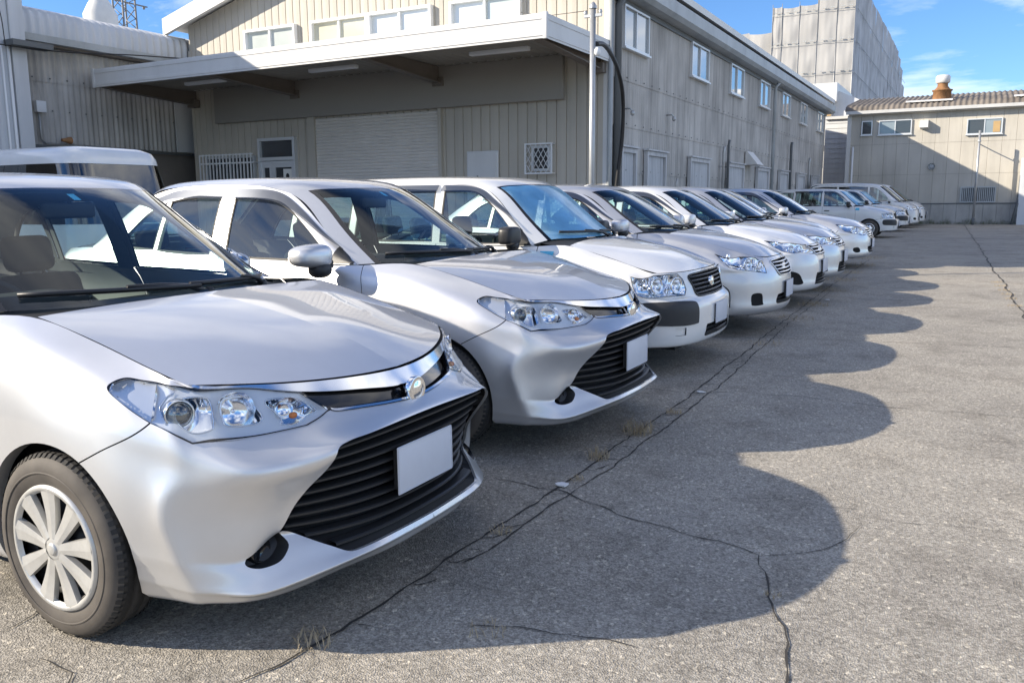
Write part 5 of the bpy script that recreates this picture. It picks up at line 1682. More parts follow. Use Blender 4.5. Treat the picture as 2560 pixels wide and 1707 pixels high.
def build_A(root, mat="silver_paint"):
    W = Surf(A_wrap(), True, True); W.orient(3.0, W.v1*.5, (0, 1, 0))
    tu = W.tu0
    tu = np.delete(tu, [5, 7]); uF, uS0, uS1 = tu[6], tu[4], tu[15]      # end of the front wrap, start and end of the side
    front = (0, tu[7]); side = (tu[5], tu[16])
    p3 = lambda pts, ur=front: W.inv(pts, (1, 1, 1), ur)
    hub = (-.797, .303); hubr = (-3.397, .303)
    # --- outlines
    HL = dict(tip=(-.572,.781,.824), top=(-.545,.728,.850), hc=(-.352,.664,.822), it=(-.151,.406,.777), ti=(-.096,.345,.714), ib=(-.103,.443,.683), bo=(-.286,.724,.678), se=(-.413,.762,.732))
    hl = np.concatenate([
        crom(p3([HL['se'], (-.50,.776,.777), HL['tip'], (-.573,.758,.843), HL['top'], (-.49,.712,.845), (-.42,.694,.835), HL['hc'], (-.27,.55,.803), (-.20,.47,.788), HL['it']]), 5)[:-1],
        crom(p3([HL['it'], (-.125,.378,.748), HL['ti']]), 4)[:-1],
        crom(p3([HL['ti'], (-.098,.39,.694), HL['ib']]), 4)[:-1],
        crom(p3([HL['ib'], (-.16,.55,.679), (-.235,.66,.677), HL['bo']]), 4)[:-1],
        crom(p3([HL['bo'], (-.345,.742,.703), HL['se']]), 4)[:-1]])
    gr = np.concatenate([
        crom(p3([(.050,0,.655),(.048,.10,.6535),(.044,.2,.650),(.037,.32,.643),(.024,.40,.637),(.008,.438,.618),(-.030,.462,.565),(-.088,.484,.499),(-.128,.508,.43),(-.163,.534,.372)]), 4)[:-1],
        crom(p3([(-.163,.534,.372),(-.150,.512,.368)]), 2)[:-1],
        crom(p3([(-.150,.512,.366),(-.10,.475,.333),(-.045,.430,.300),(-.002,.398,.2815),(.012,.375,.277),(.022,.34,.2755),(.036,.2,.2755),(.044,0,.2755)]), 4)])
    gr = np.concatenate([gr, [[-.02, gr[-1][1]], [-.02, gr[0][1]]]])
    fog = np.concatenate([crom(p3([(-.163,.536,.371),(-.178,.585,.345),(-.194,.639,.309)]), 6)[:-1], crom(p3([(-.194,.639,.309),(-.190,.645,.293),(-.176,.638,.282),(-.150,.614,.277),(-.132,.57,.280),(-.126,.540,.300),(-.135,.522,.330),(-.163,.536,.371)]), 4)[:-1]])
    strip_lo = crom(p3([(-.340,.655,.822),(-.27,.55,.806),(-.20,.47,.791),(-.151,.406,.780),(-.105,.30,.765),(-.070,.2,.756),(-.035,.08,.747),(-.030,0,.746)]), 4)
    strip = np.concatenate([strip_lo, [[-.02, strip_lo[-1][1]], [-.02, W.v1+.02], [p3([HL['hc']])[0][0], W.v1+.02]]])
    bar_lo = crom(p3([(-.096,.345,.716),(-.085,.325,.710),(-.060,.25,.704),(-.030,.15,.700),(-.012,.05,.698),(-.010,0,.698)]), 4)
    bar_hi = p3([(-.151,.406,.780),(-.105,.30,.765),(-.070,.2,.756),(-.035,.08,.747),(-.030,0,.746)])
    bar = np.concatenate([bar_lo, [[-.02, bar_lo[-1][1]], [-.02, bar_hi[-1][1]]], crom(bar_hi[::-1], 4), crom(p3([(-.151,.406,.777), (-.125,.378,.748), (-.096,.345,.714)]), 4)[1:]])
    low_b = bar_lo + np.array([0, -.013])*np.linspace(.6, 1, len(bar_lo))[:, None]
    lowtrim = np.concatenate([bar_lo, low_b[::-1]])
    lowtrim[np.argmin(np.abs(lowtrim[:, 0]))] = lowtrim[np.argmin(np.abs(lowtrim[:, 0]))]
    arch_f = side_uv(W, circle_pts(hub[0], .303, .338, R(-19), R(199), 41, .95), side)
    arch_f = np.concatenate([[[arch_f[0][0]-.01, -.03]], arch_f, [[arch_f[-1][0]+.01, -.03]]])
    arch_r = side_uv(W, circle_pts(hubr[0], .303, .340, R(-19), R(199), 41), side)
    arch_r = np.concatenate([[[arch_r[0][0], -.03]], arch_r, [[arch_r[-1][0], -.03]]])
    # --- panel seams
    seam = p3([(-.645,.837,.600),(-.52,.800,.663),(-.413,.762,.732)])
    seamp = np.concatenate([crom(seam, 6)])
    ft = np.concatenate([[[seamp[0][0], -.03]], seamp])
    bumper = np.concatenate([[[-.02, -.03]], [[seamp[0][0]+.02, -.03]], seamp, p3([(-.286,.724,.690), (-.103,.443,.690), (-.09,.33,.715), (-.012,.05,.705)]), [[-.02, p3([(-.01,0,.705)])[0][1]]]])
    d1 = vline(W, [(-1.315,.2),(-1.30,.45),(-1.285,.80),(-1.315,.93),(-1.335,.985)], side)
    d2 = vline(W, [(-2.44,.2),(-2.44,.6),(-2.455,1.0)], side)
    d3 = vline(W, [(-3.02,.2),(-3.03,.42),(-3.10,.62),(-3.25,.80),(-3.33,1.03)], side)
    fender = np.concatenate([seamp[::-1], [[seamp[0][0]-.02, -.05]], [[d1[0][0], -.05]], d1, [[seamp[-1][0], W.v1+.03]]])
    door_f = np.concatenate([d1, d2[::-1]]); door_r = np.concatenate([d2, d3[::-1]])
    rb = side_uv(W, [(-3.70,.60),(-3.95,.64),(-4.12,.66)], side)
    rbump = np.concatenate([[[side_uv(W, [(-3.72,.5)], side)[0][0], -.03]], rb, [[W.u1+.02, rb[-1][1]]], [[W.u1+.02, -.03]]])
    tl = W.inv([(-3.98,.76,.93),(-4.12,.70,.97),(-4.28,.52,.96),(-4.30,.52,.76),(-4.14,.74,.74),(-4.0,.78,.82)], (1,1,1), (tu[14], W.u1))
    gw = .0042
    gaps = [("panel_gap", ribbon(crom(seam, 8), gw)), ("panel_gap", ribbon(d1, gw)), ("panel_gap", ribbon(d2, gw)), ("panel_gap", ribbon(d3, gw))]
    regs = [("front_bumper", bumper), ("fender", fender), ("door", door_f), ("rear_door", door_r), ("rear_bumper", rbump), ("tail_lamp", tl)] + gaps + \
           [("garnish", strip), ("upper_grille", bar), ("lower_garnish", lowtrim), ("headlamp", hl), ("grille", gr), ("fog", fog), ("void", arch_f), ("void", arch_r)]
    # extra points where the bumper is strongly shaped
    eu, ev = np.meshgrid(np.linspace(0.003, tu[6], 64), np.linspace(.004, W.v1-.004, 60), indexing='ij')
    res = cut(W, regs, .055, .035, extra=np.stack([eu.ravel()+.0007, ev.ravel()+.0003], 1))
    def part(key, name, m, how='split', off=0.0):
        uv, T = res[key]; P, N = skin(W, uv, off)
        return halves(name, P, T, N, m, root, how)
    bmp = part("front_bumper", "front_bumper", mat, 'join')[0]
    part("fender", "fender", mat)
    dr = part("door", "door", mat); drr = part("rear_door", "door", mat)
    body_islands(root, W, res["body"], mat)
    part("rear_bumper", "rear_bumper", mat, 'join')
    part("tail_lamp", "tail_lamp", "red_lamp")
    part("panel_gap", "panel_gap", "panel_gap_dark", 'join', -.006)
    part("garnish", "grille_garnish", "bright_trim", 'join', .002)
    # front lamps
    lamps = lamp_unit(root, W, hl, res["headlamp"], depth=.065, inner="lamp_reflector")
    rim_ring(root, lamps, W, hl, "gloss_black", inn=.0045, out=.002, off=.0035)
    O1 = crom(p3([(-.366,.712,.768),(-.370,.690,.793),(-.352,.673,.801),(-.311,.646,.797),(-.293,.641,.779),(-.276,.650,.745),(-.267,.657,.723),(-.269,.670,.710),(-.304,.707,.706),(-.344,.721,.737)]), 4, closed=True)
    O2 = crom(p3([(-.272,.622,.770),(-.270,.603,.789),(-.237,.554,.787),(-.222,.544,.769),(-.192,.534,.729),(-.196,.558,.712),(-.238,.624,.715),(-.256,.630,.735)]), 4, closed=True)
    O3 = crom(p3([(-.200,.512,.766),(-.180,.470,.772),(-.156,.425,.768),(-.112,.380,.728),(-.117,.417,.716),(-.123,.462,.700),(-.151,.498,.703),(-.160,.490,.724)]), 4, closed=True)
    dv = p3([(-.386,.683,.822),(-.409,.703,.807),(-.415,.720,.789),(-.414,.730,.775),(-.397,.739,.754),(-.375,.744,.730)])
    dvc = crom(dv, 4)
    wedge = np.concatenate([dvc, [[dvc[-1][0]+.5, dvc[-1][1]-.1], [dvc[0][0]+.5, dvc[0][1]+.1]]])
    cc = hl.mean(0)
    sh = cc+(hl-cc)*.985
    rb_ = cut(W, [("bez", sh), ("wedge", wedge), ("o1", O1), ("o2", O2), ("o3", O3)], .012, .012, u0=hl[:, 0].min()-.01, u1=hl[:, 0].max()+.01, v0=hl[:, 1].min()-.01, v1=min(W.v1, hl[:, 1].max()+.01))
    def lamp_piece(uv, T, off, mt, name):
        k = inside(sh, uv[T].mean(1)); T = T[k]
        if len(T) == 0: return
        used, iv = np.unique(T, return_inverse=True); uv = uv[used]; T = iv.reshape(-1, 3)
        d_ = np.minimum(1, dist_poly(sh, uv)/.012)
        P, N = skin(W, uv); P = P+N*(-.004+(off+.004)*smooth01(d_))[:, None]
        Tw = wind(P, T, N)
        mesh_obj(name, P*np.array([1, -1, 1]), Tw[:, ::-1], mt, lamps[0], N*np.array([1, -1, 1])); mesh_obj(name, P, Tw, mt, lamps[1], N)
    lamp_piece(*rb_["bez"], -.016, "lamp_bezel", "lamp_bezel")
    lamp_piece(*rb_["wedge"], -.020, "lamp_wing", "lamp_wing")
    for O_ in (O1, O2, O3):
        Pa, Na = skin(W, O_, -.016); Pb = Pa-Na*.034
        V, F = loop_strip(Pa, Pb)
        for k_, f_ in ((0, np.array([1, -1, 1])), (1, np.array([1, 1, 1]))):
            mesh_obj("opening_wall", V*f_, F, "lamp_reflector", lamps[k_])
            m = MB(); m.tube([tuple(v) for v in Pa*f_], .0028, 6, closed=True); m.build("opening_rim", "bright_trim", lamps[k_])
    Pa, Na = skin(W, dvc, -.015)
    for k_, f_ in ((0, np.array([1, -1, 1])), (1, np.array([1, 1, 1]))):
        m = MB(); m.tube([tuple(v) for v in Pa*f_], .0022, 6); m.build("lamp_divider", "bright_trim", lamps[k_])
    for side_i, h in ((-1, lamps[0]), (1, lamps[1])):
        def pt(x, s, z): return Vector((x, side_i*s, z))
        ax = Vector((.86, side_i*.45, .05)).normalized()
        def lath(c, prof, mat_, name, n=28):
            M = Matrix.Translation(c) @ ax.to_track_quat('Y', 'Z').to_matrix().to_4x4()
            m = MB(); m.lathe(prof, n, 'Y'); m.V = [tuple(M @ Vector(v)) for v in m.V]
            return m.build(name, mat_, h)
        c = pt(-.372, .692, .748)
        lath(c, [(.046, -.02), (.044, .010), (.040, .014), (.037, .006)], "chrome", "projector_ring")
        lath(c, [(.037, .004), (.033, .018), (.024, .029), (.012, .034), (0, .036)], "projector_glass", "projector_lens")
        lath(c, [(.037, -.004), (0, -.006)], "brake_dark", "projector_back")
        c2 = pt(-.262, .585, .745)
        lath(c2, [(.062, .020), (.056, .004), (.044, -.012), (.028, -.022), (.010, -.026)], "lamp_reflector", "high_beam_bowl", 12)
        lath(c2, [(.010, -.026), (.009, -.002), (.005, .004), (0, .005)], "chrome", "bulb", 12)
        lath(pt(-.175, .470, .735), [(.030, .012), (.026, .0), (.016, -.010), (0, -.012)], "lamp_reflector", "turn_bowl", 16)
        m = MB(); V, F = superell(pt(-.150, .452, .714), (.012, .014, .010), 2.4, 12, 6); m.add(V, F, 0, True)
        m.build("amber_bulb", "amber_lamp", h)
    # upper dark bar and thin bright line
    ub = part("upper_grille", "upper_grille", "gloss_black", 'join', -.020)[0]
    uv, T = res["upper_grille"]
    sk = skirt_obj(root, "upper_grille_edge", W, bar, (-1, 0, 0), .022, "gloss_black")
    lt = part("lower_garnish", "lower_garnish", "bright_trim", 'join', .004)
    emblem(root, -.006, .718, .048, .047)
    # lower grille
    uv, T = res["grille"]; P, N = skin(W, uv)
    d = np.minimum(1, dist_poly(gr, uv)/.006)
    P2 = P.copy(); P2[:, 0] -= .062*d+.012
    g = halves("lower_grille", P2, T, N, "grille_void", root, 'join')[0]
    skp, skq = skirt(W, gr[:-2], (-1, 0, 0), .018)
    n = len(skp)
    fl = np.array([1, -1, 1])
    V = np.concatenate([skp, skq, skp*fl, skq*fl])
    F = [(i, i+1, n+i+1, n+i) for i in range(n-1)]
    F += [tuple(2*n+j for j in reversed(f)) for f in F]
    mesh_obj("grille_lip", V, F, mat, bmp)
    m2 = MB()
    V2 = np.concatenate([skq, skq-np.array([.05, .0, 0]), skq*fl, (skq-np.array([.05, .0, 0]))*fl])
    mesh_obj("grille_frame", V2, F, "gloss_black", g)
    edge = W.at(gr[:, 0], gr[:, 1])
    zt = np.linspace(.296, .620, 10)
    for k, z in enumerate(zt):
        # half width at this height from the diagonal
        se = np.interp(z, [.285, .33, .366, .43, .499, .565, .61, .63], [.39, .462, .505, .505, .481, .460, .442, .42])
        xe = np.interp(z, [.285, .33, .366, .43, .499, .565, .61, .63], [-.01, -.105, -.155, -.128, -.090, -.038, .0, .01])
        m = MB()
        ss = np.linspace(-se, se, 25)
        prof = [(.0, -.0075), (.006, -.004), (.006, .002), (.0, .006), (-.028, .010), (-.030, -.010)]
        V = []; F = []
        xc = np.interp(z, [.29, .45, .62], [.030, .014, .034])-.022
        for s in ss:
            f = abs(s)/se
            x = xc + (xe-.012-xc)*f**2.6
            for (dx, dz) in prof: V.append((x+dx, s, z+dz))
        q = len(prof)
        for i in range(24):
            for j in range(q): F.append((i*q+j, i*q+(j+1) % q, (i+1)*q+(j+1) % q, (i+1)*q+j))
        m.add(V, F, 0, False)
        m.build("slat", "black_plastic", g)
    plate(root, .030, .473)
    # fog lamp pockets
    for i, o in enumerate(skirt_obj(root, "fog_pocket", W, fog, (-1, 0, 0), .05, "black_plastic", False)):
        sgn = -1 if i == 0 else 1
        uv, T = res["fog"]; P, N = skin(W, uv); P = P.copy(); P[:, 0] -= .049
        f2 = np.array([1, sgn, 1])
        mesh_obj("fog_cover", P*f2, wind(P, T, N) if sgn > 0 else wind(P, T, N)[:, ::-1], "black_plastic", o, N*f2)
        m = MB(); m.lathe([(.040, -.02), (.040, .012), (.034, .016), (.030, .006), (0, .004)], 28, 'X', c=(-.195, sgn*.585, .315))
        m.build("fog_blank", "gloss_black", o)
    # arch lips
    for key, poly in (("f", arch_f), ("r", arch_r)):
        for o in skirt_obj(root, "arch_lip", W, poly, (0, -1, 0), .045, mat, False): pass
    # bonnet
    H = Surf([list(r) for r in A_hood()]); H.orient(H.u1/2, H.v1/2, (0, 0, 1))
    r = cut(H, [], .03, .03, u0=.013, v1=H.v1-.005)
    uv, T = r['body']; P, N = skin(H, uv)
    halves("bonnet", P, T, N, mat, root, 'join')
    # dark channel under the bonnet edge
    eu = np.concatenate([np.stack([np.zeros(20), np.linspace(0, H.v1, 20)], 1), np.stack([np.linspace(0, H.u1, 40), np.full(40, H.v1)], 1)[1:]])
    P = H.at(eu[:, 0], eu[:, 1])
    inn = H.at(np.clip(eu[:, 0]+.03, 0, H.u1), np.clip(eu[:, 1]-.03, 0, H.v1)) - [0, 0, .02]
    V = np.concatenate([P-[0, 0, .004], inn]); n = len(P)
    T = np.array([t for i in range(n-1) for t in ((i, i+1, n+i+1), (i, n+i+1, n+i))])
    NN = np.tile([[0, 0, 1.]], (2*n, 1))
    halves("bonnet_channel", V, T, NN, "panel_gap_dark", root, 'join')
    # cowl under the wind screen
    C = Surf(A_cabin()); C.orient(C.u1*.4, C.v1*.3, (0, 0, 1))
    cb = []
    for j in range(12):
        f = j/11
        v = f*C.tv0[3]*1.08
        a = H.at([H.u1], [min(f, 1)*H.v1])[0]; b = C.at([0.0], [v])[0]
        cb.append([a-[.0, 0, .012], (a+b)/2-[0, 0, .022], b-[.0, 0, .012], b+[-.02, 0, -.05]])
    cb = np.array(cb)
    V = cb.reshape(-1, 3); T = []
    for i in range(11):
        for j in range(3):
            k = i*4+j; T += [(k, k+1, k+5), (k, k+5, k+4)]
    S2 = np.tile([[0.1, 0, 1.]], (len(V), 1))
    halves("cowl", V, np.array(T), S2, "textured_black", root, 'join')
    cabin_common(root, C, Surf(A_gh()), mat, ws=(0, 2), rg=(8, 10),
        windows=[[[(-1.60,1.035),(-1.70,1.110),(-1.86,1.222),(-2.02,1.318),(-2.12,1.352),(-2.25,1.368),(-2.40,1.374)],[(-2.40,1.374),(-2.395,1.02)],[(-2.395,1.02),(-2.0,1.016),(-1.66,1.012),(-1.60,1.035)]],
                 [[(-2.545,1.376),(-2.80,1.372),(-3.0,1.352)],[(-3.0,1.352),(-3.035,1.045)],[(-3.035,1.045),(-2.55,1.032)],[(-2.55,1.032),(-2.545,1.376)]],
                 [[(-3.06,1.342),(-3.22,1.275),(-3.38,1.15),(-3.46,1.065)],[(-3.46,1.065),(-3.09,1.05)],[(-3.09,1.05),(-3.06,1.342)]]],
        sail=[[(-1.40,.992),(-1.44,1.018),(-1.55,1.095)],[(-1.55,1.095),(-1.575,1.02),(-1.60,.996)],[(-1.60,.996),(-1.40,.992)]],
        visors=[[(-1.52,1.068),(-1.70,1.178),(-1.88,1.298),(-2.03,1.385),(-2.15,1.420),(-2.30,1.432),(-2.465,1.437)], [(-2.485,1.437),(-2.80,1.436),(-3.0,1.425),(-3.2,1.375)]], vis_h=.055)
    deck_panel(root, [[(-3.99,0,1.08),(-3.97,.25,1.078),(-3.92,.46,1.068),(-3.83,.66,1.045)],[(-4.16,0,1.068),(-4.15,.25,1.064),(-4.10,.46,1.056),(-3.98,.67,1.04)],[(-4.32,0,1.022),(-4.31,.25,1.022),(-4.265,.49,1.022),(-4.09,.66,1.032)]], mat)
    wiper(root, C, (.075, -.50), (.035, .06), (-1.12, .12, .995))
    wiper(root, C, (.050, .02), (.03, .55), (-1.20, .50, .990))
    make_mirror(root, dict(c=(-1.525, .955, 1.048), h=(.088, .112, .074), mat=mat), -1)
    make_mirror(root, dict(c=(-1.745, .875, 1.045), h=(.105, .050, .062), mat=mat), 1)
    su = C.tu0[2]-.085
    k = np.array([[su-.028, .0], [su+.028, .0], [su+.028, .036], [su-.028, .036]]); P, N = skin(C, k, -.004)
    P[:, 1] -= .06
    mesh_obj("inspection_sticker", P, [(0, 1, 2, 3)], "sticker_blue", root, None, False)
    underbody(root, (-4.15, -.42), .70, hub[0], hubr[0], .303, .336)
    make_interior(root, -1.14, 1.45, belt=.985, mirror=(-1.83, 1.335))
    for hx in (hub[0], hubr[0]):
        for sd in (-1, 1): make_wheel(root, "wheel", hx, sd*.765, .303, .303, .203, .175, 'hubcap', sd)

def underbody(root, xr, w, hf, hr, hz, r):  # dark boxes added to block light and the view through the grille
    m = MB()
    m.box((xr[0], -w+.1, .20), (xr[1]-.25, w-.1, .34))
    for hx in (hf, hr):
        for sd in (-1, 1):
            prof = [(r+.035, sd*(w-.22)), (r+.035, sd*(w+.035))]
            m.lathe(prof, 24, 'Y', c=(hx, 0, hz), a0=R(-16), a1=R(196))
            m.lathe([(.02, sd*(w-.22)), (r+.035, sd*(w-.22))], 24, 'Y', c=(hx, 0, hz), a0=R(-16), a1=R(196))
    m.box((hf+r+.04, -w+.12, .20), (xr[1]+.10, w-.12, .60))
    m.box((hf-.25, -.5, .30), (hf+r+.05, .5, .74))
    m.build("underbody", "grille_void", root)

def cabin_common(root, C, G, mat, ws, rg, windows,  sail, visors, vis_h=.05, glass_side="side_glass", handles=True, pillar_black=False, vj=3, frit=.022, ws_glass="windscreen_glass", rear_full=None):
    """roof, pillars, wind screen, rear window, side frames with their glass"""
    tu, tv = C.tu0, C.tv0
    vE = tv[vj]
    def rect(u0, u1, v1): return np.array([[u, -.02] for u in np.linspace(u0, u1, 14)] + [[u1, v] for v in np.linspace(0, v1, 14)] + [[u, v1] for u in np.linspace(u1, u0, 14)] + [[u0, v] for v in np.linspace(v1, 0, 14)])
    wsu0, wsu1 = tu[ws[0]]-.02, tu[ws[1]]-.012
    regs = [("windscreen_seal", rect(wsu0, wsu1+.008, vE+.006)), ("windscreen", rect(wsu0, wsu1-frit*.5, vE-frit))]
    if rg is not None:
        v_r = vE if rear_full is None else C.v1+.03
        regs += [("rear_window_seal", rect(tu[rg[0]]-.005, C.u1+.02, v_r+.004)), ("rear_window", rect(tu[rg[0]]+.015, C.u1-.03, v_r-.02))]
    res = cut(C, regs, .05, .04)
    def part(key, name, m, how='join', off=0.0, par=None):
        if key not in res: return None
        uv, T = res[key]; P, N = skin(C, uv, off)
        return halves(name, P, T, N, m, par or root, how)
    rf = part("body", "roof", mat)[0]
    w = part("windscreen", "windscreen", ws_glass)[0]
    part("windscreen_seal", "windscreen_seal", "gloss_black", par=w)
    if rg is not None:
        w2 = part("rear_window", "rear_window", rear_full or "side_glass")[0]
        part("rear_window_seal", "rear_window_seal", "gloss_black", par=w2)
    # head lining
    uv, T = res["body"]; P, N = skin(C, uv, -.025)
    halves("head_lining", P, T[:, ::-1], -N, "interior_grey", rf, 'join')
    G.orient(G.u1/2, G.v1/2, (0, 1, 0))
    ur = (0, G.u1)
    polys = []
    for segs in windows:
        segs = [crom(s, 5) if len(s) > 2 else np.array([np.array(s[0])+(np.array(s[1])-np.array(s[0]))*k/6 for k in range(7)]) for s in segs]
        p = np.concatenate([s[:-1] for s in segs])
        polys.append(side_uv(G, p, ur))
    regs = []
    for p in polys:
        c = p.mean(0); d = p-c; L = np.linalg.norm(d, axis=1)[:, None]
        regs.append(("window_seal", c+d*(1+.014/np.maximum(L, .05))))
    for k, p in enumerate(polys): regs.append((f"window{k}", p))
    if sail:
        segs = [np.array(s) for s in sail]
        p = np.concatenate([(crom(s, 4) if len(s) > 2 else np.array([s[0], s[1]]))[:-1] for s in segs])
        regs.append(("mirror_sail", side_uv(G, p, ur)))
    res = cut(G, regs, .05, .03)
    for key in res:
        uv, T = res[key]; P, N = skin(G, uv)
        if key == 'body':
            fr = halves("side_frame", P, T, N, "gloss_black" if pillar_black else mat, root)
            P2, N2 = skin(G, uv, -.03)
            for o, f2 in zip(fr, (np.array([1, -1, 1]), np.array([1, 1, 1]))):
                mesh_obj("pillar_trim", P2*f2, T, "interior_grey", o)
        elif key == 'window_seal': halves("window_seal", P, T, N, "rubber_seal", root)
        elif key == 'mirror_sail': halves("mirror_sail", *((P+N*.002), T, N), "black_plastic", root)
        else:
            P, N = skin(G, uv, -.004)
            halves("side_window", P, T, N, glass_side if not isinstance(glass_side, dict) else glass_side[key], root)
    # smoked rain visors along the window tops
    for vz in visors or []:
        q = side_uv(G, crom(vz, 5), ur)
        Pt, Nt = skin(G, q, .008)
        dz = np.zeros_like(q); 
        d = np.gradient(q, axis=0); d /= np.linalg.norm(d, axis=1)[:, None]
        nr = np.stack([-d[:, 1], d[:, 0]], 1)
        if nr[:, 1].mean() > 0: nr = -nr
        Pm, Nm = skin(G, q+nr*vis_h*.5, .020); Pb, Nb = skin(G, q+nr*vis_h, .024)
        n = len(q); V = np.concatenate([Pt, Pm, Pb]); N = np.concatenate([Nt, Nm, Nb])
        T = np.array([t for k in (0, 1) for i in range(n-1) for t in ((k*n+i, k*n+i+1, (k+1)*n+i+1), (k*n+i, (k+1)*n+i+1, (k+1)*n+i))])
        halves("rain_visor", V, T, N, "visor_smoke", root)
# ------------------------------------------------------------------ the other cars of the row
SED_SIDE = [  # x, (s, z) from sill to top edge: columns behind the front wheel arch edge
 (-.50, [(.72,.17),(.778,.19),(.800,.245),(.815,.33),(.824,.44),(.826,.56),(.818,.66),(.775,.78),(.600,.868)]),
 (-.66, [(.74,.17),(.81,.19),(.828,.25),(.838,.34),(.843,.46),(.842,.60),(.830,.72),(.770,.84),(.612,.915)]),
 (-.80, [(.74,.17),(.815,.195),(.832,.26),(.842,.36),(.847,.50),(.846,.64),(.832,.76),(.772,.878),(.622,.950)]),
 (-1.05,[(.74,.17),(.815,.195),(.832,.26),(.842,.36),(.848,.50),(.847,.66),(.835,.81),(.780,.925),(.640,1.000)]),
 (-1.33,[(.74,.17),(.815,.195),(.832,.26),(.842,.36),(.848,.50),(.847,.66),(.840,.83),(.808,.93),(.750,.995)])]
def tail_cols(belt, xr, top_r, drop=0):
    c = []
    for x, top, r7, r6 in belt:
        c.append([(x,.74,.17),(x,.815,.195),(x,.832,.26),(x,.842,.36),(x,.848,.50),(x,.847,.66),(x,*r6),(x,*r7),(x,*top)])
    zt = top_r
    def col(dx, s):
        return [(xr+.12+dx,s*.86,.21),(xr+.07+dx,s*.97,.24),(xr+.05+dx,s,.29),(xr+.04+dx,s*1.01,.38),(xr+.04+dx,s*1.02,.50),(xr+.06+dx,s*1.02,.64),(xr+.08+dx,s,.80),(xr+.10+dx,s*.97,zt-.06),(xr+.12+dx,s*.93,zt)]
    c += [col(.22, .745), col(.06, .55), col(.01, .27), col(0, 0)]
    return c

def gen_wrap(p):
    cols = []
    for (s, dx, top) in p['plan']:
        col = []
        for (z, xc, sf) in p['front']:
            col.append((xc+dx*p.get('wrap', 1.0), s*sf, z+p.get('arch', 0)*(s/.8)**2))
        if top is not None: col[-1] = top
        cols.append(col)
    for x, sec in p['side']: cols.append([(x, s, z) for s, z in sec])
    cols += p['tail']
    return cols

def gen_hood(p):
    front, edge, cz = p['hood_front'], p['hood_edge'], p['hood_c']
    rows = [front]
    for i in range(1, len(edge)):
        ex, es, ez = edge[i]; cx, czz = cz[i]
        rows.append([(cx+(ex-cx)*f**1.6, es*f, czz+(ez-czz)*f**2.2+(p.get('ridge', .0025) if j in (2, 3) else 0)) for j, f in enumerate((0, .30, .62, .82, 1))])
    return rows

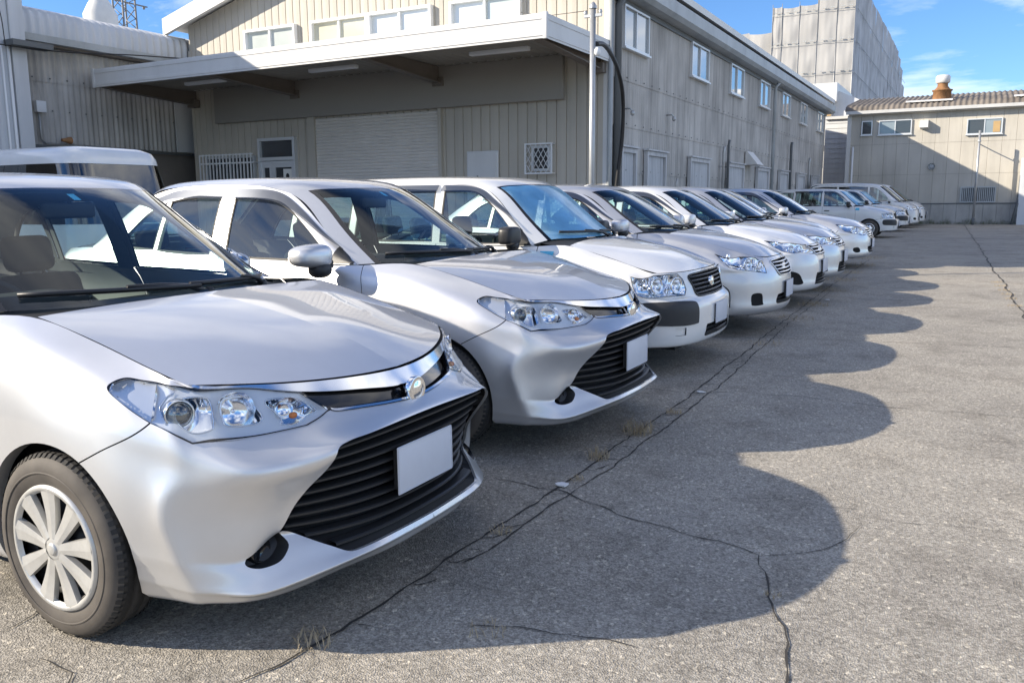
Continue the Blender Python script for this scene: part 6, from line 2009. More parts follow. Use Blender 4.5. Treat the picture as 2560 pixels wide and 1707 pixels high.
def build_generic(root, p):
    mat = p['mat']
    W = Surf(gen_wrap(p), True, True); W.orient(W.tu0[10], W.v1*.5, (0, 1, 0))
    tu = W.tu0; nf = len(p['plan'])
    front = (0, tu[nf+1]); side = (tu[nf-2], tu[-3])
    p3 = lambda pts, w=(.45, 1, 1), ur=front: W.inv(pts, w, ur)
    hf, hr, hz, wr = p['hub'][0], p['hub'][1], p['wheel_r'], p['wheel_r']+.037
    regs = []
    seam = p3(p['seam'], (1, 1, 1))
    seamp = crom(seam, 5)
    bumper = np.concatenate([[[-.02, -.03]], [[seamp[0][0]+.02, -.03]], seamp, p3(p['bumper_top'], (1, 1, 1)), [[-.02, p3([p['bumper_top'][-1]], (1, 1, 1))[0][1]]]])
    dl = [vline(W, l, side) for l in p['doors']]
    fender = np.concatenate([seamp[::-1], [[seamp[0][0]-.02, -.05]], [[dl[0][0][0], -.05]], dl[0], [[seamp[-1][0], W.v1+.03]]])
    regs += [("front_bumper", bumper), ("fender", fender)]
    for k in range(len(dl)-1): regs.append((f"door{k}", np.concatenate([dl[k], dl[k+1][::-1]])))
    gw = p.get('gap', .007)
    regs.append(("panel_gap", ribbon(seamp, gw)))
    for l in dl: regs.append(("panel_gap", ribbon(l, gw)))
    for (nm, pts, kind) in p['cuts']:
        q = p3(pts)
        if kind == 'centre':
            q = np.concatenate([crom(q, 4), [[-.02, crom(q, 4)[-1][1]], [-.02, q[0][1]]]])
        elif kind == 'smooth': q = crom(q, 4, closed=True)
        else:
            q = np.concatenate([np.array([q[i]+(q[(i+1) % len(q)]-q[i])*k/4 for k in range(4)]) for i in range(len(q))])
        regs.append((nm, q))
    af = side_uv(W, circle_pts(hf, hz, wr, R(-18), R(198), 33), side)
    ar = side_uv(W, circle_pts(hr, hz, wr, R(-18), R(198), 33), side)
    af = np.concatenate([[[af[0][0], -.03]], af, [[af[-1][0], -.03]]]); ar = np.concatenate([[[ar[0][0], -.03]], ar, [[ar[-1][0], -.03]]])
    regs += [("void", af), ("void", ar)]
    eu, ev = np.meshgrid(np.linspace(.003, tu[nf], p.get('nu', 34)), np.linspace(.004, W.v1-.004, p.get('nv', 30)), indexing='ij')
    res = cut(W, regs, .09, .06, extra=np.stack([eu.ravel()+.0007, ev.ravel()+.0003], 1))
    polys = {}
    for nm, q in regs: polys[nm] = q
    def part(key, name, m, how='split', off=0.0, par=None):
        if key not in res: return [None, None]
        uv, T = res[key]; P, N = skin(W, uv, off)
        return halves(name, P, T, N, m, par or root, how)
    bmp = part("front_bumper", "front_bumper", mat, 'join')[0]
    part("fender", "fender", mat); body_islands(root, W, res["body"], mat); part("panel_gap", "panel_gap", "panel_gap_dark", 'join', -.006)
    doors = [part(f"door{k}", "door", mat) for k in range(len(dl)-1)]
    fl = np.array([1, -1, 1])
    for (nm, pts, kind) in p['cuts']:
        style = p['style'][nm]
        if nm not in res: continue
        uv, T = res[nm]
        if style == 'lamp':
            lm = lamp_unit(root, W, polys[nm], res[nm], depth=.055, inner="lamp_reflector")
            rim_ring(root, lm, W, polys[nm], p.get('lamp_rim', "gloss_black"), inn=.006, out=.002, off=.003)
            for sgn, h in ((-1, lm[0]), (1, lm[1])):
                for (c, rr) in p['bowls']:
                    ax = Vector((.88, sgn*.42, .04)).normalized()
                    M = Matrix.Translation((c[0], sgn*c[1], c[2])) @ ax.to_track_quat('Y', 'Z').to_matrix().to_4x4()
                    m = MB(); m.lathe([(rr, .018), (rr*.94, .026), (rr*.84, .010), (rr*.7, -.012), (rr*.4, -.03), (0, -.036)], 22, 'Y')
                    m.lathe([(rr*.2, -.03), (rr*.18, -.006), (0, 0)], 10, 'Y')
                    m.V = [tuple(M @ Vector(v)) for v in m.V]; m.build("lamp_bowl", "lamp_reflector", h)
                m = MB(); c = p['amber']; V, F = superell((c[0], sgn*c[1], c[2]), (.02, .02, .03), 2.2, 12, 6); m.add(V, F, 0, True); m.build("turn_bulb", "lamp_reflector", h)
        elif style in ('void', 'intake', 'grille', 'pocket'):
            join = kind == 'centre'
            d = np.minimum(1, dist_poly(polys[nm], uv)/.015)
            P, N = skin(W, uv); P = P.copy(); P[:, 0] -= .045*d+.004
            o = halves("grille" if style == 'grille' else ("lower_intake" if join else "fog_pocket"), P, T, N, "grille_void", root, 'join' if join else 'split')
            if style in ('grille', 'intake'):
                spec = p['slats'][nm]
                Pg = W.at(polys[nm][:, 0], polys[nm][:, 1])
                smax = Pg[:, 1].max()
                for z in spec['z']:
                    # half width at this height
                    on_ = np.abs(P[:, 2]-z) < .03
                    if not on_.any(): continue
                    se = np.interp(z, spec['zw'], spec['sw'])
                    ss = np.linspace(0, se, 9)
                    q = W.inv([(0, s, z) for s in ss], (.02, 1, 1), front)
                    Q = W.at(q[:, 0], q[:, 1])
                    V = []; F = []
                    full = np.concatenate([(Q*fl)[:0:-1], Q])
                    hh = spec['h']/2
                    for v in full:
                        for (dx, dz) in ((spec['proud'], -hh), (spec['proud']+.008, 0), (spec['proud'], hh), (spec['proud']-.03, hh), (spec['proud']-.03, -hh)): V.append((v[0]+dx, v[1], z+dz))
                    n5 = 5
                    for i in range(len(full)-1):
                        for j in range(n5): F.append((i*n5+j, i*n5+(j+1) % n5, (i+1)*n5+(j+1) % n5, (i+1)*n5+j))
                    m = MB(); m.add(V, F, 0, False); m.build("slat", spec['mat'], o[0])
                if spec.get('frame'):
                    q = polys[nm]
                    q = q[:-2] if join else q
                    Pa, Na = skin(W, q, .003); Pb, _ = skin(W, q, .003)
                    m = MB(); m.tube([tuple(v) for v in Pa], spec['frame'], 6); m.tube([tuple(v) for v in Pa*fl], spec['frame'], 6); m.build("grille_frame", spec.get('frame_mat', spec['mat']), o[0])
        elif style == 'pad':
            part(nm, "bumper_pad", "textured_black", 'split', .008)
            rp = polys[nm]
        elif style == 'trim':
            part(nm, "bumper_insert", mat, 'split', -.012)
        elif style.startswith('mat:'):
            part(nm, p['names'].get(nm, "trim"), style[4:], 'join' if kind == 'centre' else 'split', .003)
    if 'emblem' in p: emblem(root, *p['emblem'], mat=p.get('emblem_mat', "chrome"))
    if 'plate' in p: plate(root, *p['plate'])
    for poly in (af, ar): skirt_obj(root, "arch_lip", W, poly, (0, -1, 0), .045, mat, False)
    # bonnet
    H = Surf(gen_hood(p)); H.orient(H.u1/2, H.v1/2, (0, 0, 1))
    r = cut(H, [], .06, .05, u0=.006, v1=H.v1-.005)
    uv, T = r['body']; P, N = skin(H, uv)
    halves("bonnet", P, T, N, mat, root, 'join')
    eu = np.concatenate([np.stack([np.zeros(14), np.linspace(0, H.v1, 14)], 1), np.stack([np.linspace(0, H.u1, 24), np.full(24, H.v1)], 1)[1:]])
    P = H.at(eu[:, 0], eu[:, 1]); inn = H.at(np.clip(eu[:, 0]+.03, 0, H.u1), np.clip(eu[:, 1]-.03, 0, H.v1))-[0, 0, .02]
    V = np.concatenate([P-[0, 0, .004], inn]); n = len(P)
    halves("bonnet_channel", V, np.array([t for i in range(n-1) for t in ((i, i+1, n+i+1), (i, n+i+1, n+i))]), np.tile([[0, 0, 1.]], (2*n, 1)), "panel_gap_dark", root, 'join')
    C = Surf(p['cabin']); C.orient(C.u1*.4, C.v1*.3, (0, 0, 1))
    cb = []
    for j in range(10):
        f = j/9
        a = H.at([H.u1], [f*H.v1])[0]; b = C.at([0.0], [f*C.tv0[3]*1.08])[0]
        cb.append([a-[0, 0, .010], (a+b)/2-[0, 0, .02], b-[0, 0, .01], b+[-.02, 0, -.06]])
    V = np.array(cb).reshape(-1, 3)
    T = [t for i in range(9) for j in range(3) for t in ((i*4+j, i*4+j+1, i*4+j+5), (i*4+j, i*4+j+5, i*4+j+4))]
    halves("cowl", V, np.array(T), np.tile([[.1, 0, 1.]], (len(V), 1)), "textured_black", root, 'join')
    # filler between bonnet edge and the foot of the pillar
    cabin_common(root, C, Surf(p['gh']), mat, ws=p['ws'], rg=p.get('rg'), windows=p['windows'], sail=p.get('sail'), visors=p.get('visors'), vis_h=p.get('vis_h', .05), glass_side=p.get('glass', "side_glass"), pillar_black=p.get('pillar_black', False), ws_glass=p.get('ws_glass', "windscreen_glass"), rear_full=p.get('rear_full'))
    if 'deck' in p: deck_panel(root, p['deck'], mat)
    u2 = C.u1
    wiper(root, C, (.070, -.48), (.035, .04), tuple(C.at([0.0], [.12])[0]*[1, 1, 1]+[.02, 0, -.005]))
    wiper(root, C, (.050, .04), (.03, .52), tuple(C.at([0.0], [.50])[0]+[.02, 0, -.005]))
    for sd in (-1, 1): make_mirror(root, p['mirror'], sd)
    underbody(root, p['under'], .70, hf, hr, hz, wr)
    make_interior(root, p['ws_x'], 1.45, belt=p['dash_z'], mirror=p.get('rvm'), rows=p.get('seat_rows', (-1.0, -1.85)))
    for hx in (hf, hr):
        for sd in (-1, 1): make_wheel(root, "wheel", hx, sd*.762, hz, hz, p.get('rim', .19), .17, p.get('rim_style', 'disc'), sd)
    for (nm, m_, pos, wdt, hgt) in p.get('stickers', []):
        q = W.inv([pos], (1, 1, 1), side)[0]
        uu, vv = np.meshgrid(np.linspace(-wdt/2, wdt/2, 7), np.linspace(-hgt/2, hgt/2, 5), indexing='ij')
        f = 1
        k = np.stack([q[0]+uu.ravel(), q[1]+vv.ravel()], 1)
        P, N = skin(W, k, .003)
        T = np.array([t for i in range(6) for j in range(4) for t in ((i*5+j, i*5+j+1, i*5+j+6), (i*5+j, i*5+j+6, i*5+j+5))])
        T = wind(P, T, N)
        mesh_obj(nm, P*fl, T[:, ::-1], m_, root, N*fl)
    for (pos, sc) in p.get('handles', []):
        q = W.inv([pos], (1, 1, 1), side)[0]
        P, N = skin(W, np.array([q]), .02)
        for sd in (-1, 1):
            m = MB(); m.rbox((pos[0]-.08, min(sd*P[0][1], sd*(P[0][1]-.018)), pos[2]-.014), (pos[0]+.08, max(sd*P[0][1], sd*(P[0][1]-.018)), pos[2]+.014), .006)
            m.build("door_handle", p.get('handle_mat', mat), root)
    return W

def sedan_base(mat):
    """shared body of the three older sedans"""
    return dict(mat=mat,
        plan=[(0, 0, None), (.2, -.012, None), (.40, -.052, None), (.56, -.125, (-.225,.50,.785)), (.68, -.22, (-.31,.545,.810)), (.765, -.36, (-.41,.575,.838))],
        front=[(.205, -.09, 1), (.228, 0, 1), (.272, .035, 1), (.35, .035, 1), (.45, .035, 1), (.55, .030, 1), (.64, .010, .995), (.705, -.025, .98), (.765, -.075, .95)],
        side=SED_SIDE,
        tail=tail_cols([(-1.90,(.776,1.005),(.815,.945),(.845,.84)),(-2.50,(.778,1.018),(.816,.955),(.845,.85)),(-3.05,(.765,1.038),(.806,.97),(.842,.86)),(-3.395,(.748,1.048),(.795,.98),(.840,.87)),(-3.80,(.715,1.05),(.765,.985),(.820,.87))], -4.42, 1.03),
        hood_front=[(-.075,0,.768), (-.087,.2,.768), (-.127,.38,.770), (-.17,.45,.775), (-.225,.50,.785)],
        hood_edge=[(-.225,.50,.785),(-.41,.575,.838),(-.56,.604,.885),(-.74,.618,.934),(-.90,.630,.972),(-1.03,.638,.998)],
        hood_c=[(-.075,.768),(-.27,.872),(-.46,.928),(-.65,.968),(-.84,1.0),(-1.0,1.022)],
        cabin=[
         [(-1.05,0,1.02),(-1.075,.25,1.02),(-1.155,.47,1.018),(-1.30,.632,1.012),(-1.38,.722,1.0)],
         [(-1.45,0,1.262),(-1.47,.235,1.26),(-1.53,.42,1.25),(-1.625,.568,1.228),(-1.69,.652,1.205)],
         [(-1.80,0,1.446),(-1.815,.205,1.445),(-1.86,.38,1.439),(-1.935,.508,1.424),(-1.99,.588,1.396)],
         [(-1.88,0,1.474),(-1.895,.205,1.472),(-1.935,.385,1.465),(-2.005,.518,1.448),(-2.07,.598,1.418)],
         [(-2.12,0,1.508),(-2.13,.21,1.506),(-2.16,.395,1.498),(-2.20,.528,1.478),(-2.24,.608,1.446)],
         [(-2.55,0,1.518),(-2.55,.21,1.516),(-2.55,.395,1.507),(-2.55,.528,1.489),(-2.55,.608,1.457)],
         [(-3.00,0,1.506),(-3.00,.21,1.504),(-3.00,.39,1.496),(-2.98,.518,1.479),(-2.96,.598,1.447)],
         [(-3.33,0,1.468),(-3.33,.21,1.466),(-3.32,.38,1.457),(-3.28,.508,1.437),(-3.25,.583,1.407)],
         [(-3.42,0,1.440),(-3.42,.21,1.438),(-3.40,.38,1.428),(-3.35,.508,1.405),(-3.33,.580,1.370)],
         [(-3.72,0,1.275),(-3.71,.23,1.271),(-3.67,.42,1.258),(-3.60,.555,1.232),(-3.56,.622,1.200)],
         [(-4.02,0,1.085),(-4.01,.25,1.082),(-3.97,.46,1.075),(-3.90,.60,1.064),(-3.85,.672,1.052)]],
        gh=gh_nodes([(-1.34,.752,.995),(-1.62,.766,1.0),(-1.95,.776,1.006),(-2.30,.778,1.013),(-2.65,.777,1.021),(-3.0,.766,1.035),(-3.35,.750,1.045),(-3.75,.720,1.05)],
                    [(-1.39,.720,1.008),(-1.69,.653,1.204),(-2.00,.590,1.398),(-2.25,.609,1.447),(-2.60,.608,1.457),(-2.95,.598,1.446),(-3.31,.581,1.378),(-3.80,.666,1.065)]),
        ws=(0, 2), rg=(8, 10),
        windows=[[[(-1.58,1.04),(-1.70,1.118),(-1.86,1.228),(-2.02,1.322),(-2.12,1.356),(-2.25,1.372),(-2.40,1.378)],[(-2.40,1.378),(-2.395,1.025)],[(-2.395,1.025),(-2.0,1.020),(-1.66,1.016),(-1.58,1.04)]],
                 [[(-2.50,1.38),(-2.80,1.374),(-3.0,1.354)],[(-3.0,1.354),(-3.035,1.05)],[(-3.035,1.05),(-2.505,1.036)],[(-2.505,1.036),(-2.50,1.38)]],
                 [[(-3.06,1.342),(-3.22,1.275),(-3.38,1.15),(-3.46,1.07)],[(-3.46,1.07),(-3.09,1.055)],[(-3.09,1.055),(-3.06,1.342)]]],
        sail=[[(-1.385,.998),(-1.43,1.028),(-1.54,1.10)],[(-1.54,1.10),(-1.56,1.02),(-1.60,1.0)],[(-1.60,1.0),(-1.385,.998)]],
        visors=[[(-1.50,1.07),(-1.70,1.185),(-1.88,1.303),(-2.03,1.388),(-2.15,1.424),(-2.30,1.436),(-2.44,1.440)], [(-2.46,1.440),(-2.80,1.438),(-3.0,1.427),(-3.2,1.376)]],
        deck=[[(-4.01,0,1.08),(-3.99,.25,1.078),(-3.94,.46,1.068),(-3.85,.66,1.048)],[(-4.17,0,1.068),(-4.16,.25,1.064),(-4.11,.46,1.056),(-3.98,.67,1.04)],[(-4.30,0,1.03),(-4.29,.25,1.03),(-4.25,.50,1.03),(-4.09,.68,1.035)]],
        mirror=dict(c=(-1.43, .945, 1.085), h=(.075, .105, .068), mat=mat, e=3.4, taper=.4, sweep=.5),
        under=(-4.15, -.32), hub=(-.797, -3.397), wheel_r=.303, rim=.195, rim_style='hubcap', ws_x=-1.10, dash_z=1.0, rvm=(-1.83, 1.345),
        seam=[(-.645,.837,.60),(-.56,.818,.64),(-.48,.790,.715)], bumper_top=[(-.42,.775,.73),(-.20,.55,.66),(-.09,.33,.70),(-.045,.2,.73),(-.04,0,.735)],
        doors=[[(-1.30,.2),(-1.29,.45),(-1.28,.82),(-1.31,.94),(-1.325,.99)],[(-2.44,.2),(-2.44,.6),(-2.45,1.0)],[(-3.02,.2),(-3.03,.42),(-3.10,.62),(-3.25,.80),(-3.33,1.03)]],
        handles=[((-2.28,.84,.88), 1), ((-3.05,.83,.90), 1)])

def sedan_C():
    p = sedan_base("grey_silver_paint")
    p['cuts'] = [("headlamp", [(-.50,.765,.822),(-.30,.62,.792),(-.19,.50,.768),(-.13,.49,.70),(-.09,.505,.618),(-.24,.65,.645),(-.40,.772,.745)], 'poly'),
                 ("grille", [(-.06,0,.742),(-.075,.2,.735),(-.10,.355,.722),(-.06,.34,.66),(-.03,.285,.592),(0,.15,.582),(.01,0,.580)], 'centre'),
                 ("fogL", [(-.20,.66,.425),(-.12,.575,.425),(-.11,.560,.34),(-.12,.565,.315),(-.20,.655,.312),(-.22,.665,.34)], 'smooth'),
                 ("low", [(.03,0,.405),(.02,.28,.402),(.0,.335,.38),(.0,.36,.315),(.02,.2,.305),(.03,0,.303)], 'centre')]
    p['style'] = dict(headlamp='lamp', grille='grille', fogL='pocket', low='intake')
    p['bowls'] = [((-.25,.62,.712), .060), ((-.155,.53,.70), .050)]; p['amber'] = (-.40, .74, .785)
    p['slats'] = dict(grille=dict(z=[.612,.645,.678,.711], zw=[.58,.66,.722], sw=[.27,.33,.35], h=.014, proud=.004, mat="satin_silver", frame=.008, frame_mat="satin_silver"), low=dict(z=[.33,.365], zw=[.3,.4], sw=[.34,.30], h=.012, proud=-.012, mat="black_plastic"))
    p['emblem'] = (-.022, .665, .052, .036); p['plate'] = (.052, .44); p['lamp_rim'] = "black_plastic"
    return p

def sedan_D(mat):
    p = sedan_base(mat)
    p['cuts'] = [("headlamp", [(-.545,.755,.832),(-.40,.66,.818),(-.22,.50,.782),(-.18,.405,.770),(-.15,.35,.70),(-.13,.33,.642),(-.20,.46,.655),(-.27,.57,.668),(-.33,.64,.660),(-.42,.725,.72)], 'poly'),
                 ("grille", [(-.06,0,.752),(-.075,.2,.748),(-.12,.385,.765),(-.10,.34,.70),(-.09,.30,.640),(-.02,.15,.632),(.0,0,.630)], 'centre'),
                 ("fogL", [(-.24,.715,.462),(-.17,.64,.43),(-.13,.600,.36),(-.13,.590,.310),(-.19,.665,.298),(-.26,.728,.33),(-.27,.735,.42)], 'smooth'),
                 ("low", [(.03,0,.425),(.02,.26,.425),(.0,.31,.42),(-.01,.37,.30),(-.01,.38,.288),(.02,.2,.284),(.03,0,.283)], 'centre')]
    p['style'] = dict(headlamp='lamp', grille='grille', fogL='pocket', low='intake')
    p['bowls'] = [((-.285,.60,.722), .052), ((-.205,.47,.715), .042)]; p['amber'] = (-.42, .70, .79)
    p['slats'] = dict(grille=dict(z=[.655,.690,.728], zw=[.63,.70,.76], sw=[.295,.335,.37], h=.015, proud=.004, mat="satin_silver", frame=.007, frame_mat="satin_silver"), low=dict(z=[.31,.345,.38], zw=[.28,.43], sw=[.365,.31], h=.010, proud=-.012, mat="black_plastic"))
    p['emblem'] = (-.028, .70, .05, .034); p['plate'] = (.052, .50); p['lamp_rim'] = "gloss_black"
    return p

def sedan_E(mat):
    p = sedan_base(mat)
    p['cuts'] = [("headlamp", [(-.52,.755,.828),(-.36,.66,.822),(-.22,.52,.79),(-.15,.445,.752),(-.10,.42,.69),(-.085,.425,.628),(-.15,.53,.622),(-.27,.66,.655),(-.40,.745,.735)], 'smooth'),
                 ("grille", [(-.06,0,.752),(-.075,.2,.745),(-.11,.365,.732),(-.08,.35,.67),(-.05,.30,.605),(0,.15,.560),(.01,0,.552)], 'centre'),
                 ("fogL", [(-.24,.69,.40),(-.17,.625,.41),(-.13,.585,.37),(-.14,.590,.325),(-.20,.655,.312),(-.25,.695,.345)], 'smooth'),
                 ("low", [(.03,0,.42),(.02,.28,.418),(.0,.35,.41),(.0,.32,.32),(.02,.2,.302),(.03,0,.298)], 'centre')]
    p['style'] = dict(headlamp='lamp', grille='grille', fogL='pocket', low='intake')
    p['bowls'] = [((-.26,.62,.722), .058), ((-.17,.50,.70), .048)]; p['amber'] = (-.42, .71, .79)
    p['slats'] = dict(grille=dict(z=[.585,.622,.66,.698,.73], zw=[.55,.60,.67,.74], sw=[.10,.29,.345,.36], h=.013, proud=.006, mat="chrome", frame=.010, frame_mat="chrome"), low=dict(z=[.33,.37], zw=[.3,.42], sw=[.31,.34], h=.012, proud=-.012, mat="black_plastic"))
    p['emblem'] = (-.018, .655, .052, .036); p['plate'] = (.052, .47)
    return p

def wagon_B():
    mat = "white_paint"
    side = [
     (-.46, [(.72,.20),(.79,.225),(.812,.27),(.822,.34),(.828,.44),(.830,.55),(.826,.65),(.808,.75),(.700,.835)]),
     (-.62, [(.74,.18),(.815,.205),(.830,.26),(.840,.35),(.845,.47),(.845,.60),(.838,.72),(.805,.82),(.695,.885)]),
     (-.78, [(.74,.18),(.815,.205),(.832,.26),(.842,.36),(.847,.50),(.847,.64),(.840,.77),(.806,.872),(.692,.928)]),
     (-1.02,[(.74,.18),(.815,.205),(.832,.26),(.842,.36),(.848,.50),(.848,.66),(.842,.82),(.808,.930),(.694,.990)]),
     (-1.28,[(.74,.18),(.815,.205),(.832,.26),(.842,.36),(.848,.50),(.848,.66),(.843,.83),(.815,.935),(.765,.985)])]
    tail = []
    for x, b in ((-1.85, .99), (-2.45, .995), (-3.0, 1.0), (-3.35, 1.005), (-3.85, 1.01)):
        tail.append([(x,.74,.18),(x,.815,.205),(x,.832,.26),(x,.842,.36),(x,.848,.50),(x,.848,.66),(x,.843,.84),(x,.818,.94),(x,.785,b)])
    for dx, s in ((.16, .775), (.03, .58), (0, .28), (0, 0)):
        tail.append([(-4.06+dx,s*.9,.22),(-4.12+dx,s,.25),(-4.14+dx,s,.30),(-4.15+dx,s,.40),(-4.15+dx,s,.50),(-4.12+dx,s,.64),(-4.11+dx,s,.82),(-4.10+dx,s*.99,.94),(-4.09+dx,s*.97,1.01)])
    return dict(mat=mat,
        plan=[(0, 0, (-.115,0,.795)), (.2, -.008, (-.122,.2,.795)), (.42, -.035, (-.155,.42,.793)), (.58, -.085, (-.215,.57,.792)), (.70, -.165, (-.300,.665,.792)), (.785, -.30, (-.36,.70,.802))],
        front=[(.235, -.06, 1), (.250, -.01, 1), (.285, .005, 1), (.36, .010, 1), (.46, .012, 1), (.555, .000, 1), (.605, -.055, 1), (.70, -.085, 1), (.795, -.115, .98)],
        side=side, tail=tail,
        hood_front=[(-.115,0,.797),(-.122,.2,.797),(-.155,.42,.795),(-.215,.57,.794),(-.300,.665,.793)],
        hood_edge=[(-.300,.665,.793),(-.46,.700,.836),(-.62,.695,.886),(-.78,.692,.929),(-.90,.693,.962),(-1.02,.694,.991)],
        hood_c=[(-.115,.797),(-.24,.868),(-.40,.922),(-.60,.965),(-.80,1.0),(-1.0,1.03)], ridge=.004,
        cabin=[
         [(-1.03,0,1.04),(-1.055,.25,1.04),(-1.12,.47,1.038),(-1.235,.635,1.03),(-1.32,.735,1.0)],
         [(-1.36,0,1.285),(-1.375,.24,1.283),(-1.42,.44,1.275),(-1.49,.605,1.258),(-1.55,.690,1.232)],
         [(-1.64,0,1.485),(-1.65,.22,1.484),(-1.69,.41,1.478),(-1.745,.575,1.462),(-1.80,.648,1.440)],
         [(-1.73,0,1.520),(-1.74,.22,1.518),(-1.78,.41,1.512),(-1.83,.58,1.492),(-1.88,.655,1.466)],
         [(-2.0,0,1.553),(-2.0,.22,1.551),(-2.02,.41,1.544),(-2.05,.585,1.522),(-2.08,.665,1.488)],
         [(-2.6,0,1.568),(-2.6,.22,1.566),(-2.6,.41,1.558),(-2.6,.585,1.536),(-2.6,.668,1.500)],
         [(-3.2,0,1.565),(-3.2,.22,1.563),(-3.2,.41,1.555),(-3.2,.582,1.532),(-3.2,.665,1.496)],
         [(-3.75,0,1.548),(-3.75,.22,1.546),(-3.75,.41,1.538),(-3.72,.578,1.515),(-3.72,.660,1.480)],
         [(-3.88,0,1.525),(-3.88,.22,1.522),(-3.87,.41,1.513),(-3.82,.58,1.487),(-3.80,.662,1.450)],
         [(-3.98,0,1.30),(-3.98,.24,1.298),(-3.96,.44,1.29),(-3.91,.615,1.272),(-3.88,.70,1.25)],
         [(-4.08,0,1.03),(-4.08,.26,1.03),(-4.06,.48,1.028),(-4.0,.66,1.022),(-3.94,.755,1.015)]],
        gh=gh_nodes([(-1.28,.763,.985),(-1.55,.775,.988),(-1.9,.785,.991),(-2.3,.785,.995),(-2.7,.785,.998),(-3.1,.785,1.002),(-3.5,.785,1.006),(-3.9,.770,1.01)],
                    [(-1.33,.733,1.01),(-1.56,.688,1.238),(-1.82,.650,1.450),(-2.2,.667,1.492),(-2.6,.669,1.500),(-3.1,.666,1.497),(-3.5,.663,1.488),(-3.84,.672,1.40)]),
        ws=(0, 2), rg=(8, 10),
        windows=[[[(-1.47,1.055),(-1.56,1.15),(-1.66,1.248),(-1.78,1.345),(-1.88,1.408),(-2.0,1.428),(-2.18,1.434)],[(-2.18,1.434),(-2.18,1.015)],[(-2.18,1.015),(-1.9,1.012),(-1.53,1.012),(-1.47,1.055)]],
                 [[(-2.285,1.436),(-2.7,1.438),(-3.06,1.434)],[(-3.06,1.434),(-3.10,1.02)],[(-3.10,1.02),(-2.28,1.016)],[(-2.28,1.016),(-2.285,1.436)]],
                 [[(-3.16,1.432),(-3.5,1.428),(-3.78,1.41)],[(-3.78,1.41),(-3.82,1.03)],[(-3.82,1.03),(-3.19,1.022)],[(-3.19,1.022),(-3.16,1.432)]]],
        sail=[[(-1.32,.99),(-1.37,1.045),(-1.45,1.13)],[(-1.45,1.13),(-1.46,1.03),(-1.50,.992)],[(-1.50,.992),(-1.32,.99)]],
        visors=[[(-1.42,1.11),(-1.55,1.235),(-1.70,1.352),(-1.83,1.440),(-1.98,1.474),(-2.2,1.483)], [(-2.24,1.484),(-2.7,1.486),(-3.1,1.482)]], pillar_black=False,
        glass=dict(window0="side_glass", window1="side_glass", window2="side_glass"),
        mirror=dict(c=(-1.43, .935, 1.075), h=(.07, .100, .072), mat="black_plastic", e=4.2, taper=.15, sweep=.2),
        under=(-3.95, -.28), hub=(-.80, -3.35), wheel_r=.292, rim=.178, rim_style='disc', ws_x=-1.07, dash_z=1.0, rvm=(-1.66, 1.38),
        seam=[(-.61,.842,.58),(-.48,.832,.605),(-.40,.815,.622)], bumper_top=[(-.36,.80,.615),(-.20,.66,.600),(-.10,.42,.592),(-.08,.36,.590),(-.06,.2,.588),(-.06,0,.588)],
        doors=[[(-1.22,.2),(-1.22,.5),(-1.22,.82),(-1.25,.93),(-1.265,.985)],[(-2.22,.2),(-2.22,.6),(-2.225,1.0)],[(-2.95,.2),(-2.96,.42),(-3.0,.62),(-3.10,.80),(-3.13,1.0)]],
        cuts=[("headlamp", [(-.44,.802,.782),(-.30,.70,.783),(-.19,.535,.783),(-.16,.50,.74),(-.13,.495,.66),(-.11,.53,.620),(-.25,.68,.622),(-.40,.812,.632)], 'poly'),
              ("grille", [(-.105,0,.775),(-.115,.2,.772),(-.145,.415,.757),(-.12,.39,.68),(-.09,.345,.600),(-.07,.15,.592),(-.065,0,.590)], 'centre'),
              ("padL", [(-.36,.822,.578),(-.16,.66,.582),(-.06,.50,.575),(-.045,.47,.545),(-.035,.465,.43),(-.05,.49,.405),(-.16,.66,.402),(-.36,.822,.418)], 'smooth'),
              ("insL", [(-.15,.685,.385),(-.09,.60,.383),(-.09,.60,.325),(-.15,.685,.325)], 'poly'),
              ("low", [(.0,0,.378),(.0,.26,.378),(-.01,.31,.375),(-.012,.33,.335),(-.014,.34,.288),(-.005,.2,.284),(0,0,.283)], 'centre')],
        style=dict(headlamp='lamp', grille='grille', padL='pad', insL='trim', low='intake'),
        bowls=[((-.30,.72,.705), .062), ((-.19,.59,.70), .062)], amber=(-.36, .765, .70), lamp_rim="black_plastic",
        slats=dict(grille=dict(z=[.620,.652,.685,.717,.748], zw=[.59,.68,.76], sw=[.345,.385,.405], h=.015, proud=.0, mat="black_plastic", frame=.007, frame_mat="black_plastic"), low=dict(z=[.31,.345], zw=[.28,.38], sw=[.33,.31], h=.010, proud=-.012, mat="black_plastic")),
        emblem=(-.072, .690, .050, .040), plate=(.022, .449), gap=.006, nu=44, nv=38,
        ws_glass="dewy_glass",
        stickers=[("door_sticker", "sticker_blue", (-1.165,.80,.905), .12, .085)], handles=[((-2.08,.84,.86), 1), ((-2.98,.84,.86), 1)], handle_mat="black_plastic")

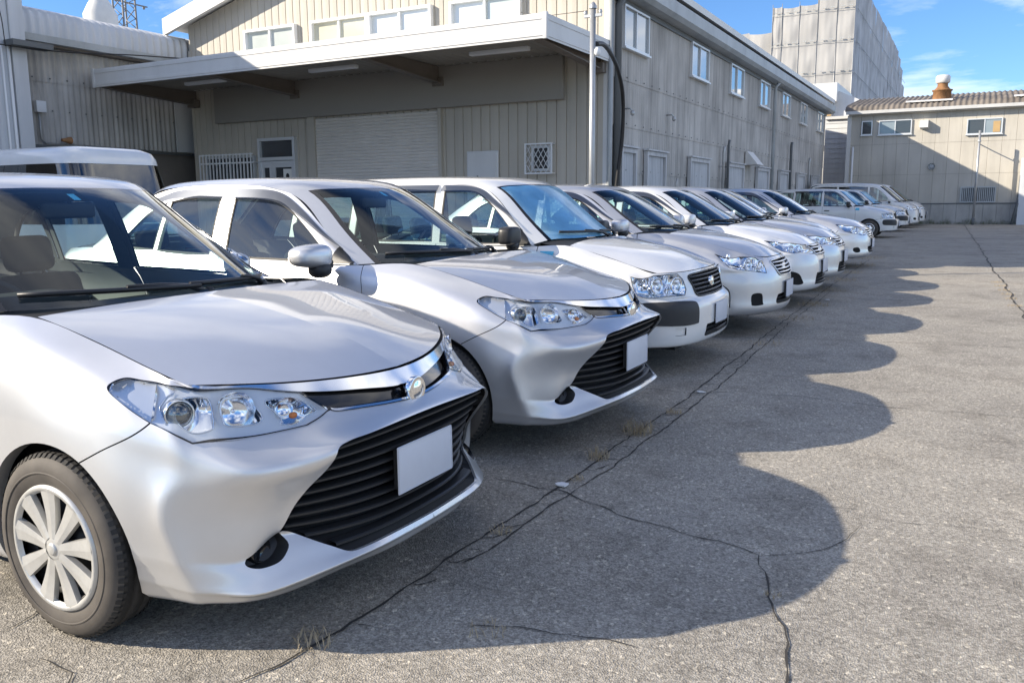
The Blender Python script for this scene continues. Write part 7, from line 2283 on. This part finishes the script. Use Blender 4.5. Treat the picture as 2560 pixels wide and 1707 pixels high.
def minivan():
    mat = "white_paint"
    sec = lambda x, b, w=.848: (x, [(w-.10,.20),(w-.03,.225),(w-.012,.28),(w-.004,.38),(w,.52),(w,.70),(w-.005,.88),(w-.02,1.0),(w-.055,b)])
    side = [(-.40, [(.70,.20),(.78,.225),(.80,.28),(.81,.38),(.815,.52),(.812,.66),(.79,.78),(.72,.87),(.62,.93)]),
            (-.55, [(.73,.20),(.81,.225),(.828,.28),(.836,.38),(.84,.52),(.84,.68),(.825,.82),(.77,.92),(.66,.985)]),
            (-.70, [(.74,.20),(.815,.225),(.832,.28),(.84,.38),(.845,.52),(.845,.70),(.835,.85),(.79,.96),(.69,1.03)]), sec(-.90, 1.06), sec(-1.2, 1.075)]
    tail = [[(x, s, z) for s, z in sec(x, b)[1]] for x, b in ((-1.8, 1.08), (-2.4, 1.08), (-3.0, 1.08), (-3.45, 1.08), (-4.1, 1.08))]
    for dx, s in ((.14, .775), (.03, .58), (0, .28), (0, 0)):
        tail.append([(-4.42+dx,s*.9,.24),(-4.47+dx,s,.27),(-4.49+dx,s,.33),(-4.50+dx,s,.42),(-4.49+dx,s,.55),(-4.47+dx,s,.70),(-4.46+dx,s,.86),(-4.45+dx,s*.99,1.0),(-4.44+dx,s*.97,1.08)])
    return dict(mat=mat,
        plan=[(0, 0, (-.13,0,.86)), (.2, -.008, (-.14,.2,.862)), (.42, -.03, (-.18,.40,.868)), (.58, -.08, (-.23,.50,.878)), (.69, -.15, (-.28,.55,.892)), (.77, -.26, (-.34,.59,.91))],
        front=[(.20, -.06, 1), (.225, 0, 1), (.28, .02, 1), (.38, .02, 1), (.50, .015, 1), (.60, .0, 1), (.69, -.03, .99), (.78, -.08, .97), (.86, -.13, .95)],
        side=side, tail=tail,
        hood_front=[(-.13,0,.862),(-.14,.2,.864),(-.18,.40,.870),(-.23,.50,.880),(-.28,.55,.894)],
        hood_edge=[(-.28,.55,.894),(-.40,.62,.932),(-.55,.66,.987),(-.62,.675,1.01),(-.66,.683,1.022),(-.70,.69,1.032)],
        hood_c=[(-.13,.862),(-.22,.93),(-.33,.985),(-.43,1.02),(-.50,1.04),(-.56,1.055)], ridge=.002,
        cabin=[
         [(-.58,0,1.06),(-.60,.25,1.06),(-.66,.47,1.06),(-.78,.66,1.065),(-.88,.775,1.06)],
         [(-1.0,0,1.42),(-1.02,.25,1.42),(-1.07,.46,1.41),(-1.16,.63,1.39),(-1.23,.725,1.36)],
         [(-1.38,0,1.70),(-1.39,.24,1.698),(-1.43,.45,1.69),(-1.50,.61,1.67),(-1.56,.69,1.64)],
         [(-1.50,0,1.755),(-1.51,.24,1.753),(-1.54,.45,1.745),(-1.60,.615,1.72),(-1.66,.695,1.685)],
         [(-1.85,0,1.815),(-1.85,.24,1.813),(-1.87,.45,1.805),(-1.9,.62,1.78),(-1.92,.70,1.74)],
         [(-2.6,0,1.845),(-2.6,.24,1.843),(-2.6,.45,1.835),(-2.6,.625,1.81),(-2.6,.705,1.77)],
         [(-3.3,0,1.845),(-3.3,.24,1.843),(-3.3,.45,1.835),(-3.3,.625,1.81),(-3.3,.705,1.77)],
         [(-4.05,0,1.825),(-4.05,.24,1.823),(-4.05,.45,1.815),(-4.03,.62,1.79),(-4.02,.70,1.75)],
         [(-4.22,0,1.79),(-4.22,.24,1.788),(-4.2,.45,1.778),(-4.17,.62,1.75),(-4.14,.70,1.71)],
         [(-4.34,0,1.45),(-4.34,.25,1.45),(-4.32,.47,1.445),(-4.28,.65,1.43),(-4.25,.735,1.41)],
         [(-4.43,0,1.10),(-4.43,.26,1.10),(-4.41,.48,1.10),(-4.36,.68,1.095),(-4.3,.775,1.09)]],
        gh=gh_nodes([(-.80,.785,1.065),(-1.1,.79,1.072),(-1.6,.792,1.078),(-2.2,.792,1.08),(-2.8,.792,1.08),(-3.4,.792,1.08),(-3.9,.79,1.08),(-4.25,.785,1.08)],
                    [(-.89,.772,1.075),(-1.23,.724,1.362),(-1.60,.690,1.660),(-2.1,.702,1.752),(-2.8,.706,1.770),(-3.4,.705,1.768),(-3.9,.702,1.755),(-4.18,.712,1.62)]),
        ws=(0, 2), rg=(8, 10),
        windows=[[[(-1.12,1.15),(-1.25,1.30),(-1.45,1.48),(-1.66,1.61),(-1.85,1.64)],[(-1.85,1.64),(-1.86,1.11)],[(-1.86,1.11),(-1.2,1.105),(-1.12,1.15)]],
                 [[(-1.96,1.655),(-2.5,1.67),(-3.05,1.672)],[(-3.05,1.672),(-3.05,1.115)],[(-3.05,1.115),(-1.96,1.11)],[(-1.96,1.11),(-1.96,1.655)]],
                 [[(-3.15,1.672),(-3.6,1.67),(-4.02,1.65)],[(-4.02,1.65),(-4.10,1.12)],[(-4.10,1.12),(-3.15,1.115)],[(-3.15,1.115),(-3.15,1.672)]]],
        sail=None, visors=None, glass=dict(window0="side_glass", window1="dark_glass", window2="dark_glass"),
        mirror=dict(c=(-1.10, .96, 1.16), h=(.07, .09, .095), mat=mat, e=3.6, taper=.2, sweep=.2),
        under=(-4.3, -.25), hub=(-.80, -3.60), wheel_r=.30, rim=.19, rim_style='disc', ws_x=-.62, dash_z=1.03, rvm=(-1.40, 1.56), seat_rows=(-1.05, -2.0),
        seam=[(-.60,.838,.60),(-.50,.83,.63),(-.40,.812,.665)], bumper_top=[(-.36,.79,.67),(-.20,.60,.655),(-.10,.40,.65),(-.03,.2,.65),(-.02,0,.65)],
        doors=[[(-1.02,.22),(-1.02,.6),(-1.03,.95),(-1.06,1.06)],[(-1.92,.22),(-1.92,.6),(-1.92,1.06)],[(-3.05,.22),(-3.05,.6),(-3.08,1.06)]],
        cuts=[("headlamp", [(-.50,.805,.86),(-.36,.72,.86),(-.24,.56,.845),(-.15,.42,.82),(-.12,.40,.75),(-.16,.50,.705),(-.28,.70,.71),(-.42,.795,.76)], 'poly'),
              ("grille", [(-.105,0,.82),(-.115,.2,.818),(-.145,.37,.812),(-.12,.36,.76),(-.09,.34,.70),(-.07,.15,.692),(-.065,0,.69)], 'centre'),
              ("fogL", [(-.24,.70,.42),(-.17,.63,.42),(-.15,.60,.36),(-.20,.66,.33),(-.26,.71,.36)], 'smooth'),
              ("low", [(.0,0,.45),(.0,.26,.45),(-.01,.38,.44),(-.012,.40,.36),(-.014,.36,.31),(-.005,.2,.305),(0,0,.303)], 'centre')],
        style=dict(headlamp='lamp', grille='grille', fogL='pocket', low='intake'),
        bowls=[((-.30,.68,.785), .05), ((-.20,.52,.77), .045)], amber=(-.40, .76, .80),
        slats=dict(grille=dict(z=[.72,.755,.79], zw=[.69,.76,.82], sw=[.34,.36,.37], h=.016, proud=.003, mat="chrome", frame=.006, frame_mat="chrome"), low=dict(z=[.34,.38,.42], zw=[.3,.45], sw=[.36,.38], h=.010, proud=-.012, mat="black_plastic")),
        emblem=(-.072, .755, .050, .036), plate=(.05, .53),
        handles=[((-1.80,.84,.95), 1), ((-2.05,.84,.95), 1)])
# ------------------------------------------------------------------ the parked cars
GRP = "cars parked in a row"
def place(root, x, y, label, cat="car", dz=0.0, yaw=0.0):
    root.location = (x, y, gz(y)+dz)
    root.rotation_euler = (SLOPE, 0, yaw)
    tag(root, label, cat, GRP)

carA = empty("parked_sedan"); build_A(carA)
place(carA, 0, 0, "silver sedan with wide black lower grille, nearest the camera, cut by the left edge")
carA2 = copy_tree(carA); place(carA2, -.032, 2.20, "silver sedan with a wide black lower grille, second in the row beside the white wagon", dz=.012)
carB = empty("parked_wagon"); build_generic(carB, wagon_B())
place(carB, -.13, 4.45, "white wagon with black bumper corners and a blue sticker, third in the row")
carC = empty("parked_sedan"); build_generic(carC, sedan_C())
place(carC, -.02, 6.57, "silver sedan with big angular headlamps and rectangular fog pocket, just behind the white wagon")
carD = empty("parked_sedan"); build_generic(carD, sedan_D("pearl_paint"))
place(carD, -.02, 8.88, "white sedan with barred grille and dark fog triangles, fifth in the row")
carD2 = copy_tree(carD); recolour(carD2, "pearl_paint", "grey_silver_paint")
place(carD2, -.02, 10.81, "silver sedan with barred grille and dark fog triangles, just behind the white sedan")
carE = empty("parked_sedan"); build_generic(carE, sedan_E("silver_paint"))
place(carE, -.07, 15.0, "silver sedan with a bright chrome grille, last before the gap in the row")
carE2 = copy_tree(carE); recolour(carE2, "silver_paint", "grey_silver_paint")
place(carE2, -.42, 12.95, "silver sedan set back in the row, only its roof and wind screen showing")
carB2 = copy_tree(carB); place(carB2, -.50, 27.4, "white wagon seen from the side beyond the gap, nearest of the far vehicles")
carB3 = copy_tree(carB); place(carB3, -.52, 32.6, "white wagon half hidden behind the nearer far wagon")
carV = empty("parked_minivan"); build_generic(carV, minivan())
place(carV, -.40, 36.3, "white minivan with dark rear windows beside the far wagons", "van")
carV2 = copy_tree(carV); place(carV2, -.30, 39.0, "white minivan last in the row, against the back shed", "van")

def build_boxvan(root):
    """tall van standing across, tail towards +x: white body, dark glass all round, white roof"""
    L, B = 2.42, .85
    def loop(z, dl, db, dx=0.0, n=64, e=7.0):
        out = []
        for k in range(n):
            t = 2*math.pi*k/n
            c, s_ = math.cos(t), math.sin(t)
            out.append((dx+(L-dl)*math.copysign(abs(c)**(2/e), c), (B-db)*math.copysign(abs(s_)**(2/e), s_), z))
        return out
    def band(name, lv, mat, cap=False, ang=None, off=0.0):
        n = 64
        V = []; F = []
        for (z, dl, db, dx) in lv: V += loop(z, dl-off, db-off, dx)
        for i in range(len(lv)-1):
            for k in range(n):
                t = math.degrees(2*math.pi*(k+.5)/n)
                if ang is None or any((a_ <= t < b_) for a_, b_ in ang): F.append((i*n+k, i*n+(k+1) % n, (i+1)*n+(k+1) % n, (i+1)*n+k))
        if cap: F.append(tuple((len(lv)-1)*n+k for k in range(n)))
        used = sorted({i for f in F for i in f}); ix = {v: i for i, v in enumerate(used)}
        m = MB(); m.add([V[i] for i in used], [tuple(ix[i] for i in f) for f in F], 0, True)
        return m.build(name, mat, root)
    band("body", [(.24, .12, .08, 0), (.30, .03, .02, 0), (.55, 0, 0, 0), (.85, .0, .0, 0), (1.08, .03, .02, 0)], "white_paint")
    lv = [(1.08, .03, .02, 0), (1.42, .10, .06, -.01), (1.80, .20, .115, -.03)]
    band("window_pillars", lv, "gloss_black")
    for nm, ang in (("rear_window", ((0, 26), (334, 360))), ("side_window", ((36, 92),)), ("side_window", ((94, 146),)), ("side_window", ((214, 266),)), ("side_window", ((268, 324),)), ("windscreen", ((152, 208),))):
        band(nm, lv, "dark_glass", ang=ang, off=.004)
    band("roof", [(1.80, .190, .105, -.03), (1.87, .20, .115, -.03), (1.95, .24, .15, -.04), (2.0, .34, .26, -.05), (2.03, .62, .5, -.05), (2.04, 1.2, .75, -.05)], "white_paint", True)
    for hx in (1.35, -1.35):
        for sd in (-1, 1): make_wheel(root, "wheel", hx, sd*.74, .32, .32, .20, .18, 'disc', sd)
    m = MB(); m.box((-2.0, -.6, .22), (2.0, .6, .40)); m.build("underbody", "grille_void", root)
    m = MB(); m.rbox((L-.10, -.80, .28), (L+.06, .80, .46), .04); m.build("rear_bumper", "white_paint", root)
carV3 = empty("parked_van"); build_boxvan(carV3)
carV3.location = (-9.95, 4.75, gz(5)+.03); carV3.rotation_euler = (SLOPE, 0, 0)
tag(carV3, "white van with dark windows behind the row, only its upper part showing at the left", "van")
